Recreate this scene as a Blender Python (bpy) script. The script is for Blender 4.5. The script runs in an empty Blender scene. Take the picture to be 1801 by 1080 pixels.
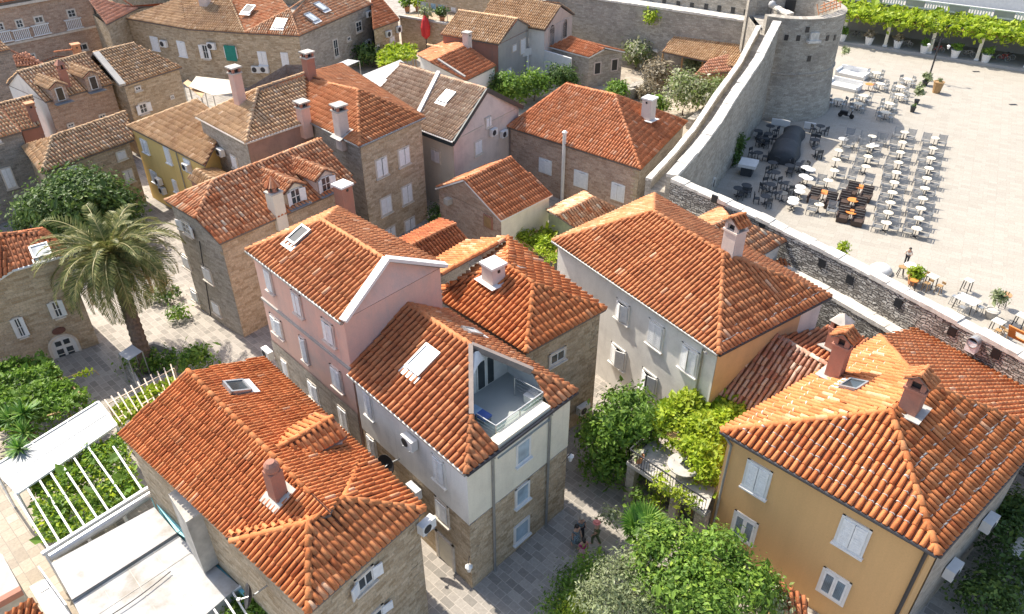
import bpy, bmesh, math, random
import numpy as np
from mathutils import Vector, Matrix
random.seed(7)
RNG = np.random.default_rng(11)
S = bpy.context.scene
COL = S.collection

# ------------------------------------------------------------------ camera model
CAM_H, FOC = 33.0, 1350.0
TILT = math.atan(FOC / 1940.0)
CT, ST = math.cos(TILT), math.sin(TILT)
CAMP = Vector((0, 0, CAM_H))


def ray(px, py):
    u, v = (px - 900.5) / FOC, (py - 540.0) / FOC
    return Vector((u, CT - v * ST, -ST - v * CT))


def at(px, py, z=0.0):
    d = ray(px, py)
    return CAMP + d * ((z - CAM_H) / d.z)


class Plane:
    """Roof plane rising from a level eave A-B (pixels) at height z with slope tp, away from outward side."""
    def __init__(s, A, B, z, tp, zb=None):
        a, b = at(*A, z), at(*B, z if zb is None else zb)
        e = (b - a); e.z = 0; e.normalize()
        up = Vector((-e.y, e.x, 0))
        if up.dot(Vector((a.x, a.y, 0))) < 0:
            up = -up
        s.a, s.b = a, b
        d2 = (b - a)
        s.n = d2.cross(Vector((up.x, up.y, tp))).normalized()
        if s.n.z < 0:
            s.n = -s.n

    def hit(s, px, py):
        d = ray(px, py)
        return CAMP + d * ((s.a - CAMP).dot(s.n) / d.dot(s.n))

    def z(s, x, y):
        return s.a.z - (s.n.x * (x - s.a.x) + s.n.y * (y - s.a.y)) / s.n.z


def plane3(a, b, c):
    p = Plane.__new__(Plane)
    p.a, p.b = a, b
    p.n = (b - a).cross(c - a).normalized()
    if p.n.z < 0:
        p.n = -p.n
    return p


def onwall(px, py, A, B):
    """point where the pixel ray meets the vertical plane through A-B"""
    d = ray(px, py)
    n = Vector((B.y - A.y, A.x - B.x, 0)).normalized()
    t = (Vector((A.x, A.y, 0)) - Vector((0, 0, 0))).dot(n) / d.dot(n)
    return CAMP + d * t


def outn(A, B):
    n = Vector((B.y - A.y, A.x - B.x, 0)).normalized()
    if n.dot(Vector((A.x, A.y, 0))) > 0:
        n = -n
    return n


# ------------------------------------------------------------------ materials
def newmat(name):
    m = bpy.data.materials.new(name)
    m.use_nodes = True
    nt = m.node_tree
    return m, nt, nt.nodes["Principled BSDF"]


def N(nt, t, **kw):
    n = nt.nodes.new(t)
    for k, v in kw.items():
        if k.startswith('i_'):
            n.inputs[k[2:].replace('_', ' ')].default_value = v
        else:
            setattr(n, k, v)
    return n


def c4(c):
    return (c[0], c[1], c[2], 1.0)


def srgb(r, g, b):
    f = lambda v: (v / 255 / 12.92) if v / 255 <= .04045 else ((v / 255 + .055) / 1.055) ** 2.4
    return (f(r), f(g), f(b))


def ramp(nt, stops, interp='LINEAR'):
    r = nt.nodes.new('ShaderNodeValToRGB')
    el = r.color_ramp.elements
    r.color_ramp.interpolation = interp
    el[0].position, el[0].color = stops[0][0], c4(stops[0][1])
    el[1].position, el[1].color = stops[-1][0], c4(stops[-1][1])
    for p, c in stops[1:-1]:
        e = el.new(p); e.color = c4(c)
    return r


def mix(nt, fac, a, b, mode='MIX'):
    m = nt.nodes.new('ShaderNodeMix')
    m.data_type = 'RGBA'; m.blend_type = mode
    L = nt.links
    for sock, v in ((m.inputs[0], fac), (m.inputs[6], a), (m.inputs[7], b)):
        if hasattr(v, 'is_linked'):
            L.new(v, sock)
        elif isinstance(v, (int, float)):
            sock.default_value = v
        else:
            sock.default_value = c4(v)
    return m.outputs[2]


def noise(nt, scale, detail=4, vec=None, rough=.55):
    n = N(nt, 'ShaderNodeTexNoise', i_Scale=scale, i_Detail=detail, i_Roughness=rough)
    if vec is not None:
        nt.links.new(vec, n.inputs['Vector'])
    return n.outputs['Fac']


def geo_pos(nt):
    return nt.nodes.new('ShaderNodeNewGeometry').outputs['Position']


def bump(nt, b, h, strength=.5, dist=.05):
    n = N(nt, 'ShaderNodeBump', i_Strength=strength, i_Distance=dist)
    nt.links.new(h, n.inputs['Height'])
    nt.links.new(n.outputs['Normal'], b.inputs['Normal'])


def flat_mat(name, col, rough=.6, metal=0.0, var=.12, scale=3.0):
    m, nt, b = newmat(name)
    f = noise(nt, scale, 3, geo_pos(nt))
    r = ramp(nt, [(.3, [c * (1 - var) for c in col]), (.7, [min(1, c * (1 + var)) for c in col])])
    nt.links.new(f, r.inputs[0])
    nt.links.new(r.outputs[0], b.inputs['Base Color'])
    b.inputs['Roughness'].default_value = rough
    b.inputs['Metallic'].default_value = metal
    return m


def tile_mat(name, tones, lichen=(.55, .47, .36), lich=.25, stain=.35, dark=(.16, .07, .045)):
    m, nt, b = newmat(name)
    L = nt.links
    at_ = N(nt, 'ShaderNodeAttribute', attribute_name='rnd')
    r = ramp(nt, [(i / (len(tones) - 1), t) for i, t in enumerate(tones)])
    L.new(at_.outputs['Fac'], r.inputs[0])
    P = geo_pos(nt)
    n1 = noise(nt, .55, 5, P, .6)
    k1 = ramp(nt, [(.42, (0, 0, 0)), (.75, (stain, stain, stain))]); L.new(n1, k1.inputs[0])
    c = mix(nt, k1.outputs[0], r.outputs[0], dark)
    n2 = noise(nt, 6.0, 4, P, .7)
    k2 = ramp(nt, [(.58, (0, 0, 0)), (.72, (lich, lich, lich))]); L.new(n2, k2.inputs[0])
    c = mix(nt, k2.outputs[0], c, lichen)
    n4 = noise(nt, .9, 4, P, .7)
    k4 = ramp(nt, [(.32, (.74, .70, .68)), (.5, (1, 1, 1)), (.72, (1.12, 1.14, 1.16))]); L.new(n4, k4.inputs[0])
    c = mix(nt, 1.0, c, k4.outputs[0], 'MULTIPLY')
    n5 = noise(nt, 2.3, 5, P, .75)
    k5 = ramp(nt, [(.60, (0, 0, 0)), (.70, (.5, .5, .5))]); L.new(n5, k5.inputs[0])
    c = mix(nt, k5.outputs[0], c, (.20, .115, .07))
    n3 = noise(nt, 28, 3, P)
    k3 = ramp(nt, [(.3, (.72, .72, .72)), (.7, (1.12, 1.12, 1.12))]); L.new(n3, k3.inputs[0])
    c = mix(nt, 1.0, c, k3.outputs[0], 'MULTIPLY')
    L.new(c, b.inputs['Base Color'])
    b.inputs['Roughness'].default_value = .78
    b.inputs['Specular IOR Level'].default_value = .25
    bump(nt, b, n3, .25, .02)
    return m


def stone_mat(name, tones, mortar=(.42, .37, .30), bw=.46, bh=.21, stain=(.12, .11, .10), st=.5, ms=.02, bmp=.6, rub=0.0):
    """coursed masonry laid out in metres on the wall's own UVs"""
    m, nt, b = newmat(name)
    L = nt.links
    uv = N(nt, 'ShaderNodeUVMap').outputs[0]
    wob = noise(nt, 1.6, 3, uv)
    sub = N(nt, 'ShaderNodeVectorMath', operation='SCALE'); sub.inputs['Scale'].default_value = .24 + rub
    cmb = N(nt, 'ShaderNodeTexNoise', i_Scale=1.3 + rub * 4, i_Detail=3); L.new(uv, cmb.inputs['Vector'])
    L.new(cmb.outputs['Color'], sub.inputs[0])
    add = N(nt, 'ShaderNodeVectorMath', operation='ADD'); L.new(uv, add.inputs[0]); L.new(sub.outputs[0], add.inputs[1])
    br = N(nt, 'ShaderNodeTexBrick', offset=.5, squash=1.3, squash_frequency=3)
    br.inputs['Scale'].default_value = 1.0
    br.inputs['Brick Width'].default_value = bw
    br.inputs['Row Height'].default_value = bh
    br.inputs['Mortar Size'].default_value = ms
    br.inputs['Mortar Smooth'].default_value = .3
    br.inputs['Bias'].default_value = 0
    br.inputs['Color1'].default_value = (0, 0, 0, 1)
    br.inputs['Color2'].default_value = (1, 1, 1, 1)
    br.inputs['Mortar'].default_value = (.5, .5, .5, 1)
    L.new(add.outputs[0], br.inputs['Vector'])
    r = ramp(nt, [(i / (len(tones) - 1), t) for i, t in enumerate(tones)])
    L.new(br.outputs['Color'], r.inputs[0])
    c = mix(nt, br.outputs['Fac'], r.outputs[0], mortar)
    P = geo_pos(nt)
    n1 = noise(nt, .35, 5, P, .65)
    k = ramp(nt, [(.45, (0, 0, 0)), (.72, (st, st, st))]); L.new(n1, k.inputs[0])
    c = mix(nt, k.outputs[0], c, stain)
    n2 = noise(nt, 9, 4, P, .7)
    k2 = ramp(nt, [(.25, (.62, .62, .62)), (.75, (1.2, 1.2, 1.2))]); L.new(n2, k2.inputs[0])
    c = mix(nt, 1.0, c, k2.outputs[0], 'MULTIPLY')
    L.new(c, b.inputs['Base Color'])
    b.inputs['Roughness'].default_value = .9
    b.inputs['Specular IOR Level'].default_value = .15
    inv = N(nt, 'ShaderNodeMath', operation='MULTIPLY_ADD'); inv.inputs[1].default_value = -1.0
    L.new(br.outputs['Fac'], inv.inputs[0]); L.new(n2, inv.inputs[2])
    bump(nt, b, inv.outputs[0], bmp, .06)
    return m


def plaster_mat(name, col, stain=(.25, .22, .19), st=.35, sc=.45, streak=True):
    m, nt, b = newmat(name)
    L = nt.links
    P = geo_pos(nt)
    n1 = noise(nt, sc, 6, P, .65)
    k = ramp(nt, [(.46, (0, 0, 0)), (.78, (st, st, st))]); L.new(n1, k.inputs[0])
    c = mix(nt, k.outputs[0], col, stain)
    mp = N(nt, 'ShaderNodeMapping'); mp.inputs['Scale'].default_value = (2.2, 2.2, .18); L.new(P, mp.inputs[0])
    n2 = noise(nt, 1.0, 5, mp.outputs[0], .6)
    k2 = ramp(nt, [(.3, (.95, .95, .95)), (.7, (1.02, 1.02, 1.02))]); L.new(n2, k2.inputs[0])
    c = mix(nt, 1.0, c, k2.outputs[0], 'MULTIPLY')
    mp2 = N(nt, 'ShaderNodeMapping'); mp2.inputs['Scale'].default_value = (3.4, 3.4, .16); L.new(P, mp2.inputs[0])
    n6 = noise(nt, 1.0, 4, mp2.outputs[0], .6)
    k6 = ramp(nt, [(.60, (0, 0, 0)), (.74, (st * .6, st * .6, st * .6))]); L.new(n6, k6.inputs[0])
    c = mix(nt, k6.outputs[0], c, stain)
    n3 = noise(nt, 14, 4, P)
    k3 = ramp(nt, [(.25, (.93, .93, .93)), (.75, (1.04, 1.04, 1.04))]); L.new(n3, k3.inputs[0])
    c = mix(nt, 1.0, c, k3.outputs[0], 'MULTIPLY')
    L.new(c, b.inputs['Base Color'])
    b.inputs['Roughness'].default_value = .85
    b.inputs['Specular IOR Level'].default_value = .2
    bump(nt, b, n3, .15, .03)
    return m


def leaf_mat(name, tones, trans=.35):
    m, nt, b = newmat(name)
    L = nt.links
    a = N(nt, 'ShaderNodeAttribute', attribute_name='rnd')
    r = ramp(nt, [(i / (len(tones) - 1), t) for i, t in enumerate(tones)])
    L.new(a.outputs['Fac'], r.inputs[0])
    n1 = noise(nt, .8, 3, geo_pos(nt))
    k = ramp(nt, [(.3, (.75, .75, .75)), (.7, (1.2, 1.2, 1.2))]); L.new(n1, k.inputs[0])
    c = mix(nt, 1.0, r.outputs[0], k.outputs[0], 'MULTIPLY')
    L.new(c, b.inputs['Base Color'])
    b.inputs['Roughness'].default_value = .5
    b.inputs['Specular IOR Level'].default_value = .35
    tr = N(nt, 'ShaderNodeBsdfTranslucent'); L.new(c, tr.inputs[0])
    ms = N(nt, 'ShaderNodeMixShader'); ms.inputs[0].default_value = trans
    L.new(b.outputs[0], ms.inputs[1]); L.new(tr.outputs[0], ms.inputs[2])
    L.new(ms.outputs[0], nt.nodes['Material Output'].inputs[0])
    return m


def paving_mat(name, tones, mortar, bw, bh, rot=0.0, st=.3, stain=(.2, .19, .18), ms=.018, wob=.06):
    m, nt, b = newmat(name)
    L = nt.links
    P = geo_pos(nt)
    mp = N(nt, 'ShaderNodeMapping'); mp.inputs['Rotation'].default_value = (0, 0, rot); L.new(P, mp.inputs[0])
    w = N(nt, 'ShaderNodeTexNoise', i_Scale=.9, i_Detail=3); L.new(P, w.inputs['Vector'])
    sc = N(nt, 'ShaderNodeVectorMath', operation='SCALE'); sc.inputs['Scale'].default_value = wob; L.new(w.outputs['Color'], sc.inputs[0])
    ad = N(nt, 'ShaderNodeVectorMath', operation='ADD'); L.new(mp.outputs[0], ad.inputs[0]); L.new(sc.outputs[0], ad.inputs[1])
    br = N(nt, 'ShaderNodeTexBrick', offset=.5, squash=.7, squash_frequency=2)
    for k, v in (('Scale', 1.0), ('Brick Width', bw), ('Row Height', bh), ('Mortar Size', ms), ('Mortar Smooth', .2), ('Bias', 0.0)):
        br.inputs[k].default_value = v
    br.inputs['Color1'].default_value = (0, 0, 0, 1); br.inputs['Color2'].default_value = (1, 1, 1, 1)
    L.new(ad.outputs[0], br.inputs['Vector'])
    r = ramp(nt, [(i / (len(tones) - 1), t) for i, t in enumerate(tones)]); L.new(br.outputs['Color'], r.inputs[0])
    c = mix(nt, br.outputs['Fac'], r.outputs[0], mortar)
    n1 = noise(nt, .16, 6, P, .65)
    k = ramp(nt, [(.42, (0, 0, 0)), (.75, (st, st, st))]); L.new(n1, k.inputs[0])
    c = mix(nt, k.outputs[0], c, stain)
    n2 = noise(nt, 7, 4, P, .7)
    k2 = ramp(nt, [(.25, (.8, .8, .8)), (.75, (1.12, 1.12, 1.12))]); L.new(n2, k2.inputs[0])
    c = mix(nt, 1.0, c, k2.outputs[0], 'MULTIPLY')
    L.new(c, b.inputs['Base Color'])
    b.inputs['Roughness'].default_value = .75
    b.inputs['Specular IOR Level'].default_value = .25
    bump(nt, b, n2, .2, .03)
    return m


M = {}
M['t_orange'] = tile_mat('clay_orange', [(.40, .125, .045), (.52, .18, .07), (.60, .235, .095), (.64, .27, .115), (.78, .46, .27)], lich=.22, stain=.28)
M['t_new'] = tile_mat('clay_bright', [(.48, .13, .042), (.60, .185, .06), (.68, .235, .08), (.72, .28, .105), (.82, .48, .28)], lich=.16, stain=.18)
M['t_old'] = tile_mat('clay_pale', [(.44, .24, .11), (.56, .34, .17), (.66, .43, .24), (.70, .48, .29), (.82, .64, .44)], lich=.25, stain=.28)
M['t_mixed'] = tile_mat('clay_mixed', [(.44, .13, .05), (.58, .21, .085), (.66, .32, .16), (.72, .44, .26), (.84, .68, .48)], lich=.28, stain=.22)
M['t_mottle'] = tile_mat('clay_mottled', [(.36, .13, .08), (.62, .44, .32), (.46, .19, .12), (.72, .58, .46), (.40, .16, .10)], lich=.4, stain=.4)
M['t_pink'] = tile_mat('clay_pink', [(.58, .25, .14), (.65, .30, .18), (.70, .35, .22), (.62, .28, .16), (.78, .50, .36)], lich=.2, stain=.15)
M['t_red'] = tile_mat('clay_red', [(.40, .12, .05), (.51, .165, .065), (.60, .215, .09), (.65, .26, .12), (.74, .42, .26)], lich=.15, stain=.26)
M['channel'] = tile_mat('clay_channel_shade', [(.22, .075, .035), (.28, .10, .045), (.34, .13, .06)], lich=.12, stain=.4)  # clay darkened so the shadow between cover tiles sits in its colour
M['fascia'] = flat_mat('fascia_board', (.16, .13, .11), .8)
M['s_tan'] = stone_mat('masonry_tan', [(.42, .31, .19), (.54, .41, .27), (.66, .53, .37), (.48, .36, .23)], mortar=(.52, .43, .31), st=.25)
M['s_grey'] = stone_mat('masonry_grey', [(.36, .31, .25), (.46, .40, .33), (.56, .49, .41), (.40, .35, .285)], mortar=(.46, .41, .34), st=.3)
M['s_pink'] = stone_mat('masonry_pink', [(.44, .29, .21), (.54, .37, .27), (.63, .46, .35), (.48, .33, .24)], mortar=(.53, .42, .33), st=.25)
M['t_brown'] = tile_mat('clay_brown', [(.26, .15, .09), (.38, .235, .15), (.48, .32, .21), (.55, .40, .28), (.70, .56, .42)], lich=.3, stain=.3)
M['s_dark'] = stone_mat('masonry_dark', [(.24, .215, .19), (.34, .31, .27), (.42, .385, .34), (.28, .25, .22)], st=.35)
M['s_rubble'] = stone_mat('rubble_wall', [(.20, .185, .16), (.46, .43, .38), (.70, .67, .60), (.30, .275, .24)], mortar=(.12, .11, .10), bw=.38, bh=.17, st=.35, ms=.03, bmp=1.0, rub=.25)
M['s_fort'] = stone_mat('rampart_stone', [(.36, .325, .27), (.45, .41, .345), (.55, .505, .43), (.40, .36, .30)], mortar=(.42, .38, .32), bw=.5, bh=.22, st=.45, stain=(.17, .155, .135), rub=.12)
M['s_cap'] = flat_mat('limestone_cap', (.62, .58, .51), .85, var=.25, scale=2.5)
M['p_pink'] = plaster_mat('plaster_pink', (.74, .48, .385), (.50, .41, .37), .75, .7)
M['p_ochre'] = plaster_mat('plaster_ochre', (.68, .42, .19), (.60, .36, .15), .2)
M['p_yellow'] = plaster_mat('plaster_yellow', (.76, .54, .20), (.58, .42, .20), .3)
M['p_white'] = plaster_mat('plaster_white', (.80, .77, .71), (.50, .47, .43), .6, .7)
M['p_cream'] = plaster_mat('plaster_cream', (.78, .72, .58), (.55, .49, .39), .5, .7)
M['p_rose'] = plaster_mat('plaster_rose_grey', (.68, .57, .50), (.40, .34, .31), .65, .7)
M['p_grey'] = plaster_mat('plaster_grey', (.42, .40, .37), (.24, .23, .22), .5)
M['p_brick'] = plaster_mat('plaster_brickred', (.42, .20, .14), (.22, .16, .14), .6, .8)
M['white'] = flat_mat('white_paint', (.72, .71, .68), .5, var=.06)
M['shut'] = flat_mat('shutter_paint', (.80, .80, .79), .5, var=.08, scale=5)
M['frame'] = flat_mat('stone_surround', (.64, .57, .48), .85, var=.15)
M['glass'] = None
M['dark'] = flat_mat('dark_interior', (.02, .022, .025), .35)
M['chairmetal'] = flat_mat('chair_metal', (.24, .245, .245), .45, .2)
M['metal'] = flat_mat('grey_metal', (.42, .43, .43), .45, .6)
M['iron'] = flat_mat('dark_iron', (.05, .05, .055), .5, .4)
M['gutter'] = flat_mat('zinc_gutter', (.30, .30, .29), .5, .5)
M['concrete'] = flat_mat('concrete', (.46, .43, .38), .9, var=.25, scale=1.5)
M['wood'] = flat_mat('wood', (.38, .23, .10), .7)
M['orange'] = flat_mat('orange_board', (.72, .24, .05), .6)
M['wicker'] = flat_mat('brown_wicker', (.07, .045, .035), .7)
M['terracotta'] = flat_mat('terracotta_pot', (.55, .25, .12), .8)
M['canvas'] = flat_mat('canvas', (.58, .52, .42), .85, var=.06)
M['bark'] = flat_mat('bark', (.16, .11, .075), .95, var=.35, scale=6)
M['bluepool'] = flat_mat('turquoise_paint', (.03, .33, .42), .4)
M['red'] = flat_mat('red_cloth', (.55, .03, .03), .7)
M['green_cloth'] = flat_mat('green_cloth', (.02, .22, .17), .8)
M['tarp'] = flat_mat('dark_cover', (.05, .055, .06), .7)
M['rubber'] = flat_mat('black_rubber', (.02, .02, .02), .6)
M['black'] = flat_mat('black_gloss', (.015, .015, .017), .25)
M['redpaint'] = flat_mat('red_paint', (.5, .03, .025), .35)
M['bluepaint'] = flat_mat('blue_paint', (.05, .12, .4), .4)


def glass_mat(name, col, rough=.08):
    m, nt, b = newmat(name)
    f = noise(nt, 1.2, 2, geo_pos(nt))
    r = ramp(nt, [(.3, [c * .7 for c in col]), (.7, [min(1, c * 1.3) for c in col])]); nt.links.new(f, r.inputs[0])
    nt.links.new(r.outputs[0], b.inputs['Base Color'])
    b.inputs['Roughness'].default_value = rough
    b.inputs['Specular IOR Level'].default_value = .6
    return m


M['glass'] = glass_mat('window_glass', (.045, .055, .06))
M['blind'] = glass_mat('pale_blind_glass', (.34, .44, .52), .2)
M['sky_glass'] = glass_mat('skylight_glass', (.55, .58, .58), .15)
m_, nt_, b_ = newmat('green_glass_panel')
b_.inputs['Base Color'].default_value = (.35, .62, .52, 1); b_.inputs['Roughness'].default_value = .1
b_.inputs['Alpha'].default_value = .35
M['glasspanel'] = m_

M['l_dark'] = leaf_mat('leaf_dark', [(0.041, 0.081, 0.020), (0.074, 0.135, 0.030), (0.121, 0.203, 0.041), (0.216, 0.297, 0.061)], 0.3)
M['l_mid'] = leaf_mat('leaf_mid', [(0.078, 0.156, 0.023), (0.143, 0.260, 0.036), (0.234, 0.377, 0.052), (0.390, 0.520, 0.078)], 0.4)
M['l_lime'] = leaf_mat('leaf_lime', [(0.184, 0.287, 0.021), (0.310, 0.425, 0.032), (0.483, 0.575, 0.046), (0.690, 0.713, 0.092)], 0.4)
M['l_olive'] = leaf_mat('leaf_olive', [(0.138, 0.172, 0.069), (0.230, 0.276, 0.127), (0.368, 0.414, 0.218), (0.529, 0.552, 0.345)], 0.3)
M['l_flower'] = leaf_mat('leaf_flower', [(0.110, 0.176, 0.044), (0.242, 0.308, 0.088), (0.462, 0.473, 0.286), (0.660, 0.638, 0.495)], 0.3)
M['l_dry'] = leaf_mat('leaf_dry', [(.20, .16, .09), (.32, .26, .16), (.42, .36, .25), (.25, .20, .12)], .2)
M['l_palm'] = leaf_mat('leaf_palm', [(.07, .095, .025), (.14, .165, .045), (.27, .27, .085), (.50, .43, .19)], 0.25)
M['l_yucca'] = leaf_mat('leaf_yucca', [(0.045, 0.135, 0.030), (0.090, 0.225, 0.038), (0.195, 0.375, 0.060), (0.375, 0.525, 0.120)], .3)
M['l_straw'] = leaf_mat('leaf_straw', [(.38, .26, .10), (.55, .38, .15), (.30, .22, .08)], .2)

M['pave'] = paving_mat('street_paving', [(.27, .245, .21), (.35, .315, .27), (.44, .395, .34), (.31, .28, .24)], (.52, .46, .39), .72, .42, .76, st=.3)
M['plaza'] = paving_mat('plaza_paving', [(.375, .34, .285), (.405, .37, .31), (.425, .39, .33), (.39, .355, .30)], (.31, .28, .235), 1.1, .6, .5, st=.22, stain=(.50, .43, .35), ms=.012)
M['court'] = paving_mat('court_paving', [(.36, .30, .23), (.46, .39, .30), (.54, .47, .37), (.40, .34, .26)], (.30, .26, .21), .9, .55, .76, st=.35)

# ------------------------------------------------------------------ mesh builder and object helpers


class MB:
    def __init__(s):
        s.v, s.f, s.mi, s.uv, s.rn = [], [], [], [], []

    def face(s, pts, m=0, uv=None, r=.5):
        i = len(s.v)
        s.v.extend([tuple(p) for p in pts])
        s.f.append(tuple(range(i, i + len(pts))))
        s.mi.append(m); s.rn.append(r)
        s.uv.append(uv if uv else [(p[0] + p[1], p[2]) for p in pts])

    def quadwall(s, a, b, z0, z1a, z1b=None, m=0, u0=0.0):
        z1b = z1a if z1b is None else z1b
        L = math.hypot(b[0] - a[0], b[1] - a[1])
        s.face([(a[0], a[1], z0), (b[0], b[1], z0), (b[0], b[1], z1b), (a[0], a[1], z1a)], m,
               [(u0, z0), (u0 + L, z0), (u0 + L, z1b), (u0, z1a)])
        return u0 + L

    def box(s, c, x, y, z, sx, sy, sz, m=0, r=.5):
        """centre c, unit axes x y z, full sizes"""
        c, x, y, z = Vector(c), Vector(x) * sx / 2, Vector(y) * sy / 2, Vector(z) * sz / 2
        P = lambda i, j, k: c + x * i + y * j + z * k
        for q, du, dv in (((P(-1, -1, 1), P(1, -1, 1), P(1, 1, 1), P(-1, 1, 1)), sx, sy), ((P(-1, 1, -1), P(1, 1, -1), P(1, -1, -1), P(-1, -1, -1)), sx, sy),
                  ((P(-1, -1, -1), P(1, -1, -1), P(1, -1, 1), P(-1, -1, 1)), sx, sz), ((P(1, 1, -1), P(-1, 1, -1), P(-1, 1, 1), P(1, 1, 1)), sx, sz),
                  ((P(-1, 1, -1), P(-1, -1, -1), P(-1, -1, 1), P(-1, 1, 1)), sy, sz), ((P(1, -1, -1), P(1, 1, -1), P(1, 1, 1), P(1, -1, 1)), sy, sz)):
            s.face(q, m, [(0, 0), (du, 0), (du, dv), (0, dv)], r)

    def bar(s, a, b, w, h=None, m=0, up=(0, 0, 1), r=.5):
        a, b = Vector(a), Vector(b)
        z = (b - a); L = z.length
        if L < 1e-5:
            return
        z.normalize()
        up = Vector(up)
        if abs(z.dot(up)) > .98:
            up = Vector((1, 0, 0))
        x = z.cross(up).normalized(); y = x.cross(z)
        s.box((a + b) / 2, x, y, z, w, h or w, L, m, r)

    def tube(s, pts, rad, n=6, m=0, r=.5, caps=True):
        pts = [Vector(p) for p in pts]
        rads = rad if isinstance(rad, (list, tuple)) else [rad] * len(pts)
        rings = []
        for i, p in enumerate(pts):
            d = (pts[min(i + 1, len(pts) - 1)] - pts[max(i - 1, 0)]).normalized()
            up = Vector((0, 0, 1)) if abs(d.z) < .95 else Vector((1, 0, 0))
            x = d.cross(up).normalized(); y = d.cross(x)
            rings.append([p + (x * math.cos(2 * math.pi * k / n) + y * math.sin(2 * math.pi * k / n)) * rads[i] for k in range(n)])
        for i in range(len(rings) - 1):
            for k in range(n):
                k2 = (k + 1) % n
                s.face([rings[i][k], rings[i + 1][k], rings[i + 1][k2], rings[i][k2]], m, r=r)
        if caps:
            s.face(rings[0], m, r=r); s.face(rings[-1][::-1], m, r=r)

    def lathe(s, c, prof, n=12, m=0, axis=(0, 0, 1), r=.5):
        c = Vector(c); z = Vector(axis).normalized()
        up = Vector((1, 0, 0)) if abs(z.x) < .9 else Vector((0, 1, 0))
        x = z.cross(up).normalized(); y = z.cross(x)
        R = [[c + z * h + (x * math.cos(2 * math.pi * k / n) + y * math.sin(2 * math.pi * k / n)) * q for k in range(n)] for q, h in prof]
        for i in range(len(R) - 1):
            for k in range(n):
                k2 = (k + 1) % n
                s.face([R[i][k], R[i][k2], R[i + 1][k2], R[i + 1][k]], m, r=r)
        if prof[0][0] > 1e-4:
            s.face(R[0][::-1], m, r=r)
        if prof[-1][0] > 1e-4:
            s.face(R[-1], m, r=r)

    def prism(s, poly, z0, z1, m=0, mtop=None):
        n = len(poly)
        zt = z1 if isinstance(z1, (list, tuple)) else [z1] * n
        u = 0
        for i in range(n):
            j = (i + 1) % n
            u = s.quadwall(poly[i], poly[j], z0, zt[i], zt[j], m, u)
        s.face([(p[0], p[1], z) for p, z in zip(poly, zt)], m if mtop is None else mtop, [(p[0], p[1]) for p in poly])

    def build(s, name, mats, parent=None, smooth=False):
        me = bpy.data.meshes.new(name)
        me.from_pydata(s.v, [], s.f)
        mats = mats if isinstance(mats, (list, tuple)) else [mats]
        for m in mats:
            me.materials.append(M[m] if isinstance(m, str) else m)
        me.polygons.foreach_set('material_index', s.mi)
        uvl = me.uv_layers.new(name='UVMap')
        flat = [c for f in s.uv for uv in f for c in uv]
        uvl.data.foreach_set('uv', flat)
        a = me.attributes.new('rnd', 'FLOAT', 'FACE')
        a.data.foreach_set('value', s.rn)
        if smooth:
            bm = bmesh.new(); bm.from_mesh(me)
            bmesh.ops.remove_doubles(bm, verts=bm.verts, dist=.0005)
            bmesh.ops.recalc_face_normals(bm, faces=bm.faces)
            bm.to_mesh(me); bm.free()
            me.polygons.foreach_set('use_smooth', [True] * len(me.polygons))
        me.update()
        o = bpy.data.objects.new(name, me)
        COL.objects.link(o)
        if parent is not None:
            o.parent = parent
            o.matrix_parent_inverse = Matrix.Translation(parent.location).inverted() if parent.parent is None else Matrix()
        return o


def tag(o, label, cat, group=None, kind=None):
    if label: o['label'] = label
    if cat: o['category'] = cat
    if group: o['group'] = group
    if kind: o['kind'] = kind
    return o


def thing(name, label, cat, loc, group=None):
    o = bpy.data.objects.new(name, None)
    o.empty_display_size = .3
    COL.objects.link(o)
    o.location = loc
    return tag(o, label, cat, group)


def copy_tree(o, parent=None):
    c = o.copy()
    COL.objects.link(c)
    if parent is not None:
        c.parent = parent
    for ch in list(o.children):
        copy_tree(ch, c)
    return c


# sub-objects keep world-space mesh data; for nested parts the parent's offset has to be undone
def part(mb, name, mats, parent, smooth=False):
    o = mb.build(name, mats, None, smooth)
    o.parent = parent
    r = parent
    while r.parent is not None:
        r = r.parent
    if parent.parent is None:
        o.matrix_parent_inverse = Matrix.Translation(r.location).inverted()
    return o


# ------------------------------------------------------------------ roofs
SP, CL = .285, .52
PROF = [(math.cos(t), math.sin(t)) for t in np.linspace(math.pi, 0, 6)]


def clip_iv(poly, u):
    ys = []
    n = len(poly)
    for i in range(n):
        (x1, y1), (x2, y2) = poly[i], poly[(i + 1) % n]
        if (x1 <= u < x2) or (x2 <= u < x1):
            ys.append(y1 + (y2 - y1) * (u - x1) / (x2 - x1))
    ys.sort()
    return [(ys[i], ys[i + 1]) for i in range(0, len(ys) - 1, 2)]


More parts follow.
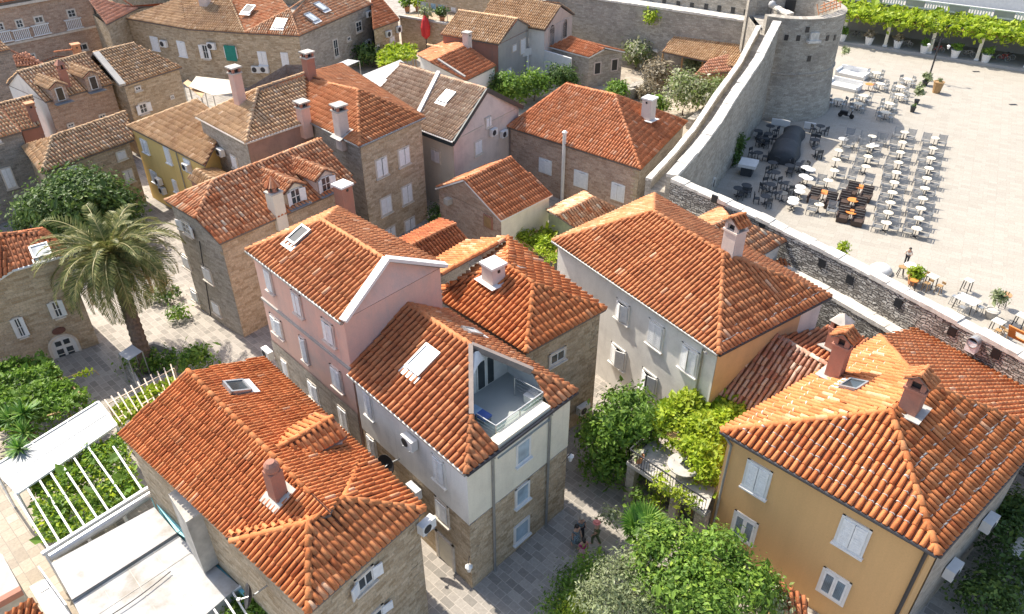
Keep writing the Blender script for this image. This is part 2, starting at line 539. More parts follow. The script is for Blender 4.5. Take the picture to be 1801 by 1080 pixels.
def roof_tiles(acc, poly3, jit=1.0, sp=SP, cl=CL, bias=0.0, smoothrow=0.0, level=None, mort=0, macc=None):
    """cover tiles on one plane; appended to acc (lists of numpy arrays)"""
    poly3 = [Vector(p) for p in poly3]
    n = Vector((0, 0, 0))
    for i in range(len(poly3)):
        a, b = poly3[i], poly3[(i + 1) % len(poly3)]
        n += a.cross(b)
    n.normalize()
    if n.z < 0:
        n = -n
    a = level.copy() if level is not None else n.cross(Vector((0, 0, 1)))
    a.z = a.z if level is not None else 0
    a.normalize()
    s = n.cross(a).normalized()
    if s.z < 0:
        s = -s; a = -a
    o = poly3[0]
    p2 = [((p - o).dot(a), (p - o).dot(s)) for p in poly3]
    us = [p[0] for p in p2]; vmin = min(p[1] for p in p2)
    tiles = []
    ncol = int((max(us) - min(us)) / sp)
    off = ((max(us) - min(us)) - ncol * sp) / 2 + sp / 2
    for i in range(ncol + 1):
        u = min(us) + off + i * sp
        if u > max(us) - .03:
            break
        for v0, v1 in clip_iv(p2, u):
            if v1 - v0 < .08:
                continue
            k = math.floor((v0 - vmin) / cl + .35)
            v = v0 - .04
            cut = vmin + (k + 1) * cl
            cj = random.uniform(-.02, .02) * jit
            while v < v1 - .02:
                nx = min(cut + cj + random.uniform(-.03, .03) * jit, v1)
                if v1 - nx < .1:
                    nx = v1
                tiles.append((u, v, nx))
                v = nx; cut += cl
    if not tiles:
        return
    T = np.array(tiles)
    nt = len(T)
    A, Sv, Nv, O = (np.array(q) for q in (a, s, n, o))
    ru = RNG.normal(0, .009 * jit, nt); rh = RNG.normal(0, .008 * jit, nt); ry = RNG.normal(0, .008 * jit, nt)
    V = np.zeros((nt, 12, 3))
    for e in (0, 1):
        rad = sp * (.365 if e == 0 else .325)
        hh = sp * (.40 if e == 0 else .36)
        vv = T[:, 1] - .02 if e == 0 else T[:, 2]
        lift = (.048 if e == 0 else .020) + rh
        uu = T[:, 0] + ru + (ry if e else -ry)
        for k, (cx, cz) in enumerate(PROF):
            V[:, e * 6 + k, :] = O + np.outer(uu + cx * rad, A) + np.outer(vv, Sv) + np.outer(lift + cz * hh + .012, Nv)
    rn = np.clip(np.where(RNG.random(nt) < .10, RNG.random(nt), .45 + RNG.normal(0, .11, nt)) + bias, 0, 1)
    acc.append((V, rn))
    if mort and macc is not None:
        # white bedding mortar squeezed out at the joints of the lowest courses
        sel = (T[:, 1] - vmin > .2) & (T[:, 1] - vmin < mort * cl) & (RNG.random(nt) < .85 - .5 * (T[:, 1] - vmin) / (mort * cl))
        if sel.any():
            Tm, Vm = T[sel], np.zeros((int(sel.sum()), 12, 3))
            lo = RNG.integers(0, 2, len(Tm)); w = RNG.uniform(.03, .075, len(Tm))
            for e in (0, 1):
                for k, (cx, cz) in enumerate(PROF):
                    vv = Tm[:, 1] - .045 + e * w
                    Vm[:, e * 6 + k, :] = O + np.outer(Tm[:, 0] + ru[sel] + cx * sp * .385, A) + np.outer(vv, Sv) + np.outer(.05 + rh[sel] + cz * sp * .425, Nv)
            macc.append((Vm, np.full(len(Tm), .5)))


def ridge_caps(acc, P, Q, rad=.15, cl=.52, jit=1.0):
    P, Q = Vector(P), Vector(Q)
    d = Q - P; L = d.length
    if L < .3:
        return
    if d.z < 0:
        P, Q = Q, P; d = -d
    d.normalize()
    x = d.cross(Vector((0, 0, 1))).normalized()
    z = x.cross(d)
    nseg = max(1, round(L / cl)); st = L / nseg
    V = np.zeros((nseg, 12, 3))
    for i in range(nseg):
        ju, jh = random.uniform(-.015, .015) * jit, random.uniform(-.012, .012) * jit
        for e in (0, 1):
            p = P + d * (st * (i + e) + (-.03 if e == 0 else .02))
            r = rad * (1.0 if e == 0 else .90)
            for k, (cx, cz) in enumerate(PROF):
                V[i, e * 6 + k] = p + x * (cx * r + ju) + z * (cz * r * .95 - .02 + jh + (.045 if e == 0 else 0.01))
    acc.append((V, np.clip(.55 + RNG.normal(0, .12, nseg), 0, 1)))


def flatten_poly(pl):
    """move the vertices vertically onto the plane through the first edge that best fits the rest"""
    if len(pl) < 4:
        return pl
    a, b = pl[0], pl[1]
    e = b - a
    eh = Vector((e.x, e.y, 0)); L = eh.length
    if L < 1e-4:
        return pl
    eh /= L
    f = Vector((-eh.y, eh.x, 0))
    ts = e.z / L
    num = den = 0
    for p in pl[2:]:
        d = p - a
        v = d.dot(f); r = d.z - d.dot(eh) * ts
        num += v * r; den += v * v
    k = num / den if den else 0
    out = [a, b]
    for p in pl[2:]:
        d = p - a
        out.append(Vector((p.x, p.y, a.z + d.dot(eh) * ts + d.dot(f) * k)))
    return out


def build_roof(parent, planes, style, caps=(), name='roof', thick=.16, jit=1.0, sp=SP, cl=CL, biases=None, fas='fascia', caprad=.15, levels=None, mort=None):
    acc, macc = [], []
    base = MB()
    for i, pl in enumerate(planes):
        pl = flatten_poly([Vector(p) for p in pl])
        roof_tiles(acc, pl, jit, sp, cl, (biases[i] if biases else 0.0), level=(levels[i] if levels else None), mort=(mort[i] if mort else 0), macc=macc)
        base.face(pl, 1, r=.5)
        nn = len(pl)
        for k in range(nn):
            p, q = pl[k], pl[(k + 1) % nn]
            dn = Vector((0, 0, thick))
            base.face([p - dn, q - dn, q, p], 2)
        base.face([p - Vector((0, 0, thick)) for p in pl][::-1], 2)
    for c in caps:
        ridge_caps(acc, c[0], c[1], caprad, jit=jit)
    n_tile = sum(len(a[0]) for a in acc)
    acc += macc
    V = np.concatenate([a[0] for a in acc]) if acc else np.zeros((0, 12, 3))
    R = np.concatenate([a[1] for a in acc]) if acc else np.zeros(0)
    nt = len(V)
    nb = len(base.v)
    loc = [[0, 1, 7, 6], [1, 2, 8, 7], [2, 3, 9, 8], [3, 4, 10, 9], [4, 5, 11, 10]]
    idx = (np.arange(nt) * 12)[:, None, None] + np.array(loc)[None] + nb
    faces4 = idx.reshape(-1, 4)[:, ::-1]
    ends = (np.arange(nt) * 12)[:, None] + np.arange(6)[None] + nb
    me = bpy.data.meshes.new(name)
    verts = np.concatenate([np.array(base.v).reshape(-1, 3), V.reshape(-1, 3)])
    F = list(base.f) + faces4.tolist() + ends.tolist()
    me.from_pydata(verts.tolist(), [], F)
    for m in (style, 'channel', fas, 's_cap'):
        me.materials.append(M[m])
    me.polygons.foreach_set('material_index', base.mi + [0] * (n_tile * 5) + [3] * ((nt - n_tile) * 5) + [0] * n_tile + [3] * (nt - n_tile))
    at_ = me.attributes.new('rnd', 'FLOAT', 'FACE')
    at_.data.foreach_set('value', np.concatenate([np.array(base.rn), np.repeat(R, 5), R * .5]))
    uvl = me.uv_layers.new(name='UVMap')
    me.polygons.foreach_set('use_smooth', [False] * len(base.f) + [True] * (nt * 5) + [False] * nt)
    me.update()
    o = bpy.data.objects.new(name, me)
    COL.objects.link(o)
    o.parent = parent
    r = parent
    while r.parent is not None:
        r = r.parent
    if parent.parent is None:
        o.matrix_parent_inverse = Matrix.Translation(r.location).inverted()
    return o


def inset(pts, d=.28):
    """shrink a polygon of Vectors (plan) by d"""
    n = len(pts)
    area = sum(pts[i].x * pts[(i + 1) % n].y - pts[(i + 1) % n].x * pts[i].y for i in range(n))
    sg = 1 if area > 0 else -1
    out = []
    for i in range(n):
        p0, p, p1 = pts[i - 1], pts[i], pts[(i + 1) % n]
        e0 = Vector((p.x - p0.x, p.y - p0.y)).normalized(); e1 = Vector((p1.x - p.x, p1.y - p.y)).normalized()
        n0 = Vector((-e0.y, e0.x)) * sg; n1 = Vector((-e1.y, e1.x)) * sg
        k = 1 + n0.dot(n1)
        b = (n0 + n1) / max(k, .35)
        out.append(Vector((p.x + b.x * d, p.y + b.y * d, p.z)))
    return out


def walls(parent, pts, mat, z0=-.1, name='wall', drop=.12, ztops=None):
    mb = MB()
    n = len(pts); u = 0
    zt = ztops or [p.z - drop for p in pts]
    for i in range(n):
        j = (i + 1) % n
        u = mb.quadwall(pts[i], pts[j], z0, zt[i], zt[j], 0, u)
    return part(mb, name, mat, parent)


def quoins(parent, c, a, b, z0, z1, mat='frame'):
    """dressed corner stones at plan corner c between the walls towards a and b"""
    e0 = Vector((a.x - c.x, a.y - c.y, 0)).normalized(); e1 = Vector((b.x - c.x, b.y - c.y, 0)).normalized()
    n0, n1 = outn(c, a), outn(c, b)
    mb = MB(); z = z0; k = 0
    while z < z1 - .2:
        h = random.uniform(.26, .36)
        l0, l1 = (.62, .34) if k % 2 else (.34, .62)
        l0 *= random.uniform(.85, 1.15); l1 *= random.uniform(.85, 1.15)
        o = random.uniform(.012, .03)
        q = c + n0 * o + n1 * o
        h2_ = min(h, z1 - z)
        r = random.random()
        P = [q, q + e0 * l0, c + e0 * l0 - n0 * .02, c - n0 * .1 - n1 * .1, c + e1 * l1 - n1 * .02, q + e1 * l1]
        for i in range(6):
            p_, q_ = P[i], P[(i + 1) % 6]
            mb.face([(p_.x, p_.y, z + .006), (q_.x, q_.y, z + .006), (q_.x, q_.y, z + h2_ - .006), (p_.x, p_.y, z + h2_ - .006)], 0, r=r)
        mb.face([(p.x, p.y, z + h2_ - .006) for p in P]); 
        z += h; k += 1
    return part(mb, 'quoins', mat, parent)


def gable(parent, a, b, peak, mat, drop=.1, name='gable_wall', off=0.0):
    n = outn(a, b) * off
    mb = MB()
    L = (Vector((b.x, b.y, 0)) - Vector((a.x, a.y, 0))).length
    t = (Vector((peak.x - a.x, peak.y - a.y, 0))).length
    mb.face([Vector((a.x, a.y, a.z - drop)) + n, Vector((b.x, b.y, b.z - drop)) + n, Vector((peak.x, peak.y, peak.z - drop)) + n], 0,
            [(0, a.z), (L, b.z), (t, peak.z)])
    return part(mb, name, mat, parent)


# ------------------------------------------------------------------ windows, doors, fittings
def pxof(p):
    q = p - CAMP
    d = q.y * CT - q.z * ST
    return (900.5 + FOC * q.x / d, 540 + FOC * (-q.y * ST - q.z * CT) / d)


def boxfit(A, B, tl, br):
    """centre and size of the upright rectangle on wall A-B whose outline fills the measured pixel box"""
    c = onwall((tl[0] + br[0]) / 2, (tl[1] + br[1]) / 2, A, B)
    e = Vector((B.x - A.x, B.y - A.y, 0)).normalized()
    n = outn(A, B)
    o = pxof(c); pe = pxof(c + e * .1); pz = pxof(c + Vector((0, 0, .1)))
    ex, ey = abs(pe[0] - o[0]) * 10, abs(pe[1] - o[1]) * 10
    zx, zy = abs(pz[0] - o[0]) * 10, abs(pz[1] - o[1]) * 10
    W, H = abs(br[0] - tl[0]), abs(br[1] - tl[1])
    D = ex * zy - zx * ey
    w = (W * zy - zx * H) / D if abs(D) > 1e-6 else 1
    h = (ex * H - W * ey) / D if abs(D) > 1e-6 else 1
    if not (.45 < w < 3.2 and .45 < h < 3.6) or not (.2 < w / h < 1.7):
        k = math.sqrt(W * H / max(1e-6, (ex * .72 + zx * 1.1) * (ey * .72 + zy * 1.1)))
        w, h = max(.5, min(2.2, .72 * k)), max(.6, min(3.0, 1.1 * k))
    return c, w, h, e, n


def window(parent, A, B, tl, br, kind='shut', shutm='shut', framem='frame', name='window', ajar=None, glassm='glass', sill=True):
    """window on the vertical wall A-B; tl, br: its pixel corners"""
    c, w, h, e, n = boxfit(A, B, tl, br)
    Z = Vector((0, 0, 1))
    f = MB(); t = min(.13, w * .12)
    for sx in (-1, 1):
        f.box(c + e * sx * (w / 2 - t / 2) + n * .02, e, n, Z, t, .12, h, 0)
    f.box(c + Z * (h / 2 - t / 2) + n * .022, e, n, Z, w + .002, .12, t, 0)
    f.box(c - Z * (h / 2 - t / 2) + n * .022, e, n, Z, w + .002, .12, t, 0)
    fo = part(f, name, framem, parent)
    g = MB()
    iw, ih = w - 2 * t, h - 2 * t
    g.box(c + n * .025, e, n, Z, iw, .06, ih, 0)
    part(g, 'pane', glassm if kind in ('glass', 'open', 'blind') else 'dark', fo)
    if kind in ('glass', 'open'):
        mb = MB()
        mb.box(c + n * .05, e, n, Z, .06, .05, ih, 0)
        for sx in (-1, 1):
            mb.box(c + e * sx * (iw / 2 - .03) + n * .05, e, n, Z, .06, .05, ih, 0)
        for sz in (-1, 1):
            mb.box(c + Z * sz * (ih / 2 - .03) + n * .051, e, n, Z, iw, .05, .06, 0)
        if h > 1.0:
            mb.box(c + n * .052, e, n, Z, iw, .045, .05, 0)
        part(mb, 'sash', 'white', fo)
    if kind == 'louvre':
        for sx in (-1, 1):
            lv = MB()
            cc = c + e * sx * iw * .25 + n * .06
            for k in (-1, 1):
                lv.box(cc + e * k * (iw * .25 - .05), e, n, Z, .09, .07, ih, 0)
                lv.box(cc + Z * k * (ih / 2 - .06) + n * .002, e, n, Z, iw * .49, .068, .12, 0)
            ns = int(ih / .09)
            for k in range(ns):
                lv.box(cc + Z * (-ih / 2 + .1 + (ih - .2) * (k + .5) / ns), e, (n + Z * .7).normalized(), Z, iw * .34, .06, .035, 1)
            part(lv, 'shutter', [shutm, 'blind'], fo)
    if kind in ('shut', 'open', 'ajar'):
        for sx in (-1, 1):
            sh = MB()
            lwk = .62 if kind == 'open' else .5
            if kind == 'open':
                ang = math.radians(random.uniform(160, 176))
            elif kind == 'ajar':
                ang = math.radians(random.uniform(12, 26) if (ajar is None or ajar == sx) else 3)
            else:
                ang = math.radians(random.choice([1, 2, 4, 9]))
            hinge = c + e * sx * (iw / 2) + n * .085
            d = (-e * sx) * math.cos(ang) + n * math.sin(ang)
            nn = Z.cross(d).normalized()
            if nn.dot(n) < 0 and ang < 1.5: nn = -nn
            lw = iw * lwk - .01
            cc = hinge + d * lw / 2
            sh.box(cc, d, nn, Z, lw, .04, ih, 0)
            for k in (-1, 1):
                sh.box(cc + d * k * (lw / 2 - .05) + nn * .004, d, nn, Z, .1, .06, ih + .002, 0)
                sh.box(cc + Z * k * (ih / 2 - .06) + nn * .004, d, nn, Z, lw * .96, .058, .1, 0)
            nsl = max(3, int(ih / .16))
            for k in range(nsl):
                sh.box(cc + Z * (-ih / 2 + .12 + (ih - .24) * (k + .5) / nsl) + nn * .012, d, (nn + Z * .5).normalized(), Z, lw * .78, .05, .06, 0)
            part(sh, 'shutter', shutm, fo)
    if sill:
        sb = MB()
        sb.box(c - Z * (h / 2 + .04) + n * .07, e, n, Z, w + .12, .24, .09, 0)
        part(sb, 'sill', framem, fo)
    return fo


def door(parent, A, B, tl, br, mat='wood', framem='frame', arch=False, glass=False, name='door'):
    c, w, h, e, n = boxfit(A, B, tl, br)
    Z = Vector((0, 0, 1))
    f = MB(); t = .16
    hr = h - (w / 2 if arch else 0)
    cb = c - Z * (h - hr) / 2
    for sx in (-1, 1):
        f.box(cb + e * sx * (w / 2 - t / 2) + n * .03, e, n, Z, t, .14, hr, 0)
    if arch:
        k = 12; R1, R0 = w / 2, w / 2 - t
        cc = cb + Z * hr / 2
        for i in range(k):
            a0, a1 = math.pi * i / k, math.pi * (i + 1) / k
            P = lambda a, R, o: cc + e * math.cos(a) * R + Z * math.sin(a) * R + n * o
            f.face([P(a0, R0, .1), P(a0, R1, .1), P(a1, R1, .1), P(a1, R0, .1)], 0)
            f.face([P(a0, R1, .1), P(a0, R1, -.03), P(a1, R1, -.03), P(a1, R1, .1)], 0)
            f.face([P(a0, R0, -.03), P(a0, R0, .1), P(a1, R0, .1), P(a1, R0, -.03)], 0)
    else:
        f.box(c + Z * (h / 2 - t / 2) + n * .032, e, n, Z, w, .14, t, 0)
    do = part(f, name, framem, parent)
    g = MB()
    g.box(cb, e, n, Z, w - 2 * t, .06, hr - (0 if arch else t), 0)
    if arch:
        cc = cb + Z * hr / 2
        k = 10; R0 = w / 2 - t
        g.face([cc + n * .03 + e * math.cos(math.pi * i / k) * R0 + Z * math.sin(math.pi * i / k) * R0 for i in range(k + 1)], 0)
    part(g, 'door_leaf', mat, do)
    if glass:
        for sx in (-1, 1):
            for zz in (0, 1):
                gl = MB(); gl.box(cb + e * sx * w * .16 + Z * (hr * (.05 + .24 * zz)) + n * .04, e, n, Z, w * .22, .03, hr * .2, 0); part(gl, 'pane', 'glass', do)
            if arch:
                gl = MB(); gl.box(cb + e * sx * w * .14 + Z * (hr * .5 + w * .14) + n * .04, e, n, Z, w * .2, .03, w * .2, 0); part(gl, 'pane', 'glass', do)
    return do


def skylight(parent, pl, px, py, w=.8, h=1.1, glassm='sky_glass', apron=True, name='skylight'):
    c = pl.hit(px, py)
    n = pl.n
    a = n.cross(Vector((0, 0, 1))).normalized(); s = n.cross(a).normalized()
    if s.z < 0: s = -s
    f = MB()
    for k in (-1, 1):
        f.box(c + a * k * (w / 2) + n * .14, a, s, n, .1, h + .1, .24, 0)
        f.box(c + s * k * (h / 2) + n * .141, a, s, n, w + .1, .1, .24, 0)
    if apron:
        f.box(c - s * (h / 2 + .22) + n * .13, a, s, n, w + .3, .42, .03, 1)
    fo = part(f, name, ['metal', 'white'], parent)
    g = MB(); g.box(c + n * .18, a, s, n, w - .06, h - .06, .06, 0)
    part(g, 'pane', glassm, fo)
    return fo


def axes_of(A, B):
    e = Vector((B.x - A.x, B.y - A.y, 0)).normalized()
    return e, Vector((-e.y, e.x, 0)), Vector((0, 0, 1))


def chimney(parent, pl, px, py, ax, w=.75, d=.75, h=1.6, style='slab', body='p_rose', top='concrete', flash=True):
    """stack standing on roof plane pl at pixel (px,py); ax=(e,f,Z) axes"""
    e, f, Z = ax
    p = pl.hit(px, py)
    zt = p.z + h
    mb = MB()
    zb = p.z - 1.2
    c = Vector((p.x, p.y, 0))
    mb.box(c + Z * (zb + zt) / 2, e, f, Z, w, d, zt - zb, 0)
    co = part(mb, 'chimney', body, parent)
    cap = MB()
    if style == 'slab':
        cap.box(c + Z * (zt + .05), e, f, Z, w + .16, d + .16, .10, 1)
        for sx in (-1, 1):
            for sy in (-1, 1):
                cap.box(c + Z * (zt + .27) + e * sx * (w / 2 - .1) + f * sy * (d / 2 - .1), e, f, Z, .18, .18, .34, 0)
        cap.box(c + Z * (zt + .27), e, f, Z, w * .5, d * .5, .335, 2)
        cap.box(c + Z * (zt + .5), e, f, Z, w + .22, d + .22, .12, 1)
        mats = ['p_brick', top, 'dark']
    elif style == 'plain':
        cap.box(c + Z * (zt + .07), e, f, Z, w + .2, d + .2, .14, 1)
        cap.box(c + Z * (zt - .25) + outn(c, c + e) * (d / 2 + .0), e, f, Z, .16, .1, .16, 2)
        mats = [body, top, 'dark']
    elif style == 'tile':
        cap.box(c + Z * (zt + .06), e, f, Z, w + .14, d + .14, .12, 0)
        for sx in (-1, 1):
            for sy in (-1, 1):
                cap.box(c + Z * (zt + .32) + e * sx * (w / 2 - .1) + f * sy * (d / 2 - .1), e, f, Z, .2, .2, .42, 0)
        cap.box(c + Z * (zt + .32), e, f, Z, w * .55, d * .55, .415, 2)
        hw = w / 2 + .12
        z0, z1 = zt + .5, zt + .5 + hw * .75
        for sy in (-1, 1):
            cap.face([c + Z * z0 + e * hw + f * sy * (d / 2 - .03), c + Z * z0 - e * hw + f * sy * (d / 2 - .03), c + Z * z1 + f * sy * (d / 2 - .03)], 0)
        mats = [body, body, 'dark']
    elif style == 'cone':
        cap.box(c + Z * (zt + .05), e, f, Z, w + .1, d + .1, .1, 1)
        cap.lathe(c + Z * (zt + .1), [(w * .42, 0), (w * .42, .4)], 10, 0)
        for k in range(5):
            a = k * math.tau / 5
            cap.box(c + Z * (zt + .3) + (e * math.cos(a) + f * math.sin(a)) * w * .42, e, f, Z, .12, .12, .22, 2)
        mats = ['p_brick', top, 'dark']
    elif style == 'pyr':
        cap.box(c + Z * (zt + .06), e, f, Z, w + .14, d + .14, .12, 0)
        for sx in (-1, 1):
            for sy in (-1, 1):
                cap.box(c + Z * (zt + .32) + e * sx * (w / 2 - .1) + f * sy * (d / 2 - .1), e, f, Z, .2, .2, .42, 0)
        cap.box(c + Z * (zt + .32), e, f, Z, w * .55, d * .55, .415, 2)
        hw, hd = w / 2 + .1, d / 2 + .1
        z0, z1 = zt + .53, zt + 1.05
        q = [c + Z * z0 + e * a * hw + f * b * hd for a, b in ((1, 1), (-1, 1), (-1, -1), (1, -1))]
        for i in range(4):
            cap.face([q[i], q[(i + 1) % 4], c + Z * z1], 1)
        mats = ['p_brick', top, 'dark']
    elif style == 'round':
        mats = [body, top, 'dark']
        cap.lathe(c + Z * zt, [(w * .5, 0), (w * .56, .15), (w * .5, .35), (w * .3, .5), (0, .52)], 12, 1)
    part(cap, 'chimney_cap', mats, co)
    if style == 'tile':
        hw = w / 2 + .16
        z0, z1 = zt + .5, zt + .5 + hw * .75
        E = f * (d / 2 + .12)
        pk = c + Z * z1
        build_roof(co, [[c + Z * z0 - e * hw - E, c + Z * z0 - e * hw + E, pk + E, pk - E], [c + Z * z0 + e * hw + E, c + Z * z0 + e * hw - E, pk - E, pk + E]],
                   't_orange', [(pk - E, pk + E)], 'chimney_roof', .06, 1.0, .24, .4, caprad=.11)
    if style == 'cone':
        cn = MB()
        base = c + Z * (zt + .5); R = w * .62; H = .75; k = 14
        for i in range(k):
            a0, a1 = i * math.tau / k, (i + 1) * math.tau / k
            v0 = base + (e * math.cos(a0) + f * math.sin(a0)) * R; v1 = base + (e * math.cos(a1) + f * math.sin(a1)) * R
            am = (a0 + a1) / 2
            vm = base + (e * math.cos(am) + f * math.sin(am)) * R * 1.06 + Z * .06
            ap = base + Z * H
            r = random.random()
            cn.face([v0, vm, ap], 0, r=r); cn.face([vm, v1, ap], 0, r=r)
        cn.face([base + (e * math.cos(i * math.tau / k) + f * math.sin(i * math.tau / k)) * R for i in range(k)][::-1], 0)
        part(cn, 'chimney_roof', 't_red', co)
    if flash:
        nn = pl.n; a = nn.cross(Z).normalized(); s = nn.cross(a)
        fl = MB()
        fl.box(p + nn * .10, e, (f - nn * f.dot(nn)).normalized(), nn, w + .55, d + .65, .05, 0)
        part(fl, 'flashing', 'white' if style == 'plain' else 'concrete', co)
    return co


def gutter(parent, A, B, mat='gutter', r=.09, down=None, drop=.06):
    mb = MB()
    A, B = Vector(A), Vector(B)
    n = outn(A, B) * .06
    mb.tube([A + n - Vector((0, 0, drop)), B + n - Vector((0, 0, drop))], r, 8)
    return part(mb, 'gutter', mat, parent)


def pipe(parent, pts, r=.06, mat='gutter', name='drainpipe'):
    mb = MB()
    mb.tube(pts, r, 8)
    return part(mb, name, mat, parent)


def ac_unit(A, B, px, py, label, w=.85, h=.6, d=.36):
    p = onwall(px, py, A, B)
    e = Vector((B.x - A.x, B.y - A.y, 0)).normalized(); n = outn(A, B); Z = Vector((0, 0, 1))
    t = thing('air_conditioner', label, 'air conditioner', p, 'air conditioning units on the house walls')
    c = p + n * (d / 2 + .1)
    mb = MB(); mb.box(c, e, n, Z, w, d, h, 0); part(mb, 'casing', 'white', t)
    fb = MB()
    fc = c + n * (d / 2) - e * w * .14
    fb.lathe(fc, [(h * .40, 0), (h * .40, .02), (0, .021)], 16, 0, n)
    part(fb, 'fan_grille', 'iron', t)
    br = MB()
    for s in (-1, 1):
        br.box(p + n * .25 + e * s * w * .3 - Z * (h / 2 + .03), e, n, Z, .05, .5, .05, 0)
    part(br, 'bracket', 'metal', t)
    return t


def dish(A, B, px, py, label, r=.5, face=(-.6, -.5, .4)):
    p = onwall(px, py, A, B); n = outn(A, B)
    t = thing('satellite_dish', label, 'satellite dish', p)
    f = Vector(face).normalized()
    c = p + n * .7 + Vector((0, 0, .1))
    mb = MB()
    mb.lathe(c, [(.02, 0), (r * .5, .05), (r * .8, .12), (r, .2), (r * 1.0, .22), (r * .8, .14), (r * .5, .07), (.02, .02)], 18, 0, f)
    part(mb, 'reflector', 'iron', t, True)
    b = MB(); b.bar(p, c - f * .05, .06); b.bar(c, c + f * .55 - Vector((0, 0, .2)), .04); b.box(c + f * .55 - Vector((0, 0, .2)), (1, 0, 0), (0, 1, 0), (0, 0, 1), .12, .12, .14)
    part(b, 'arm', 'metal', t)
    return t

# ------------------------------------------------------------------ HOUSES
Z3 = Vector((0, 0, 1))


def root_at(name, label, p, cat='house', group=None):
    return thing(name, label, cat, Vector((p.x, p.y, 0)), group)


def mid(*ps):
    s = Vector((0, 0, 0))
    for p in ps: s += p
    return s / len(ps)


def far_corner(a, b, c):
    """fourth corner of the parallelogram a-b-c"""
    return a + (c - b)


# --- H2: white and stone house with the roof terrace
zw2 = 8.45
L2 = Plane((613, 657), (820, 833), zw2, .46)
a2, b2, c2 = at(613, 657, zw2), at(820, 833, zw2), at(1014, 688, zw2)
ap2 = L2.hit(828, 607); rg2 = L2.hit(692, 518)
d2 = at(782, 545, zw2)
B2 = plane3(c2, ap2, rg2)
R2 = plane3(b2, c2, ap2)
h2 = root_at('terrace_house', 'tall corner house, white plaster over stone, with a terrace cut into its orange roof', mid(a2, b2, c2))
# hip plane pieces left and right of the terrace opening
tl0, tl1 = R2.hit(829, 730), R2.hit(876, 787)
tr0, tr1 = R2.hit(936, 652), R2.hit(969, 719)
build_roof(h2, [[a2, b2, ap2, rg2], [b2, tl1, tl0], [tr1, c2, tr0], [c2, d2, rg2, ap2]], 't_orange',
           [(b2, tl0), (rg2, ap2), (c2, tr0)], biases=[-.12, 0, 0, .1], sp=.33)
w2 = inset([a2, b2, c2, d2], .22)
walls(h2, w2, 's_tan')
zs = 4.75
pl = MB()
nl, nr = outn(w2[0], w2[1]) * .04, outn(w2[1], w2[2]) * .04
k2 = w2[1] + nl + nr
pl.quadwall(w2[0] + nl, k2, zs, zw2 - .15, m=0)
pl.quadwall(k2, w2[2] + nr, zs + .05, zw2 - .15, m=1)
for (p_, q_, nn_) in ((w2[0] + nl, k2, nl), (k2, w2[2] + nr, nr)):
    pl.face([(p_.x, p_.y, zs), (q_.x, q_.y, zs), (q_.x - nn_.x, q_.y - nn_.y, zs - .01), (p_.x - nn_.x, p_.y - nn_.y, zs - .01)], 0)
part(pl, 'upper_plaster', ['p_white', 'p_cream'], h2)  # cream on the right face carries warm bounced light in its colour
quoins(h2, w2[1], w2[0], w2[2], 0, zs - .05, 's_tan')
quoins(h2, w2[2], w2[1], w2[3], 0, zs - .05, 's_tan')
A2, B2w, C2 = w2[0], w2[1], w2[2]
for tl, br in (((638.6, 682), (660, 739.6)), ((760, 794.5), (786, 858))):
    window(h2, A2, B2w, tl, br, 'shut', framem='p_white')
for tl, br in (((644, 759), (666, 809)), ((765, 870), (792, 927.5))):
    window(h2, A2, B2w, tl, br, 'shut')
for tl, br in (((906, 763), (932.5, 821)), ((905, 842), (930.5, 894)), ((903, 905), (930.5, 958.6))):
    window(h2, B2w, C2, tl, br, 'blind', framem='white', glassm='blind')
door(h2, A2, B2w, (767, 930), (803, 1018), 'p_cream', 'frame')
gutter(h2, a2, b2); gutter(h2, b2, c2, 'iron')
n_ = outn(B2w, C2)
for px, py, pz in ((864, 806, 8.3), (965, 727, 8.3)):
    p = onwall(px, py, B2w, C2) + n_ * .1
    pipe(h2, [Vector((p.x, p.y, 8.35)) + n_ * .2, Vector((p.x, p.y, 8.1)), Vector((p.x, p.y, 0))], .07)
    hb = MB(); hb.box((p.x, p.y, 8.2), (1, 0, 0), (0, 1, 0), Z3, .26, .26, .24); part(hb, 'rain_hopper', 'gutter', h2)
# terrace
zf = 7.75
fb, fl, fr = at(893, 654, zf), at(832, 694, zf), at(957, 702, zf)
e2 = (c2 - b2).normalized()
floor = MB()
fpoly = [tl1, tr1, fb + (fr - fb).normalized() * 2.4, fb, fb + (fl - fb).normalized() * 3.4]
floor.face([Vector((p.x, p.y, zf)) for p in fpoly], 0)
part(floor, 'terrace_floor', flat_mat('terrace_screed', (.40, .42, .40), .7, var=.06, scale=.8), h2)


def zunder(x, y):
    return min(L2.z(x, y), B2.z(x, y)) - .1


tw = MB()
dirb = (fl - fb).normalized()
bw_len = 3.3
pts = [fb + dirb * (bw_len * i / 12) for i in range(13)]
for i in range(12):
    p, q = pts[i], pts[i + 1]
    za, zb = max(zf + .02, min(zunder(p.x, p.y), 10.6)), max(zf + .02, min(zunder(q.x, q.y), 10.6))
    tw.face([(p.x, p.y, zf), (q.x, q.y, zf), (q.x, q.y, zb), (p.x, p.y, za)], 0)
dirr = (fr - fb).normalized()
for i in range(10):
    p, q = fb + dirr * (2.3 * i / 10), fb + dirr * (2.3 * (i + 1) / 10)
    za, zb = max(zf + .02, B2.z(p.x, p.y) - .12), max(zf + .02, B2.z(q.x, q.y) - .12)
    tw.face([(p.x, p.y, zf), (q.x, q.y, zf), (q.x, q.y, zb), (p.x, p.y, za)], 0)
tops_r = [Vector((fb + dirr * (2.3 * i / 10)).to_tuple()[:2] + (max(zf + .02, B2.z(*(fb + dirr * (2.3 * i / 10)).to_tuple()[:2]) - .12),)) for i in range(11)]
tops_b = [Vector((p.x, p.y, max(zf + .02, min(zunder(p.x, p.y), 10.6)))) for p in pts]
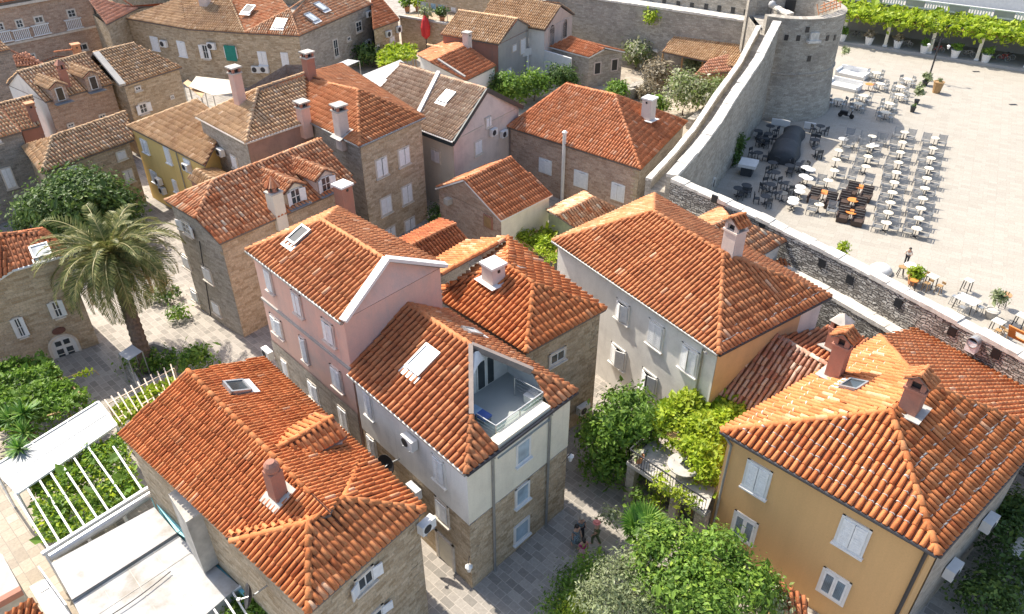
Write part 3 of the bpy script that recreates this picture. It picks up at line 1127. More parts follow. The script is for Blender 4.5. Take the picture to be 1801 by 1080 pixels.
for i in range(10):
    tw.face([tops_r[i], tops_r[i + 1], ap2.lerp(tr0, (i + 1) / 10) - Z3 * .15, ap2.lerp(tr0, i / 10) - Z3 * .15], 0)
for i in range(12):
    tw.face([tops_b[i], tops_b[i + 1], ap2.lerp(tl0, (i + 1) / 12) - Z3 * .15, ap2.lerp(tl0, i / 12) - Z3 * .15], 0)
part(tw, 'terrace_wall', 'white', h2)
dm = MB(); nb = Vector((e2.y, -e2.x, 0))
if nb.dot(fb) > 0: nb = -nb
for s0, s1, m in ((1.0, 1.55, 0), (1.62, 2.2, 0)):
    c = fb + dirb * ((s0 + s1) / 2) + Vector((0, 0, .95)) + nb * .03
    dm.box(c, dirb, nb, Z3, s1 - s0, .06, 1.8, 1)
    dm.box(c + nb * .02, dirb, nb, Z3, s1 - s0 - .14, .06, 1.66, 0)
part(dm, 'terrace_door', ['glass', 'white'], h2)
bm_ = MB()
for p, q in ((ap2, tl0), (ap2, tr0)):
    bm_.bar(p - Vector((0, 0, .02)), q - Vector((0, 0, .02)), .22, .34)
part(bm_, 'terrace_beam', flat_mat('taupe_beam', (.26, .21, .18), .8), h2)
lg = MB()
q0, q1 = tl1, tr1
nin = Vector((-e2.y, e2.x, 0))
if nin.dot(q0) < 0: nin = -nin
lg.box((q0 + q1) / 2 + nin * .28 + Vector((0, 0, -.02)), e2, nin, Z3, (q1 - q0).length - .02, .55, .36)
part(lg, 'terrace_ledge', 'p_cream', h2)
rl = MB()
zr = zf + 1.15
rail = [at(905, 664, zr), at(955, 690, zr), at(872, 749, zr), at(838, 728, zr)]
for i in range(3):
    for k, w in ((0, .05), (.25, .025), (.45, .025), (.65, .025)):
        o = Vector((0, 0, k))
        rl.bar(rail[i] - o, rail[i + 1] - o, w)
for p in rail + [(rail[1] + rail[2]) / 2]:
    rl.bar(p, Vector((p.x, p.y, zf)), .05)
ro = part(rl, 'terrace_railing', 'metal', h2)
gp = MB()
p, q = rail[1], rail[2]
gp.face([p - Vector((0, 0, .1)), q - Vector((0, 0, .1)), Vector((q.x, q.y, zf + .2)), Vector((p.x, p.y, zf + .2))], 0)
p, q = rail[2], rail[3]
gp.face([p - Vector((0, 0, .1)), q - Vector((0, 0, .1)), Vector((q.x, q.y, zf + .2)), Vector((p.x, p.y, zf + .2))], 0)
part(gp, 'glass_panel', 'glasspanel', ro)
skylight(h2, L2, 746, 636, 1.0, 1.45)
skylight(h2, B2, 828, 588, .7, .9)
# blue sunbed and boxes on the terrace
sb = thing('sunbed', 'blue and white padded sunbed on the roof terrace', 'sunbed', at(852, 730, zf))
sm = MB(); dd = (rail[2] - rail[3]).normalized(); d_p = Vector((-dd.y, dd.x, 0))
pc = at(850, 731, zf + .3) + d_p * .0
sm.box(pc, dd, d_p, Z3, .62, .55, .12); sm.box(pc - dd * .55 + Vector((0, 0, .02)), dd, d_p, Z3, .48, .55, .12, 1)
part(sm, 'cushion', ['bluepaint', flat_mat('pale_blue_cloth', (.35, .5, .65))], sb)
sl = MB()
for s in (-1, 1):
    for t in (-.7, .25):
        sl.bar(pc + dd * t + d_p * s * .22, Vector((pc.x, pc.y, zf)) + dd * t + d_p * s * .22, .05)
part(sl, 'leg', 'metal', sb)
ab = thing('storage_box', 'white storage box behind the terrace railing', 'box', at(938, 702, zf))
bm2 = MB(); q = at(938, 704, zf)
bm2.box(q + Vector((0, 0, .25)), dd, d_p, Z3, .5, .9, .46); bm2.box(q + Vector((0, 0, .5)), dd, d_p, Z3, .54, .94, .06)
part(bm2, 'box_body', 'white', ab)
ac_unit(A2, B2w, 728, 772, 'white air conditioner high on the white plaster wall under the gutter')
ac_unit(A2, B2w, 736, 858, 'grey white air conditioner on the stone lower wall beside the alley')
dish(A2, B2w, 704, 806, 'large dark satellite dish on an arm over the alley', .55, (-.55, -.75, .35))
lp = thing('wall_lantern', 'white glass wall lantern on a bracket at the stone corner', 'lantern', onwall(826, 985, A2, B2w))
q = b2 * 0 + w2[1] + outn(A2, B2w) * .1; q.z = onwall(824, 972, A2, B2w).z
n_ = (outn(A2, B2w) + outn(B2w, C2)).normalized()
lm = MB(); lm.bar(q, q + n_ * .45 + Vector((0, 0, .1)), .04); lm.bar(q + n_ * .45 + Vector((0, 0, .1)), q + n_ * .45 - Vector((0, 0, .1)), .03)
part(lm, 'bracket', 'iron', lp)
lm = MB(); lm.lathe(q + n_ * .45 - Vector((0, 0, .55)), [(.08, 0), (.17, .35), (.2, .36), (.05, .5), (0, .52)], 6); part(lm, 'lamp_glass', 'white', lp)
lp = thing('wall_lantern', 'white glass wall lantern on an arm at the far stone corner over the street', 'lantern', onwall(988, 815, B2w, C2))
q = onwall(988, 815, B2w, C2); n_ = (C2 - B2w).normalized()
lm = MB(); lm.bar(q, q + n_ * .75 + Vector((0, 0, .25)), .04); part(lm, 'bracket', 'iron', lp)
lm = MB(); lm.lathe(q + n_ * .7 - Vector((0, 0, .35)), [(.08, 0), (.17, .35), (.2, .36), (.05, .5), (0, .52)], 6); part(lm, 'lamp_glass', 'white', lp)

# --- H3: pink house, left wall flush with H2
d3 = onwall(434, 440, a2, b2); e3 = onwall(602, 567, a2, b2); z3 = (d3.z + e3.z) / 2
d3.z = e3.z = z3
L3 = plane3(d3, e3, e3)
L3 = Plane((434, 440), (602, 567), z3, .44)
d3, e3 = L3.a, L3.b
r30, r31 = L3.hit(567, 388), L3.hit(679, 457)
f3, g3 = at(783, 468, z3), at(593, 366, z3)
h3 = root_at('pink_house', 'faded pink plaster house with white gable coping and orange tiled roof', mid(d3, e3, f3, g3))
build_roof(h3, [[d3, e3, r31, r30], [g3, d3, r30], [f3, g3, r30, r31]], 't_orange', [(r30, r31), (d3, r30), (g3, r30)], biases=[0, .2, .1], jit=1.2, sp=.31)
w3 = inset([d3, e3, f3, g3], .2)
walls(h3, [w3[0], w3[1], w3[2], w3[3]], 'p_pink')
gable(h3, w3[1], w3[2], Vector((r31.x, r31.y, r31.z)) - outn(e3, f3) * -.0, 'p_pink', .1)
cp = MB()
ng = outn(e3, f3)
for p, q in ((e3, r31), (r31, f3)):
    cp.bar(p + ng * .08 + Vector((0, 0, .12)), q + ng * .08 + Vector((0, 0, .12)), .42, .18, up=(0, 0, 1))
part(cp, 'gable_coping', 'white', h3)
A3, B3 = w3[0], w3[1]
bl = MB()
st = MB()
zb1 = onwall(455, 518, A3, B3).z; zb0 = onwall(480, 598, A3, B3).z
nn = outn(A3, B3)
ee = (B3 - A3).normalized()
for zz in (zb1,):
    bl.box(mid(A3, B3) * 1 + Vector((0, 0, zz - mid(A3, B3).z)) + nn * .04, Vector((ee.x, ee.y, 0)).normalized(), nn, Z3, (B3 - A3).length, .12, .14)
part(bl, 'string_course', 'p_grey', h3)
st.quadwall(A3 + nn * .05, B3 + nn * .05, -.1, zb0)
part(st, 'ground_storey', 's_grey', h3)
for tl, br, k in (((463, 468), (485, 518), 'shut'), ((512, 508), (536, 560), 'shut'), ((565, 556), (593, 612), 'shut'),
                  ((474, 548), (502, 598), 'shut'), ((580, 638), (606, 692), 'shut'), ((526, 588), (546, 640), 'ajar')):
    window(h3, A3, B3, tl, br, k, framem='p_rose', shutm='shut')
for tl, br in (((492, 630), (515, 662)), ((540, 663), (566, 712)), ((593, 708), (618, 762))):
    window(h3, A3, B3, tl, br, 'shut')
skylight(h3, L3, 528, 417, .8, 1.1, 'glass')
gutter(h3, d3, e3)
ac_unit(A3, B3, 478, 618, 'white air conditioner low on the pink wall at its far end')
ac_unit(A3, B3, 489, 650, 'white air conditioner below the other one near the alley roof')

# --- H4: stone house bottom left with crossing hipped block
z4 = 7.6
L4 = Plane((208, 761), (543, 1078), z4, .43)
la, lb = at(208, 761, z4), at(543, 1078, z4)
m1, m2 = L4.hit(330, 651), L4.hit(552, 874)
ra, rb = at(462, 629, z4), at(640, 793, z4)
F4 = Plane((543, 1078), (748, 896), z4, .42)
rc = at(748, 896, z4)
n1, n0 = F4.hit(605, 877), F4.hit(542, 918)
bl4 = L4.a + (L4.b - L4.a) * 0
lj = at(415, 957, z4)
bk = at(400, 935, z4)
h4 = root_at('stone_house', 'stone house in the lower left with bright orange roof and a crossing hipped end', mid(la, lb, rc, ra))
# upper left plane of the block descends into the main roof (valleys where the planes cross)
R4 = plane3(m1, m2, ra)
av = (n1 - n0); av.z = 0; av.normalize()
dv = Vector((-av.y, av.x, 0))
if dv.dot(m1 - n0) < 0: dv = -dv
tq = (n0.z - z4) / .42
c0, c1_ = n0 + dv * tq - av * tq * .95 - Z3 * tq * .42, n1 + dv * tq + av * tq * .95 - Z3 * tq * .42
x0, x1 = c0 + dv * 2.2 + av * .5 - Z3 * .92, c1_ + dv * 2.2 - av * .5 - Z3 * .92
md = (m2 - m1).normalized()
build_roof(h4, [[la, lj, m2 + md * 1.2, m1], [rb, ra, m1, m2 + md * 1.2]], 't_new', [(m1, m2 - md * .2)], biases=[-.05, .05], jit=1.0, sp=.215, cl=.45)
build_roof(h4, [[lb, rc, n1, n0], [lj, lb, n0], [rc, rb, n1], [n0, n1, c1_, x1, x0, c0]], 't_new',
           [(n0, n1), (n0, lb), (n1, rc), (n1, rb.lerp(c1_, .5)), (n0, lj.lerp(c0, .5))], 'block_roof', biases=[.1, 0, 0, .12], jit=1.2, sp=.27)
w4 = inset([la, lb, rc, ra], .25)
walls(h4, w4, 's_tan')
gable(h4, w4[0], w4[3], Vector((m1.x, m1.y, m1.z)), 's_tan')
quoins(h4, w4[2], w4[1], w4[3], 0, z4 - .3, 's_tan')
window(h4, w4[1], w4[2], (622, 991), (660, 1047), 'open', framem='frame')
window(h4, w4[1], w4[2], (638, 1060), (676, 1112), 'open', framem='frame')
skylight(h4, R4, 416, 685, .95, .95, 'glass')
chimney(h4, L4, 490, 872, axes_of(L4.a, L4.b), .58, .58, 1.5, 'round', 'p_brick', 'p_brick')
# gabled dormer on the right slope
D0, D1 = R4.hit(488, 789), None
zd = R4.hit(488, 789).z + .05
dr0, dr1 = at(488, 788, zd), at(585, 733, zd)
ax4 = (dr1 - dr0); ax4.z = 0; ax4.normalize()
px4 = Vector((-ax4.y, ax4.x, 0))
if px4.dot(dr0) > 0: px4 = -px4   # towards camera side
wd = 1.05
ef0, ef1 = dr0 + px4 * wd - Vector((0, 0, .45)), dr1 + px4 * wd - Vector((0, 0, .45))
eb0, eb1 = dr0 - px4 * wd - Vector((0, 0, .45)), dr1 - px4 * wd - Vector((0, 0, .45))
build_roof(h4, [[ef0, ef1, dr1, dr0], [eb1, eb0, dr0, dr1]], 't_new', [(dr0, dr1)], 'dormer_roof')
dw = MB()
i1, i0 = ef1 - ax4 * .2 - px4 * .15, ef0 - px4 * .15
j1 = eb1 - ax4 * .2 + px4 * .15
dw.quadwall(i0, i1, zd - 2.4, zd - .5); dw.quadwall(i1, j1, zd - 2.4, zd - .5)
dw.face([Vector((i1.x, i1.y, zd - .5)), Vector((j1.x, j1.y, zd - .5)), dr1 - ax4 * .2 - Vector((0, 0, .12))])
part(dw, 'dormer', 'p_rose', h4)
cb = MB()
bx = [at(*p, 6.7) for p in ((296, 869), (324, 850), (358, 898), (327, 919))]
bx = [bx[0], bx[1] , bx[2], bx[3]]
cb.prism([(p.x, p.y) for p in bx], 3.2, 6.7)
part(cb, 'wall_buttress', 'concrete', h4)
ac_unit(w4[1], w4[2], 742, 918, 'white air conditioner at the corner just under the orange eaves', .8, .55)
dish(w4[0], w4[1], 470, 1030, 'dark satellite dish on the lower left stone wall', .5, (-.8, -.3, .3))

# --- H1: ochre house
z1 = 7.7
F1 = Plane((1268, 757), (1650, 976), z1, .44)
p1, p2 = F1.a, F1.b
c41 = at(1842, 760, z1); k1 = at(1548, 592, z1)
a1 = F1.hit(1567, 721)
t_ = at(1618, 672, a1.z); a1b = t_
Bk1 = plane3(a1b, k1, c41)
w10, w11 = Bk1.hit(1628, 573), Bk1.hit(1870, 695)
h1 = root_at('ochre_house', 'ochre plaster house in the lower right with white shutters and wide hipped roof', mid(p1, p2, c41, k1))
R1 = plane3(p2, c41, a1)
build_roof(h1, [[p1, p2, a1], [p2, c41, a1b, a1], [k1, p1, a1, a1b]], 't_new',
           [(p1, a1), (p2, a1), (a1, a1b), (a1b, c41), (a1b, k1)], biases=[0, 0, .22], jit=1.1, caprad=.17, sp=.30, cl=.58, mort=[6, 6, 4])
build_roof(h1, [[w10, k1, a1b, c41, w11]], 't_new', [], 'back_roof', sp=.34, cl=.6, biases=[.15])
w1 = inset([p1, p2, c41, k1], .28)
walls(h1, w1, 'p_ochre')
rw = MB(); nr1 = outn(w1[1], w1[2]) * .05
e1v = (w1[2] - w1[1]).normalized()
rw.quadwall(w1[1] + nr1 + e1v * 1.3, w1[2] + nr1, -.1, z1 - .2)
part(rw, 'side_wall_facing', 's_grey', h1)
for tl, br, k in (((1304, 805), (1360, 878), 'shut'), ((1465, 903), (1535, 981), 'shut')):
    window(h1, w1[0], w1[1], tl, br, k, framem='white')
for tl, br in (((1282.5, 895), (1335, 963)), ((1434, 995), (1499, 1067))):
    fo = window(h1, w1[0], w1[1], tl, br, 'louvre', framem='white', sill=False)
gutter(h1, p1, p2, 'iron', .1); gutter(h1, p2, c41, 'iron', .1)
q = w1[0] + outn(w1[0], w1[1]) * .12 + (w1[1] - w1[0]).normalized() * .25
pipe(h1, [p1 + Vector((.1, 0, -.1)), Vector((q.x, q.y, z1 - .7)), Vector((q.x, q.y, 0))], .07)
q = w1[1] + outn(w1[0], w1[1]) * .1 - (w1[1] - w1[0]).normalized() * .15
pipe(h1, [Vector((q.x, q.y, z1 - .3)), Vector((q.x, q.y, 0))], .08, 'iron')
ax1 = axes_of(p1, p2)
chimney(h1, R1, 1598, 722, ax1, .8, .8, 1.35, 'tile', 'p_brick')
Lp1 = plane3(k1, p1, a1)
chimney(h1, Lp1, 1466, 662, ax1, .72, .72, 2.0, 'tile', 'p_brick')
skylight(h1, Lp1, 1502, 682, .9, .9, 'glass')
for px, py, lb_ in ((1664, 994, 'white air conditioner at the near corner of the ochre house'), (1728, 912, 'white air conditioner high on the grey side wall')):
    ac_unit(w1[1], w1[2], px, py, lb_, .95, .65, .45)

# --- H7: big white house in the middle right
z7 = 8.0
F7 = Plane((972, 423), (1264, 623), z7, .45)
a7, b7 = F7.a, F7.b
c7 = at(1461, 521, z7)
r70, r71 = F7.hit(1149, 371), F7.hit(1272, 445)
d7 = at(1150, 346, z7)
h7 = root_at('white_house', 'long white plaster house with pale shutters and the broad orange hipped roof near the rampart', mid(a7, b7, c7, d7))
RR7 = plane3(b7, c7, r71)
BK7 = plane3(c7, r70, r71)
d7 = Vector((d7.x, d7.y, BK7.z(d7.x, d7.y)))
build_roof(h7, [[a7, b7, r71, r70], [b7, c7, r71], [d7, a7, r70], [c7, d7, r70, r71]], 't_orange',
           [(r70, r71), (a7, r70), (b7, r71), (c7, r71), (d7, r70)], biases=[.02, .05, .3, 0], mort=[0, 2, 0, 0])
w7 = inset([a7, b7, c7, far_corner(a7, b7, c7)], .26)
walls(h7, w7, 'p_white')
for tl, br, k in (((1081.5, 522.5), (1109, 573), 'ajar'), ((1136.6, 558), (1170, 620), 'shut'), ((1193, 600), (1231.5, 665), 'shut'),
                  ((1072, 599), (1102.5, 654), 'ajar'), ((1125, 644), (1158, 701), 'ajar')):
    window(h7, w7[0], w7[1], tl, br, k, framem='p_white', shutm='shut')
gutter(h7, a7, b7); gutter(h7, b7, c7, 'iron')
fc = MB(); nr7 = outn(w7[1], w7[2]) * .04
fc.quadwall(w7[1] + nr7, w7[1] + nr7 + (w7[2] - w7[1]) * .78, 2.0, z7 - .3)
part(fc, 'ochre_side_face', plaster_mat('plaster_sand', (.60, .42, .24), (.4, .3, .2), .5, .8), h7)
q = w7[1] + outn(w7[0], w7[1]) * .1 - (w7[1] - w7[0]).normalized() * .9
pipe(h7, [b7 + Vector((-.6, .2, -.1)), Vector((q.x, q.y, z7 - .5)), Vector((q.x, q.y, 0))], .07)
pp7 = plane3(c7, r70, r71)
chimney(h7, RR7, 1287, 441, axes_of(a7, b7), .9, .9, 1.35, 'tile', 'p_rose', flash=False)

# --- H15: low gabled roof behind H7 towards the rampart
z15 = 6.2
D15 = Plane((1342, 447), (1382, 424), z15, .42)
h15 = root_at('low_house', 'low orange roofed outbuilding between the white house and the rampart', mid(D15.a, D15.b))
q0, q1 = D15.hit(1243, 404), D15.hit(1284, 381)
u0, u1 = at(1222, 388, q0.z - 1.0), at(1270, 364, q0.z - 1.0)
build_roof(h15, [[D15.a, D15.b, q1, q0], [u1, u0, q0, q1]], 't_mixed', [(q0, q1), (q1, D15.b)])
w15 = inset([u0, D15.a, D15.b, u1], .25)
walls(h15, w15, 'p_white', drop=.3, ztops=[u0.z - .3, z15 - .2, z15 - .2, u1.z - .3])
lr = thing('lean_to_roof', 'small dark red sheet roof beside the rampart under the white house eaves', 'lean-to roof', at(1375, 470, 0))
pm = [at(*p, z) for p, z in (((1350, 470), 4.6), ((1375, 480), 4.2), ((1400, 462), 4.6), ((1372, 453), 5.0))]
build_roof(lr, [pm], 't_red', [], 'roof_sheet', .1)
lw = MB(); lw.prism([(p.x, p.y) for p in inset(pm, .15)], 0, [p.z - .12 for p in pm]); part(lw, 'wall', 'p_grey', lr)

# --- H8: mottled roof between H7 and the ochre house
r80 = onwall(1366, 590, w7[1], w7[2]); z8r = r80.z
r80 = at(1367, 591, z8r); r81 = at(1458, 643, z8r)
h8 = root_at('annex_house', 'small annex with mottled brown and white tiles wedged between the white and ochre houses', mid(r80, r81))
e80 = at(1247, 684, z8r - 2.3)
e81 = at(1345, 735, z8r - 2.3)
e82, e83 = at(1530, 600, z8r - 1.8), at(1462, 574, z8r - 1.8)
build_roof(h8, [[e80, e81, r81, r80]], 't_mottle', [(r80, r81)], jit=1.6)
build_roof(h8, [[e82, e83, r80, r81]], 't_red', [], 'back_roof', jit=1.3)
wb = inset([e80, e81, e82, e83], .3)
walls(h8, wb, 's_grey', drop=.25)
P8 = plane3(e82, e83, r80)
chimney(h8, P8, 1466, 616, axes_of(r80, r81), .8, .8, 1.5, 'pyr', 'p_brick')

# --- H6: house with the white chimney
z6 = 8.1
F6 = Plane((779, 530), (925, 621), z6, .42)
a6, b6 = F6.a, F6.b
c6 = at(1066, 543, z6)
ap6, rl6 = F6.hit(938, 498), F6.hit(893, 466)
lf6 = F6.hit(780, 503)
Rp6 = plane3(b6, c6, ap6); Bp6 = plane3(c6, ap6, rl6)
zq = rl6.z
w60, w61 = at(776, 482, zq + .1), at(894, 417, zq + .1)
h6 = root_at('corner_house', 'stone house with a square white chimney and bright orange hipped roof in the centre', mid(a6, b6, c6))
bk6 = at(975, 468, z6)
n61 = at(822, 425, zq - .9); n60 = at(762, 462, zq - .9)
md6 = at(905, 452, zq)
build_roof(h6, [[a6, b6, ap6, rl6, lf6], [b6, c6, ap6], [c6, w61, rl6, ap6], [lf6, rl6, w61, w60], [w61, n61, n60, w60]], 't_new',
           [(rl6, ap6), (ap6, b6), (ap6, c6), (w60, w61), (rl6, w61)], biases=[-.05, .0, .05, .2, .25], sp=.31)
w6 = inset([a6, b6, c6, far_corner(a6, b6, c6)], .22)
walls(h6, w6, 's_tan')
quoins(h6, w6[2], w6[1], w6[3], 0, z6 - .3, 's_tan')
window(h6, w6[1], w6[2], (964, 607), (995, 647), 'glass', framem='frame')
chimney(h6, F6, 868, 495, axes_of(b6, c6), .95, .95, 1.15, 'plain', 'p_rose', 'white')
skylight(h6, Bp6, 918, 474, .6, 1.0)
ac_unit(w6[1], w6[2], 1020, 715, 'white air conditioner low on the stone wall above the shaded alley')

# --- H5: tall stone house with two dormers
r50, r51, ep5 = None, None, None
z5f = 7.9
F5 = Plane((386, 428), (627, 321), z5f, .50)
a5, b5 = F5.a, F5.b
r50, r51 = F5.hit(374, 317), F5.hit(565, 245)
hl0 = F5.hit(343, 384)
z5e = hl0.z
far5 = at(291, 353, z5e)
h5 = root_at('tall_stone_house', 'tall four storey stone house with dormers and pale patched orange roof beside the palm', mid(a5, b5, far5))
bk0 = Vector((r51.x - F5.n.x / F5.n.z * 0, r51.y, 0))
dback = (r50 - (a5 + (b5 - a5) * ((r50 - a5).dot((b5 - a5).normalized()) / (b5 - a5).length)))
dback.z = 0
kk = (r50.z - z5e) / max(.1, (r50.z - a5.z))
bb0, bb1 = far5, r51 + dback * kk + Vector((0, 0, z5e - r51.z))
build_roof(h5, [[a5, b5, r51, r50, hl0], [hl0, r50, far5], [bb1, far5, r50, r51]], 't_mixed', [(r50, r51), (r50, hl0), (r50, far5)], biases=[0, 0, .1], jit=1.3)
ww5 = inset([far5, hl0, a5, b5, bb1], .25)
walls(h5, ww5, 's_tan', ztops=[z5e - .1, z5e - .1, z5f - .1, z5f - .1, z5e - .1])
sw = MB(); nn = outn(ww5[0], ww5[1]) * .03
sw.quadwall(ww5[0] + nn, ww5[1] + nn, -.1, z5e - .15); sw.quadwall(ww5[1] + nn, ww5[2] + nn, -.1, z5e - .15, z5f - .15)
part(sw, 'grey_facing', 's_grey', h5)  # grey stone puts the weaker light on this side into the colour
for tl, br, k in (((318, 384), (341, 418), 'open'), ((318, 444), (339, 476), 'shut'), ((354, 464), (378, 501), 'shut'),
                  ((334, 505), (353, 534), 'shut'), ((371, 526), (392, 558), 'shut')):
    window(h5, ww5[0], ww5[1], tl, br, k)
quoins(h5, ww5[2], ww5[1], ww5[3], 0, z5f - .3, 's_tan')
door(h5, ww5[0], ww5[1], (340, 551), (372, 606), 'white', 'frame', True, True)
sg = thing('shop_sign', 'small dark red sign board over the arched stone doorway', 'sign', onwall(341, 549, ww5[0], ww5[1]))
q = onwall(341, 551, ww5[0], ww5[1]); nn = outn(ww5[0], ww5[1])
sm_ = MB(); sm_.box(q + nn * .5, nn, Z3.cross(nn), Z3, .8, .08, .45); sm_.bar(q + Z3 * .3, q + nn * .95 + Z3 * .3, .04); part(sm_, 'sign_board', flat_mat('sign_red', (.25, .03, .03)), sg)
pts_ = [onwall(352, 424, ww5[0], ww5[1]) + nn * .05, onwall(372, 556, ww5[0], ww5[1]) + nn * .05]
pipe(h5, pts_, .035, 'iron', 'wall_cable')
ax5 = axes_of(a5, b5)
chimney(h5, F5, 488, 373, ax5, .85, .85, 1.5, 'cone', 'p_cream', flash=False)
chimney(h5, F5, 608, 368, ax5, .95, .95, 1.9, 'plain', 'p_brick', 'white', flash=False)


def dormer(parent, pl, px, py, ax, w=1.5, dep=2.4, h=1.25, style='t_mixed', wallm='p_cream', kind='open', tl=None, br=None):
    """small gabled dormer: front foot of its face at pixel px,py on plane pl, ridge running into the roof"""
    e = ax[0]; f = outn(Vector((0, 0, 0)) + pl.a, pl.b)
    p = pl.hit(px, py)
    p = Vector((p.x, p.y, p.z))
    z0, zt = p.z - .1, p.z + h
    A, B = p - e * w / 2, p + e * w / 2
    slope = abs(pl.n.x * f.x + pl.n.y * f.y) / pl.n.z
    L = (h + .55) / slope
    mb = MB()
    mb.quadwall(A, B, z0, zt)
    mb.face([Vector((A.x, A.y, zt)), Vector((B.x, B.y, zt)), Vector((p.x, p.y, zt + w * .3))])
    mb.quadwall(A - f * L, A, z0, zt); mb.quadwall(B, B - f * L, z0, zt)
    part(mb, 'dormer', wallm, parent)
    ov = .18; zr = zt + w * .3 + .06; ze = zt - .06
    g = f * .22
    R0, R1 = Vector((p.x, p.y, zr)) + g, Vector((p.x, p.y, zr)) - f * (L * 1.05)
    A0, A1 = Vector((A.x, A.y, ze)) - e * ov + g, Vector((A.x, A.y, ze)) - e * ov - f * L * .8
    B0, B1 = Vector((B.x, B.y, ze)) + e * ov + g, Vector((B.x, B.y, ze)) + e * ov - f * L * .8
    build_roof(parent, [[A1, A0, R0, R1], [B0, B1, R1, R0]], style, [(R0, R1)], 'dormer_roof', .08, 1.2, .24, .4, caprad=.11)
    c = Vector((p.x, p.y, p.z + h * .5)) + f * .0
    # window
    fo = MB(); ww, hh = w * .42, h * .8
    fo.box(c + f * .03, e, f, Z3, ww + .16, .1, hh + .12, 0); o = part(fo, 'dormer_window', 'white', parent)
    g_ = MB(); g_.box(c + f * .06, e, f, Z3, ww, .08, hh, 0); part(g_, 'pane', 'dark' if kind == 'dark' else 'glass', o)
    if kind == 'open':
        for s in (-1, 1):
            sh = MB(); d = (e * s * .9 + f * .45).normalized()
            sh.box(c + e * s * (ww / 2 + .05) + d * ww * .35 + f * .08, d, d.cross(Z3), Z3, ww * .7, .05, hh, 0); part(sh, 'shutter', 'shut', o)
        mm = MB(); mm.box(c + f * .1, e, f, Z3, .06, .04, hh, 0); mm.box(c + f * .1, e, f, Z3, ww, .04, .05, 0); part(mm, 'sash', 'white', o)
    ap = MB(); ap.box(Vector((p.x, p.y, p.z + .02)) + f * .3 - Vector((0, 0, .1)), e, f, Z3, w + .3, .7, .05, 0); part(ap, 'apron', flat_mat('lead_apron', (.20, .205, .21)), parent)


dormer(h5, F5, 521, 358, ax5, 1.5, 2.4, 1.2, 't_mixed', 'p_cream', 'open')
dormer(h5, F5, 574, 336, ax5, 1.5, 2.4, 1.2, 't_mixed', 'p_rose', 'open')

# --- H12: tall stone L-shaped house
z12 = 9.5
F12 = Plane((543, 213), (632, 257), z12, .42)
b12, c12, d12 = at(543, 213, z12), at(632, 257, z12), at(746, 206, z12)
t0 = F12.hit(629, 158); v12 = F12.hit(537, 138)
a12, e12 = at(432, 251, z12), at(345, 205, z12)
G12 = Plane((432, 251), (543, 213), z12, .42)
s0, s1 = G12.hit(453, 156), G12.hit(537, 128)
h12 = root_at('tall_stone_house', 'tall L-shaped stone house with a long pale hipped roof and two chimneys', mid(a12, c12, d12))
fr12 = d12 + (t0 - c12) * 1.0; fr12.z = z12
far12 = at(600, 112, z12)
build_roof(h12, [[a12, b12, v12, s1, s0]], 't_old', [(s0, s1), (s0, a12), (s0, e12)], 'roof', biases=[.05])
build_roof(h12, [[e12, a12, s0]], 't_old', [], 'hip_roof')
build_roof(h12, [[b12, c12, t0, v12], [c12, d12, t0], [d12, far12, v12, t0]], 't_orange', [(v12, t0), (t0, c12), (t0, d12)], 'wing_roof', biases=[.15, .0, .1])
far_e = e12 + (b12 - a12)
w12 = inset([e12, a12, b12, c12, d12, far12, at(500, 110, z12)], .25)
walls(h12, w12, 's_pink')
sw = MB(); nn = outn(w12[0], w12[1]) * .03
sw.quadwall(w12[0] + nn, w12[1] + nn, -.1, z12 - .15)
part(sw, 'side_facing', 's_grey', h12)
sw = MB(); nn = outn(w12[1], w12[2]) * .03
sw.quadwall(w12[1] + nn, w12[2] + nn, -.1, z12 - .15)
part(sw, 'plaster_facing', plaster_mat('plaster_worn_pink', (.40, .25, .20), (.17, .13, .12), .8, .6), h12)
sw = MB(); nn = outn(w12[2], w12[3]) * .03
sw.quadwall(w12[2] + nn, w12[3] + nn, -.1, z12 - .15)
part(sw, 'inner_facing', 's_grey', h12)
sw = MB(); nn = outn(w12[3], w12[4]) * .03
sw.quadwall(w12[3] + nn, w12[4] + nn, -.1, z12 - .15)
part(sw, 'front_facing', 's_tan', h12)
for tl, br in (((658, 272), (683, 316)), ((698, 254), (721.5, 296)), ((666.5, 340.5), (690, 382)), ((704, 320), (726, 363)), ((709.6, 378), (731, 416)), ((675, 394), (697, 434))):
    window(h12, w12[3], w12[4], tl, br, 'shut')
window(h12, w12[0], w12[1], (366, 246), (384, 284), 'shut')
window(h12, w12[0], w12[1], (405, 270), (422, 300), 'shut')
quoins(h12, w12[3], w12[2], w12[4], 0, z12 - .3, 's_tan')
quoins(h12, w12[4], w12[3], w12[5], 0, z12 - .3, 's_tan')
gutter(h12, a12, b12, 'frame'); gutter(h12, e12, a12, 'frame'); gutter(h12, c12, d12, 'gutter'); gutter(h12, b12, c12, 'gutter')
ac_unit(w12[0], w12[1], 380, 254, 'white air conditioner beside the upper shutter on the grey side wall')
ac_unit(w12[0], w12[1], 393, 266, 'second white air conditioner stepping down beside that shutter')
chimney(h12, F12, 602, 236, axes_of(b12, c12), .85, .85, 1.9, 'slab', 'p_rose', 'concrete')
chimney(h12, G12, 536, 216, axes_of(a12, b12), .8, .8, 1.3, 'slab', 'p_pink', 'concrete', flash=False)
chimney(h12, G12, 545, 130, axes_of(a12, b12), .8, .8, 1.4, 'slab', 'p_brick', 'concrete', flash=False)
chimney(h12, G12, 420, 165, axes_of(a12, b12), .75, .75, 1.7, 'slab', 'p_pink', 'concrete', flash=False)

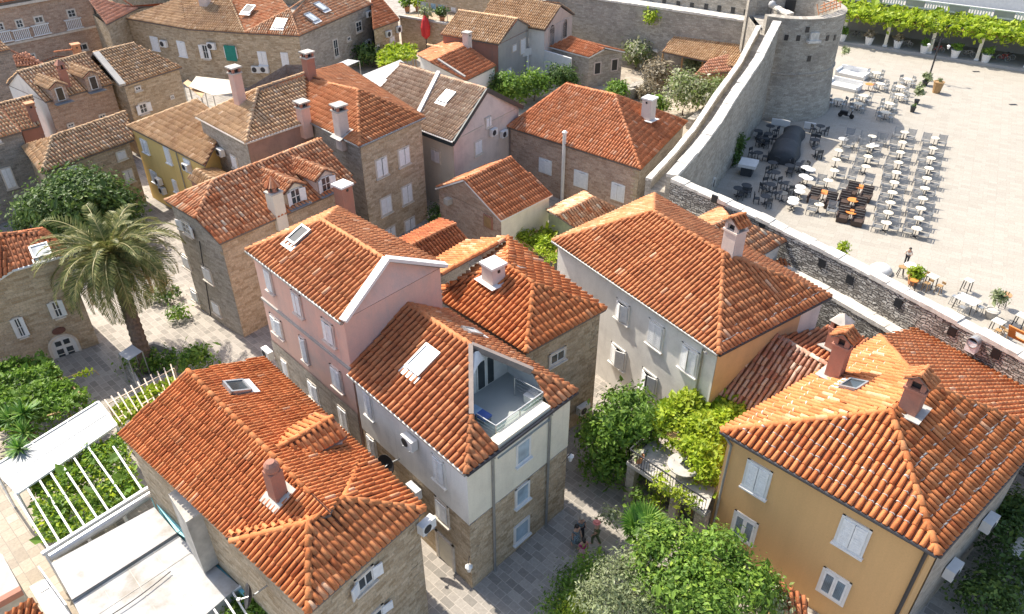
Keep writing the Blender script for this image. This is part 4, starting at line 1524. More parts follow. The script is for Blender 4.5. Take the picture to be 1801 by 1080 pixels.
# --- H11: cream gabled house with dark fascia
z11 = 7.0
F11 = Plane((640, 190), (797, 249), z11, .50)
r10, r11_ = F11.hit(703, 113), F11.hit(856, 156)
a11, b11 = F11.a, F11.b
c11 = at(919, 187, z11); d11 = far_corner(a11, b11, c11)
h11 = root_at('cream_house', 'cream plaster gabled house with dark fascia and a stepped two part roof', mid(a11, b11, c11))
s_l, s_r = F11.hit(735, 222), F11.hit(779, 131)
build_roof(h11, [[a11, b11, r11_, r10], [c11, d11, r10, r11_]], 't_brown', [(r10, r11_)], biases=[.2, 0])
stp = MB(); up = Vector((0, 0, .3))
stp.bar(F11.hit(727, 222) + up * .7, F11.hit(772, 130) + up * .5, .34, .36)
part(stp, 'parapet_step', 'white', h11)
stp = MB()
stp.bar(b11 + Vector((.05, -.05, -.1)), r11_ + Vector((.05, -.05, -.1)), .14, .4)
stp.bar(r11_ + Vector((.05, -.05, -.1)), c11 + Vector((.05, -.05, -.1)), .14, .4)
stp.bar(a11 - Vector((0, 0, .25)), b11 - Vector((0, 0, .25)), .3, .35)
part(stp, 'fascia_board', flat_mat('dark_teal_board', (.03, .05, .055), .5), h11)
w11 = inset([a11, b11, c11, d11], .3)
walls(h11, w11, 'p_cream')
gable(h11, w11[1], w11[2], r11_, 'p_rose')
gw = MB(); nn = outn(w11[1], w11[2]) * .03
gw.quadwall(w11[1] + nn, w11[2] + nn, -.1, z11 - .15); part(gw, 'gable_plaster', 'p_rose', h11)
skylight(h11, F11, 787, 172, 1.1, 1.3)
window(h11, w11[0], w11[1], (757, 259), (776, 290), 'shut', framem='p_cream', sill=False)
window(h11, w11[1], w11[2], (833, 243), (848, 276), 'shut', framem='frame')
window(h11, w11[1], w11[2], (853, 203), (864, 226), 'shut', framem='frame')
ac_unit(w11[1], w11[2], 864, 231, 'white air conditioner on the cream gable, nearer the shutters', .85, .65)
ac_unit(w11[1], w11[2], 882, 234, 'white air conditioner on the cream gable, nearer the stone house', .85, .65)
gutter(h11, a11, b11, 'white')

# --- H10: small brick gabled outbuilding
z10 = 4.5
R10 = Plane((881, 388), (972, 342), z10, .5)
pk, pf = R10.hit(817, 318), R10.hit(899, 276)
l0, l1 = at(765, 331, z10), far_corner(R10.b, R10.a, at(765, 331, z10))
h10 = root_at('small_outbuilding', 'small brick and stone outbuilding with a neat ribbed orange gable roof', mid(R10.a, l0))
build_roof(h10, [[R10.a, R10.b, pf, pk], [l1, l0, pk, pf]], 't_red', [(pk, pf)], cl=.62, fas='white', jit=.3, biases=[.15, .3])
w10_ = inset([l0, R10.a, R10.b, l1], .22)
walls(h10, w10_, 's_pink')
gable(h10, w10_[0], w10_[1], pk, 's_pink')
cw = MB(); nn = outn(w10_[1], w10_[2]) * .03
cw.quadwall(w10_[1] + nn, w10_[2] + nn, -.1, z10 - .15); part(cw, 'side_plaster', 'p_cream', h10)
window(h10, w10_[0], w10_[1], (851, 375), (867, 405), 'shut', shutm='wood', framem='p_brick', sill=False)
bxm = MB(); q = onwall(792, 352, w10_[0], w10_[1]); e_, f_ = axes_of(w10_[0], w10_[1])[:2]
bxm.box(q + outn(w10_[0], w10_[1]) * .25, e_, f_, Z3, .55, .5, .5); part(bxm, 'vent_box', 'concrete', h10)

# --- H9: stone house with hipped roof by the rampart
z9 = 5.6
F9 = Plane((892, 223), (1127, 298), z9, .46)
a9, b9, c9 = F9.a, F9.b, at(1208, 214, z9)
r90, r91 = F9.hit(996, 148), F9.hit(1082, 167)
h9 = root_at('stone_house', 'long stone house near the rampart with a red orange hipped roof and white flue pipe', mid(a9, b9, c9))
R9 = plane3(b9, c9, r91)
d9 = at(1000, 175, z9)
d9 = far_corner(a9, b9, c9)
build_roof(h9, [[a9, b9, r91, r90], [b9, c9, r91], [d9, a9, r90], [c9, d9, r90, r91]], 't_red',
           [(r90, r91), (a9, r90), (b9, r91), (c9, r91)], biases=[.25, 0, .2, 0], jit=1.2)
w9 = inset([a9, b9, c9, d9], .24)
walls(h9, w9, 's_pink')
sw = MB(); nn = outn(w9[1], w9[2]) * .03
sw.quadwall(w9[1] + nn, w9[2] + nn, -.1, z9 - .15); part(sw, 'side_facing', 's_grey', h9)
for tl, br in (((948, 276), (971, 309)), ((1009, 297), (1035, 334)), ((1074, 319), (1100, 357))):
    window(h9, w9[0], w9[1], tl, br, 'shut', framem='shut', sill=False)
window(h9, w9[1], w9[2], (1147, 312), (1156, 338), 'shut', framem='shut', sill=False)
chimney(h9, R9, 1139, 211, axes_of(a9, b9), .95, .95, 2.0, 'plain', 'p_rose', 'white')
quoins(h9, w9[1], w9[0], w9[2], 0, z9 - .3, 's_tan')
nn = outn(w9[0], w9[1]) * .25
q = onwall(992, 330, w9[0], w9[1]) + nn
zt = onwall(993, 232, w9[0], w9[1]).z
fm = MB(); fm.tube([(q.x, q.y, 0), (q.x, q.y, zt)], .17, 10); fm.lathe((q.x, q.y, zt), [(.22, 0), (.26, .1), (.1, .25), (0, .26)], 10)
part(fm, 'flue_pipe', 'p_white', h9)

# --- H13 low shaded roof, H14 low roof by H9
z13 = 4.6
F13 = plane3(at(765, 462, 4.2), at(828, 426, 4.2), at(800, 393, 5.4))
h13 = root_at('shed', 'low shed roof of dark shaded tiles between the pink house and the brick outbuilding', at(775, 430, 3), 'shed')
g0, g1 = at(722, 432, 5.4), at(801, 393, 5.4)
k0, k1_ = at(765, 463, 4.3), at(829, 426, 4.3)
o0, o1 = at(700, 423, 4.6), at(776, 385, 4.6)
build_roof(h13, [[k0, k1_, g1, g0], [o1, o0, g0, g1]], 't_red', [(g0, g1)], biases=[-.3, -.3])  # biases darken the tiles, putting the shadow over this roof into their colour
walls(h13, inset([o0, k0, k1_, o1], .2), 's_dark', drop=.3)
z14 = 3.6
g0, g1 = at(980, 379, z14 + .9), at(1044, 347, z14 + .9)
k0, k1_ = at(1013, 402, z14), at(1080, 366, z14)
o0, o1 = at(962, 370, z14), at(1030, 337, z14)
x1 = at(1100, 372, z14)
h14 = root_at('shed', 'low tiled shed with a pale green end wall against the stone house', mid(k0, k1_, o0), 'shed')
build_roof(h14, [[k0, k1_, g1, g0], [o1, o0, g0, g1]], 't_mixed', [(g0, g1), (g1, k1_)], biases=[.1, .3])
wq = inset([o0, k0, k1_, o1], .15)
walls(h14, wq, flat_mat('plaster_pale_green', (.42, .45, .30)), drop=.2)
gable(h14, wq[0], wq[1], g0, flat_mat('plaster_pale_green2', (.42, .45, .30)))

# --- H16: stone house with arched doors at the left edge
z16 = 7.4
F16 = Plane((23, 474), (122, 446), z16, .40)
a16, b16 = F16.a, F16.b
e16 = (b16 - a16).normalized(); i16 = Vector((-e16.y, e16.x, 0))
if i16.dot(a16) < 0: i16 = -i16
h16 = root_at('stone_house', 'stone house at the left edge with arched white doors and open white shutters', mid(a16, b16))
tp0, tp1 = F16.hit(0, 408), F16.hit(72, 398)
aw = a16 - e16 * 5.2; aw.z = z16 - 2.0
pkl = F16.hit(0, 446)
tr_, tt = F16.hit(66, 409), F16.hit(-6, 413)
bl_ = aw + (tt - a16); bl_ = Vector((bl_.x, bl_.y, tt.z))
bk16 = tr_ + (tr_ - b16.lerp(a16, .5)); bk16.z = z16
bk17 = tt + (tt - a16) * .8; bk17.z = z16
build_roof(h16, [[a16, b16, tr_, tt], [aw, a16, tt, bl_ - e16 * 1.5], [b16, bk16, tr_], [bk16, bk17, tt, tr_]], 't_red', [(a16, tt), (b16, tr_), (tr_, tt)], fas='white', biases=[.1, 0, 0, 0])
bw16 = b16 - e16 * .25 + Vector((0, 0, 0))
pl16 = [aw + i16 * .25, a16 + i16 * .25, bw16 + i16 * .25, bw16 + i16 * 3.6, aw + i16 * 3.6]
walls(h16, pl16, 's_tan', ztops=[aw.z - .15, z16 - .12, z16 - .12, z16 - .12, aw.z - .15])
A, B = pl16[1], pl16[2]
for tl, br in (((20, 556), (49, 594)), ((86, 526), (114, 560))):
    window(h16, A, B, tl, br, 'open', shutm='white')
door(h16, A, B, (78, 580), (153, 653), 'white', 'frame', True, True)
door(h16, A, B, (-10, 634), (40, 700), 'white', 'frame', True, True)
nn = outn(A, B)
os_ = thing('oval_sign', 'brown oval sign plate on the stone wall above the arched door', 'sign', onwall(103, 580, A, B))
q = onwall(103, 581, A, B) + nn * .06
om = MB()
om.face([q + e16 * .42 * math.cos(t * math.tau / 20) + Z3 * .26 * math.sin(t * math.tau / 20) + nn * .04 for t in range(20)])
for t in range(20):
    P = lambda k, o: q + e16 * .42 * math.cos(k * math.tau / 20) + Z3 * .26 * math.sin(k * math.tau / 20) + nn * o
    om.face([P(t, 0), P(t + 1, 0), P(t + 1, .04), P(t, .04)])
part(om, 'sign_plate', flat_mat('sign_brown', (.16, .07, .05)), os_)
skylight(h16, F16, 72, 444, 1.0, 1.0)
gutter(h16, a16, b16, 'white')

# --- H17: dark stone house at the left edge
z17 = 7.4
c17 = at(36, 230, z17)
dr = Vector((math.cos(math.radians(50)), math.sin(math.radians(50)), 0))
ot = Vector((dr.y, -dr.x, 0))
h17 = root_at('stone_house', 'grey shaded stone house cut off by the left edge behind the big bush', c17)
A, B = c17 - dr * 9, c17
poly = [A, B, B - ot * 7, A - ot * 7]
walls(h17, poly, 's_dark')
for tl, br in (((-2, 292), (32, 334)), ((-12, 240), (4, 252)), ((18, 355), (44, 392))):
    window(h17, A, B, tl, br, 'shut')
q = -ot * 3.5 + Vector((0, 0, 1.5))
build_roof(h17, [[A + ot * .25, B + ot * .25, B + q, A + q], [B - ot * 7.2, A - ot * 7.2, A + q, B + q]], 't_old', [(A + q, B + q)])

# --- H18: long low stone house behind the bush
z18 = 6.0
F18 = Plane((73, 304), (236, 245), z18, .5)
t0_, t1_ = F18.hit(92, 240), F18.hit(221, 196)
L18 = at(39, 256, z18)
h18 = root_at('long_house', 'long low stone house with pale weathered roof behind the round bush', mid(F18.a, F18.b))
bk = far_corner(F18.a, F18.b, F18.b + (L18 - F18.a))
build_roof(h18, [[F18.a, F18.b, t1_, t0_], [L18, F18.a, t0_]], 't_old', [(t0_, t1_), (t0_, F18.a)], jit=1.4, biases=[.1, -.1])
w18 = inset([L18, F18.a, F18.b, bk], .22)
walls(h18, w18, 's_tan')
for tl, br in (((116, 288), (140, 312)), ((202, 262), (224, 284)), ((214, 295), (238, 324)), ):
    window(h18, w18[1], w18[2], tl, br, 'shut', framem='p_cream', shutm='shut')

# --- H19: two adjoining houses with dormers
z19 = 7.6
F19 = Plane((79, 179), (201, 146), z19, .5)
t0_, t1_ = F19.hit(30, 127), F19.hit(151, 93)
h19 = root_at('dormer_house', 'reddish stone house with two small dormers and a slim brick chimney upper left', mid(F19.a, F19.b))
bk0, bk1 = t0_ + (t0_ - F19.a) , t1_ + (t1_ - F19.b)
bk0.z = bk1.z = z19
build_roof(h19, [[F19.a, F19.b, t1_, t0_], [bk1, bk0, t0_, t1_]], 't_old', [(t0_, t1_)], jit=1.2, biases=[.15, 0])
w19 = inset([F19.a, F19.b, bk1, bk0], .2)
walls(h19, w19, 's_pink'); gable(h19, w19[0], w19[3], t0_, 'p_white')
sw = MB(); nn = outn(w19[0], w19[3]) * .03
sw.quadwall(w19[0] + nn, w19[3] + nn, 0, z19 - .15); part(sw, 'side_plaster', 'p_white', h19)
ax19 = axes_of(F19.a, F19.b)
dormer(h19, F19, 110, 178, ax19, 1.35, 2, 1.4, 't_old', 's_pink', 'dark')
dormer(h19, F19, 168, 158, ax19, 1.35, 2, 1.4, 't_old', 's_pink', 'dark')
chimney(h19, F19, 118, 152, ax19, .6, .6, 1.6, 'pyr', 'p_brick', 'p_brick', flash=False)
window(h19, w19[0], w19[1], (116, 214), (132, 226), 'glass')
window(h19, w19[0], w19[1], (172, 198), (188, 212), 'glass')
window(h19, w19[0], w19[1], (43, 232), (66, 252), 'shut')
F19b = Plane((216, 151), (320, 118), z19 + .2, .42)
t0_, t1_ = F19b.hit(163, 93), F19b.hit(236, 76)
h19b = root_at('sunlit_house', 'tan sunlit stone house with tiny square windows and a pale tiled roof upper left', mid(F19b.a, F19b.b))
bk0, bk1 = t0_ + (t0_ - F19b.a) * .6, t1_ + (t1_ - F19b.b) * .6
bk0.z = bk1.z = F19b.a.z
build_roof(h19b, [[F19b.a, F19b.b, t1_, t0_], [bk1, bk0, t0_, t1_]], 't_old', [(t0_, t1_)], jit=1.2)
w19b = inset([F19b.a, F19b.b, bk1, bk0], .2)
walls(h19b, w19b, 's_tan'); gable(h19b, w19b[1], w19b[2], t1_, 's_tan')
window(h19b, w19b[0], w19b[1], (235, 149), (249, 162), 'glass'); window(h19b, w19b[0], w19b[1], (298, 166), (307, 176), 'glass', sill=False)
window(h19b, w19b[0], w19b[1], (241, 178), (262, 203), 'open')
gz = MB(); gz.bar(F19b.hit(170, 96) + Z3 * .2, F19b.hit(217, 153) + Z3 * .2, .6, .24); part(gz, 'roof_walkway', 'p_grey', h19b)

# --- H20: yellow house
z20 = 7.0
F20 = Plane((224, 222), (360, 291), z20, .40)
h20 = root_at('yellow_house', 'narrow yellow plaster house with white shutters and a plain pale roof', mid(F20.a, F20.b))
t0_, t1_ = F20.hit(348, 175), F20.hit(400, 215)
t2_ = F20.hit(430, 240)
build_roof(h20, [[F20.a, F20.b, t1_, t0_]], 't_old', [(F20.a, t0_)], biases=[-.15])
w20 = inset([F20.a, F20.b, Vector((t1_.x, t1_.y, z20)), Vector((t0_.x, t0_.y, z20))], .2)
walls(h20, w20, 'p_yellow', ztops=[z20 - .1, z20 - .1, t1_.z - .1, t0_.z - .1])
for tl, br in (((246, 242), (265, 272)), ((287, 256), (305, 290)), ((263, 297), (281, 325)), ((302, 314), (316, 340))):
    window(h20, w20[0], w20[1], tl, br, 'shut', framem='shut')
window(h20, w20[0], w20[1], (322, 276), (341, 308), 'shut', framem='white', sill=False)
ac_unit(w20[0], w20[1], 333, 292, 'white air conditioner on the yellow house under the eaves beside a white door')
ac_unit(w20[0], w20[1], 284, 317, 'white air conditioner on the yellow wall above the street', .8, .6)
ac_unit(w20[0], w20[1], 291, 333, 'white air conditioner on the yellow wall, lowest by the street', .8, .6)
pm = MB(); nn = outn(w20[0], w20[1])
p0, p1_ = onwall(311, 268, w20[0], w20[1]), onwall(330, 336, w20[0], w20[1])
pipe(h20, [p0 + nn * .08, Vector((p0.x, p0.y, 0)) + nn * .08], .05)
# small gabled porch behind the dormer house
zz = 6.0
pc0, pc1 = at(346, 298, zz + .7), at(378, 318, zz + .7)
pa0, pa1 = at(331, 313, zz), at(354, 327, zz)
pb0, pb1 = at(380, 297, zz), at(404, 310, zz)
hp = root_at('porch_roof', 'small gabled porch roof tucked between the yellow and tall stone houses', pc0, 'porch')
build_roof(hp, [[pa0, pa1, pc1, pc0], [pb1, pb0, pc0, pc1]], 't_old', [(pc0, pc1)])
walls(hp, inset([pa0, pa1, pb1, pb0], .12), 'p_brick', drop=.2)

# --- H21: palace at the top left
z21 = 10.0
c21 = at(157, -24, z21)
d21 = onwall(188, 83, c21, c21 + Vector((1, .8, 0)))
q0, q1 = at(-30, 14, z21), at(72, -4, z21)
dr = (q1 - q0).normalized()
ot = Vector((dr.y, -dr.x, 0))
B = at(158, -22, z21); A = B - dr * 26
if outn(A, B).dot(ot) < 0: ot = -ot
h21 = root_at('palace', 'large pinkish ashlar building in the top left corner with tall balcony windows', B, 'building')
poly = [A, B, B - ot * 10, A - ot * 10]
walls(h21, poly, 's_pink', drop=.1)
bnd = MB(); p = onwall(174, 45, A, B)
ebd = (B - A).normalized()
bnd.box(mid(A, B) + Z3 * (p.z - mid(A, B).z) + ot * .08, ebd, ot, Z3, 26, .2, .25)
bnd.box(mid(A, B) + Z3 * (z21 - .4 - mid(A, B).z) + ot * .2, ebd, ot, Z3, 26.2, .5, .3)
part(bnd, 'cornice', 'frame', h21)
for tl, br in (((-10, 38), (10, 56)), ((24, 32), (44, 51)), ((57, 26), (79, 43)), ((115, 14), (136, 33))):
    window(h21, A, B, tl, br, 'glass', framem='frame', name='window')
    bb = MB()
    pq = onwall((tl[0] + br[0]) / 2 + 4, br[1] + 9, A, B)
    for k in range(9):
        bb.box(pq + ebd * (k - 4) * .22 + ot * .12, ebd, ot, Z3, .1, .1, 1.1)
    bb.box(pq + Z3 * .6 + ot * .12, ebd, ot, Z3, 2.2, .2, .12); bb.box(pq - Z3 * .6 + ot * .12, ebd, ot, Z3, 2.2, .2, .12)
    part(bb, 'balustrade', 'shut', h21)
window(h21, A, B, (132, 74), (157, 92), 'glass', framem='frame'); window(h21, A, B, (44, 92), (66, 110), 'glass', framem='frame')
build_roof(h21, [[A + ot * .4 + Z3 * .1, B + ot * .4 + Z3 * .1, B - ot * 5 + Z3 * 2.4, A - ot * 5 + Z3 * 2.4]], 't_red', [])
p = B + ot * .12 - ebd * .3
pipe(h21, [Vector((p.x, p.y, z21 - .5)), Vector((p.x, p.y, 0))], .1, 'iron')

# --- H27: bits at the far left
z27 = 6.2
F27 = Plane((36, 229), (69, 221), z27, .45)
h27 = root_at('low_roof_house', 'low house with pale tiles squeezed between the dark house and the dormer house', F27.a)
t0_, t1_ = F27.hit(-12, 186), F27.hit(57, 168)
lf = F27.hit(-20, 240)
build_roof(h27, [[F27.a, F27.b, t1_, t0_, F27.hit(0, 215)]], 't_old', [(t0_, t1_)])
wq = inset([F27.a, F27.b, Vector((t1_.x, t1_.y, z27)), Vector((t0_.x, t0_.y, z27))], .15)
walls(h27, wq, 'p_brick')
chimney(h27, F27, 62, 212, axes_of(F27.a, F27.b), .6, .6, 1.6, 'plain', 'p_brick', 'terracotta', flash=False)
B = at(17, 86, 9.0)
dr = Vector((math.cos(math.radians(52)), math.sin(math.radians(52)), 0)); ot = Vector((dr.y, -dr.x, 0))
A = B - dr * 10
h27b = root_at('stone_house', 'dim stone house wall at the far left beside the pale dormer roof', B)
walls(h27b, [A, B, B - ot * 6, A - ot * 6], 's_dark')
build_roof(h27b, [[A + ot * .2, B + ot * .2, B - ot * 6 + Z3 * 2, A - ot * 6 + Z3 * 2]], 't_old', [])
zz = 6.5
q = [at(*p, z) for p, z in (((26, 117), zz), ((79, 114), zz - .2), ((50, 100), zz + .3), ((15, 88), zz + 1.4))]
h27c = root_at('small_orange_roof', 'small orange roof wedge in front of the palace', q[0])
build_roof(h27c, [[q[0], q[1], q[2], q[3]]], 't_pink', [(q[3], q[1])])
walls(h27c, inset([Vector((p.x, p.y, zz)) for p in q], .15), 'p_cream', drop=.3)
zz = 5.8
q = [at(*p, z) for p, z in (((66, 112), zz), ((140, 98), zz), ((128, 88), zz + .7), ((95, 92), zz + 1.0))]
h27d = root_at('red_roof_hut', 'dark red tiled roof sunk behind the pale dormer roof', q[0])
build_roof(h27d, [[q[0], q[1], q[2], q[3]]], 't_red', [(q[3], q[2])])
walls(h27d, inset([Vector((p.x, p.y, zz)) for p in q], .15), 's_grey', drop=.2)
chimney(h27d, plane3(*q[:3]), 137, 94, axes_of(q[0], q[1]), .8, .8, 1.0, 'plain', 'terracotta', 'terracotta', flash=False)

# --- H28: orange roofs at the top behind the big house
zz = 7.5
q = [at(*p, z) for p, z in (((187, 43), zz), ((243, 14), zz), ((200, -10), zz + 2), ((150, -4), zz + 1.8))]
h28 = root_at('orange_roof_house', 'orange roofed house at the top edge between the palace and the big stone house', q[0])
build_roof(h28, [[q[0], q[1], q[2], q[3]]], 't_pink', [(q[3], q[2])])
walls(h28, inset([Vector((p.x, p.y, zz)) for p in q], .2), 's_tan', drop=.2)
zz = 7.5
q = [at(*p, z) for p, z in (((240, 16), zz - .3), ((330, 2), zz - .3), ((300, -28), zz + 2), ((205, -8), zz + 2))]
h28b = root_at('far_roof_house', 'far orange roof crossing the top edge behind the big stone house', q[0])
build_roof(h28b, [[q[0], q[1], q[2], q[3]]], 't_pink', [(q[3], q[2]), (q[0], q[3])])
walls(h28b, inset([Vector((p.x, p.y, zz)) for p in q], .2), 's_tan', drop=.2)

# --- H22: large bent stone house at the top
z22 = 7.0
ev = [at(221, 32, z22), at(330, 51, z22), at(430, 58, z22), at(526, 63, z22), at(654, 7, z22)]
P1_ = Plane((221, 32), (430, 58), z22, .40)
T_ = Plane((430, 58), (526, 63), z22, .44)
tA, tB = P1_.hit(318, -4), P1_.hit(400, -12)
kT = T_.hit(509, 16)
h22 = root_at('big_stone_house', 'big bent stone house at the top with shuttered upper floor and several hipped roofs', mid(ev[0], ev[3]), 'building')
up22 = at(575, -28, kT.z)
build_roof(h22, [[ev[0], ev[1], tA], [ev[1], ev[2], tB, tA]], 't_old', [(ev[2], tB), (tA, tB)])
build_roof(h22, [[ev[2], kT, at(470, -22, kT.z + .4), tB]], 't_mixed', [], 'middle_roof')
build_roof(h22, [[ev[2], ev[3], kT], [ev[3], ev[4], up22, kT]], 't_mixed', [(kT, ev[3]), (ev[2], kT), (kT, up22)], 'end_roof', biases=[.2, .1])
bk = [at(640, -60, z22), at(300, -80, z22), at(170, -30, z22)]
wp = inset(ev + bk, .22)
walls(h22, wp, 's_tan')
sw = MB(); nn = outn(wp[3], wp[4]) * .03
sw.quadwall(wp[3] + nn, wp[4] + nn, 0, z22 - .15); part(sw, 'grey_facing', 's_grey', h22)  # grey stone over the tan wall on this side
for i, tl, br, k in ((0, (263, 63), (283, 90), 'shut'), (0, (310, 71), (331, 101), 'shut'), (1, (353, 77), (371, 105), 'open'), (1, (398, 80), (416, 104), 'open'),
                     (2, (452, 90), (472, 115), 'shut'), (2, (493, 92), (510, 118), 'shut'), (2, (461, 141), (478, 158), 'shut'),
                     (3, (584, 66), (597, 103), 'glass'), (3, (624, 34), (637, 59), 'glass'), (3, (609, 62), (617, 74), 'glass')):
    window(h22, wp[i], wp[i + 1], tl, br, k, framem='shut' if k == 'shut' else 'frame')
gm = MB(); q = onwall(407, 93, wp[1], wp[2]); nn = outn(wp[1], wp[2]); ee = (wp[2] - wp[1]).normalized()
gm.box(q + nn * .2, ee, nn, Z3, 1.5, .06, 1.9)
gt = thing('green_curtain', 'dark green cloth hanging out of a window of the big stone house', 'curtain', q); part(gm, 'cloth', 'green_cloth', gt)
for i, px, py, lb_ in ((0, 291, 76, 'white air conditioner between shuttered windows on the curved stone front'), (1, 374, 80, 'white air conditioner beside the open curtained window'),
                       (2, 452, 121, 'left unit of the pair of white air conditioners below a shuttered window'), (2, 467, 121, 'right unit of the pair of white air conditioners below a shuttered window'),
                       (3, 646, 24, 'white air conditioner high by the corner drainpipe of the big stone house'), (3, 645, 75, 'white air conditioner low near the corner drainpipe and vine')):
    ac_unit(wp[i], wp[i + 1], px, py, lb_, 1.1, .8)
chimney(h22, P1_, 362, 10, axes_of(ev[1], ev[2]), 1.1, 1.1, 1.8, 'slab', 'p_rose', 'p_cream')
skylight(h22, T_, 493, 43, 1.4, 1.6)
R22 = plane3(ev[3], ev[4], kT)
skylight(h22, R22, 547, 32, 1.2, 1.5); skylight(h22, R22, 564, 13, 1.2, 1.5)
skylight(h22, plane3(ev[2], kT, tB), 438, 18, 1.2, 1.5, 'glass')
p = wp[4] + outn(wp[3], wp[4]) * .15
pipe(h22, [Vector((p.x, p.y, z22)), Vector((p.x, p.y, 0))], .2, 'iron')

# --- H23: next roof and garden terrace
z23 = 5.2
F23 = Plane((656, 52), (702, 35), z23, .42)
h23 = root_at('orange_roof_house', 'narrow orange roofed house right of the dark drainpipe at the top', F23.a)
t0_, t1_ = F23.hit(652, -6), F23.hit(664, -10)
build_roof(h23, [[F23.a, F23.b, t1_, t0_]], 't_red', [(F23.b, t1_)], biases=[.1])
wq = inset([F23.a, F23.b, Vector((t1_.x, t1_.y, z23)), Vector((t0_.x, t0_.y, z23))], .15)
walls(h23, wq, 's_tan')
window(h23, wq[0], wq[1], (660, 78), (668, 92), 'glass'); window(h23, wq[0], wq[1], (684, 62), (694, 76), 'shut')
ac_unit(wq[0], wq[1], 681, 59, 'white air conditioner on the narrow orange roofed house', 1.0, .8)
ac_unit(wq[0], wq[1], 699, 51, 'white air conditioner with dark fan at the end of the narrow house wall', .9, .8)
zt_ = 4.4
ta, tb = at(703, 29, zt_), at(787, 43, zt_)
dz = (tb - ta).normalized(); iz = Vector((-dz.y, dz.x, 0))
if iz.dot(ta) < 0: iz = -iz
h23t = root_at('terrace_garden', 'raised stone terrace full of potted plants at the top of the photo', ta, 'terrace')
mb = MB(); mb.prism([(p.x, p.y) for p in (ta, tb, tb + iz * 9, ta + iz * 9)], -.1, zt_); part(mb, 'retaining_wall', 's_tan', h23t)
pa = MB(); pa.bar(ta + Z3 * .1, tb + Z3 * .1, .5, .25); part(pa, 'coping', 'concrete', h23t)
hb_ = root_at('backyard_house', 'stone house behind the planted terrace with pink corner', ta + iz * 9)
A, B = ta + iz * 5.5 - dz * 1.0, tb + iz * 5.5 + dz * 6
walls(hb_, [Vector((p.x, p.y, 8.5)) for p in (A, B, B + iz * 6, A + iz * 6)], 's_tan')
window(hb_, A, B, (738, 4), (748, 24), 'glass'); window(hb_, A, B, (793, 12), (803, 21), 'shut')
window(hb_, A, B, (712, 2), (722, 26), 'glass')
build_roof(hb_, [[Vector((A.x, A.y, 8.6)) - iz * .3, Vector((B.x, B.y, 8.6)) - iz * .3, B + iz * 4 + Z3 * (10.4 - B.z), A + iz * 4 + Z3 * (10.4 - A.z)]], 't_old', [])

# --- H24: gabled grey houses with white stair
z24 = 6.2
F24 = Plane((774, 60), (877, 78), z24, .5)
r0_, r1_ = F24.hit(807, 18), F24.hit(911, 33)
h24 = root_at('grey_gable_house', 'grey rendered gabled house with ribbed pale roof upper centre', mid(F24.a, F24.b))
g24 = at(940, 48, z24); f24 = far_corner(F24.a, F24.b, g24)
build_roof(h24, [[F24.a, F24.b, r1_, r0_], [g24, f24, r0_, r1_]], 't_old', [(r0_, r1_)], biases=[.05, 0])
w24 = inset([F24.a, F24.b, g24, f24], .25)
walls(h24, w24, 'p_brick'); gable(h24, w24[1], w24[2], r1_, 'p_grey')
sw = MB(); nn = outn(w24[1], w24[2]) * .03
sw.quadwall(w24[1] + nn, w24[2] + nn, 0, z24 - .15); part(sw, 'gable_plaster', 'p_grey', h24)
for tl, br in (((900, 76), (908, 93)), ((914, 65), (924, 98)), ((928, 64), (933, 77)), ((886, 124), (902, 143))):
    window(h24, w24[1], w24[2], tl, br, 'shut', sill=False)
F24b = Plane((846, 34), (959, 53), z24 + .3, .5)
r0_, r1_ = F24b.hit(870, -14), F24b.hit(986, 11)
h24b = root_at('arched_loggia_house', 'taller gabled house with two dark arches in its end wall by the rampart', mid(F24b.a, F24b.b))
g_ = at(1011, 25, z24 + .3); f_ = far_corner(F24b.a, F24b.b, g_)
build_roof(h24b, [[F24b.a, F24b.b, r1_, r0_], [g_, f_, r0_, r1_]], 't_old', [(r0_, r1_)])
wb = inset([F24b.a, F24b.b, g_, f_], .25)
walls(h24b, wb, 'p_white'); gable(h24b, wb[1], wb[2], r1_, 'p_rose')
sw = MB(); nn = outn(wb[1], wb[2]) * .03
sw.quadwall(wb[1] + nn, wb[2] + nn, 0, z24 + .15); part(sw, 'gable_plaster', 'p_rose', h24b)
for tl, br in (((961, 46), (979, 75)), ((984, 36), (1001, 62))):
    door(h24b, wb[1], wb[2], tl, br, 'dark', 'p_rose', True, name='loggia_arch')
nn = outn(w24[1], w24[2])
wst = root_at('white_stair', 'white outdoor stair with arch and landing beside the grey gable house', at(930, 130, 0), 'stairs')
sm_ = MB()
zl = 3.2
q0, q1 = at(897, 98, zl), at(943, 86, zl)
e_ = (q1 - q0).normalized(); f_ = Vector((e_.y, -e_.x, 0))
if f_.dot(q0) > 0: f_ = -f_
sm_.box(mid(q0, q1) - f_ * .0 - Z3 * .1, e_, f_, Z3, (q1 - q0).length, 2.0, .2, 0)
sm_.box(mid(q0, q1) + f_ * 1.0 + Z3 * .3, e_, f_, Z3, (q1 - q0).length, .18, .9, 0)
sm_.box(q1 + f_ * .0 + Z3 * -1.6, e_, f_, Z3, .3, 2.0, 3.2, 0)
sm_.box(q0 + e_ * 2.2 + f_ * .9 + Z3 * -1.6, e_, f_, Z3, .35, .3, 3.2, 0)
for k in range(12):
    sm_.box(q1 + e_ * (.4 + k * .38) + Z3 * (-k * .26 - 1.0 + .0), e_, f_, Z3, .38, 1.4, 2.0, 1)
    sm_.box(q1 + e_ * (.4 + k * .38) + f_ * .8 + Z3 * (-k * .26 - .6), e_, f_, Z3, .381, .16, 2.6, 0)
part(sm_, 'stair', ['white', 'concrete'], wst)

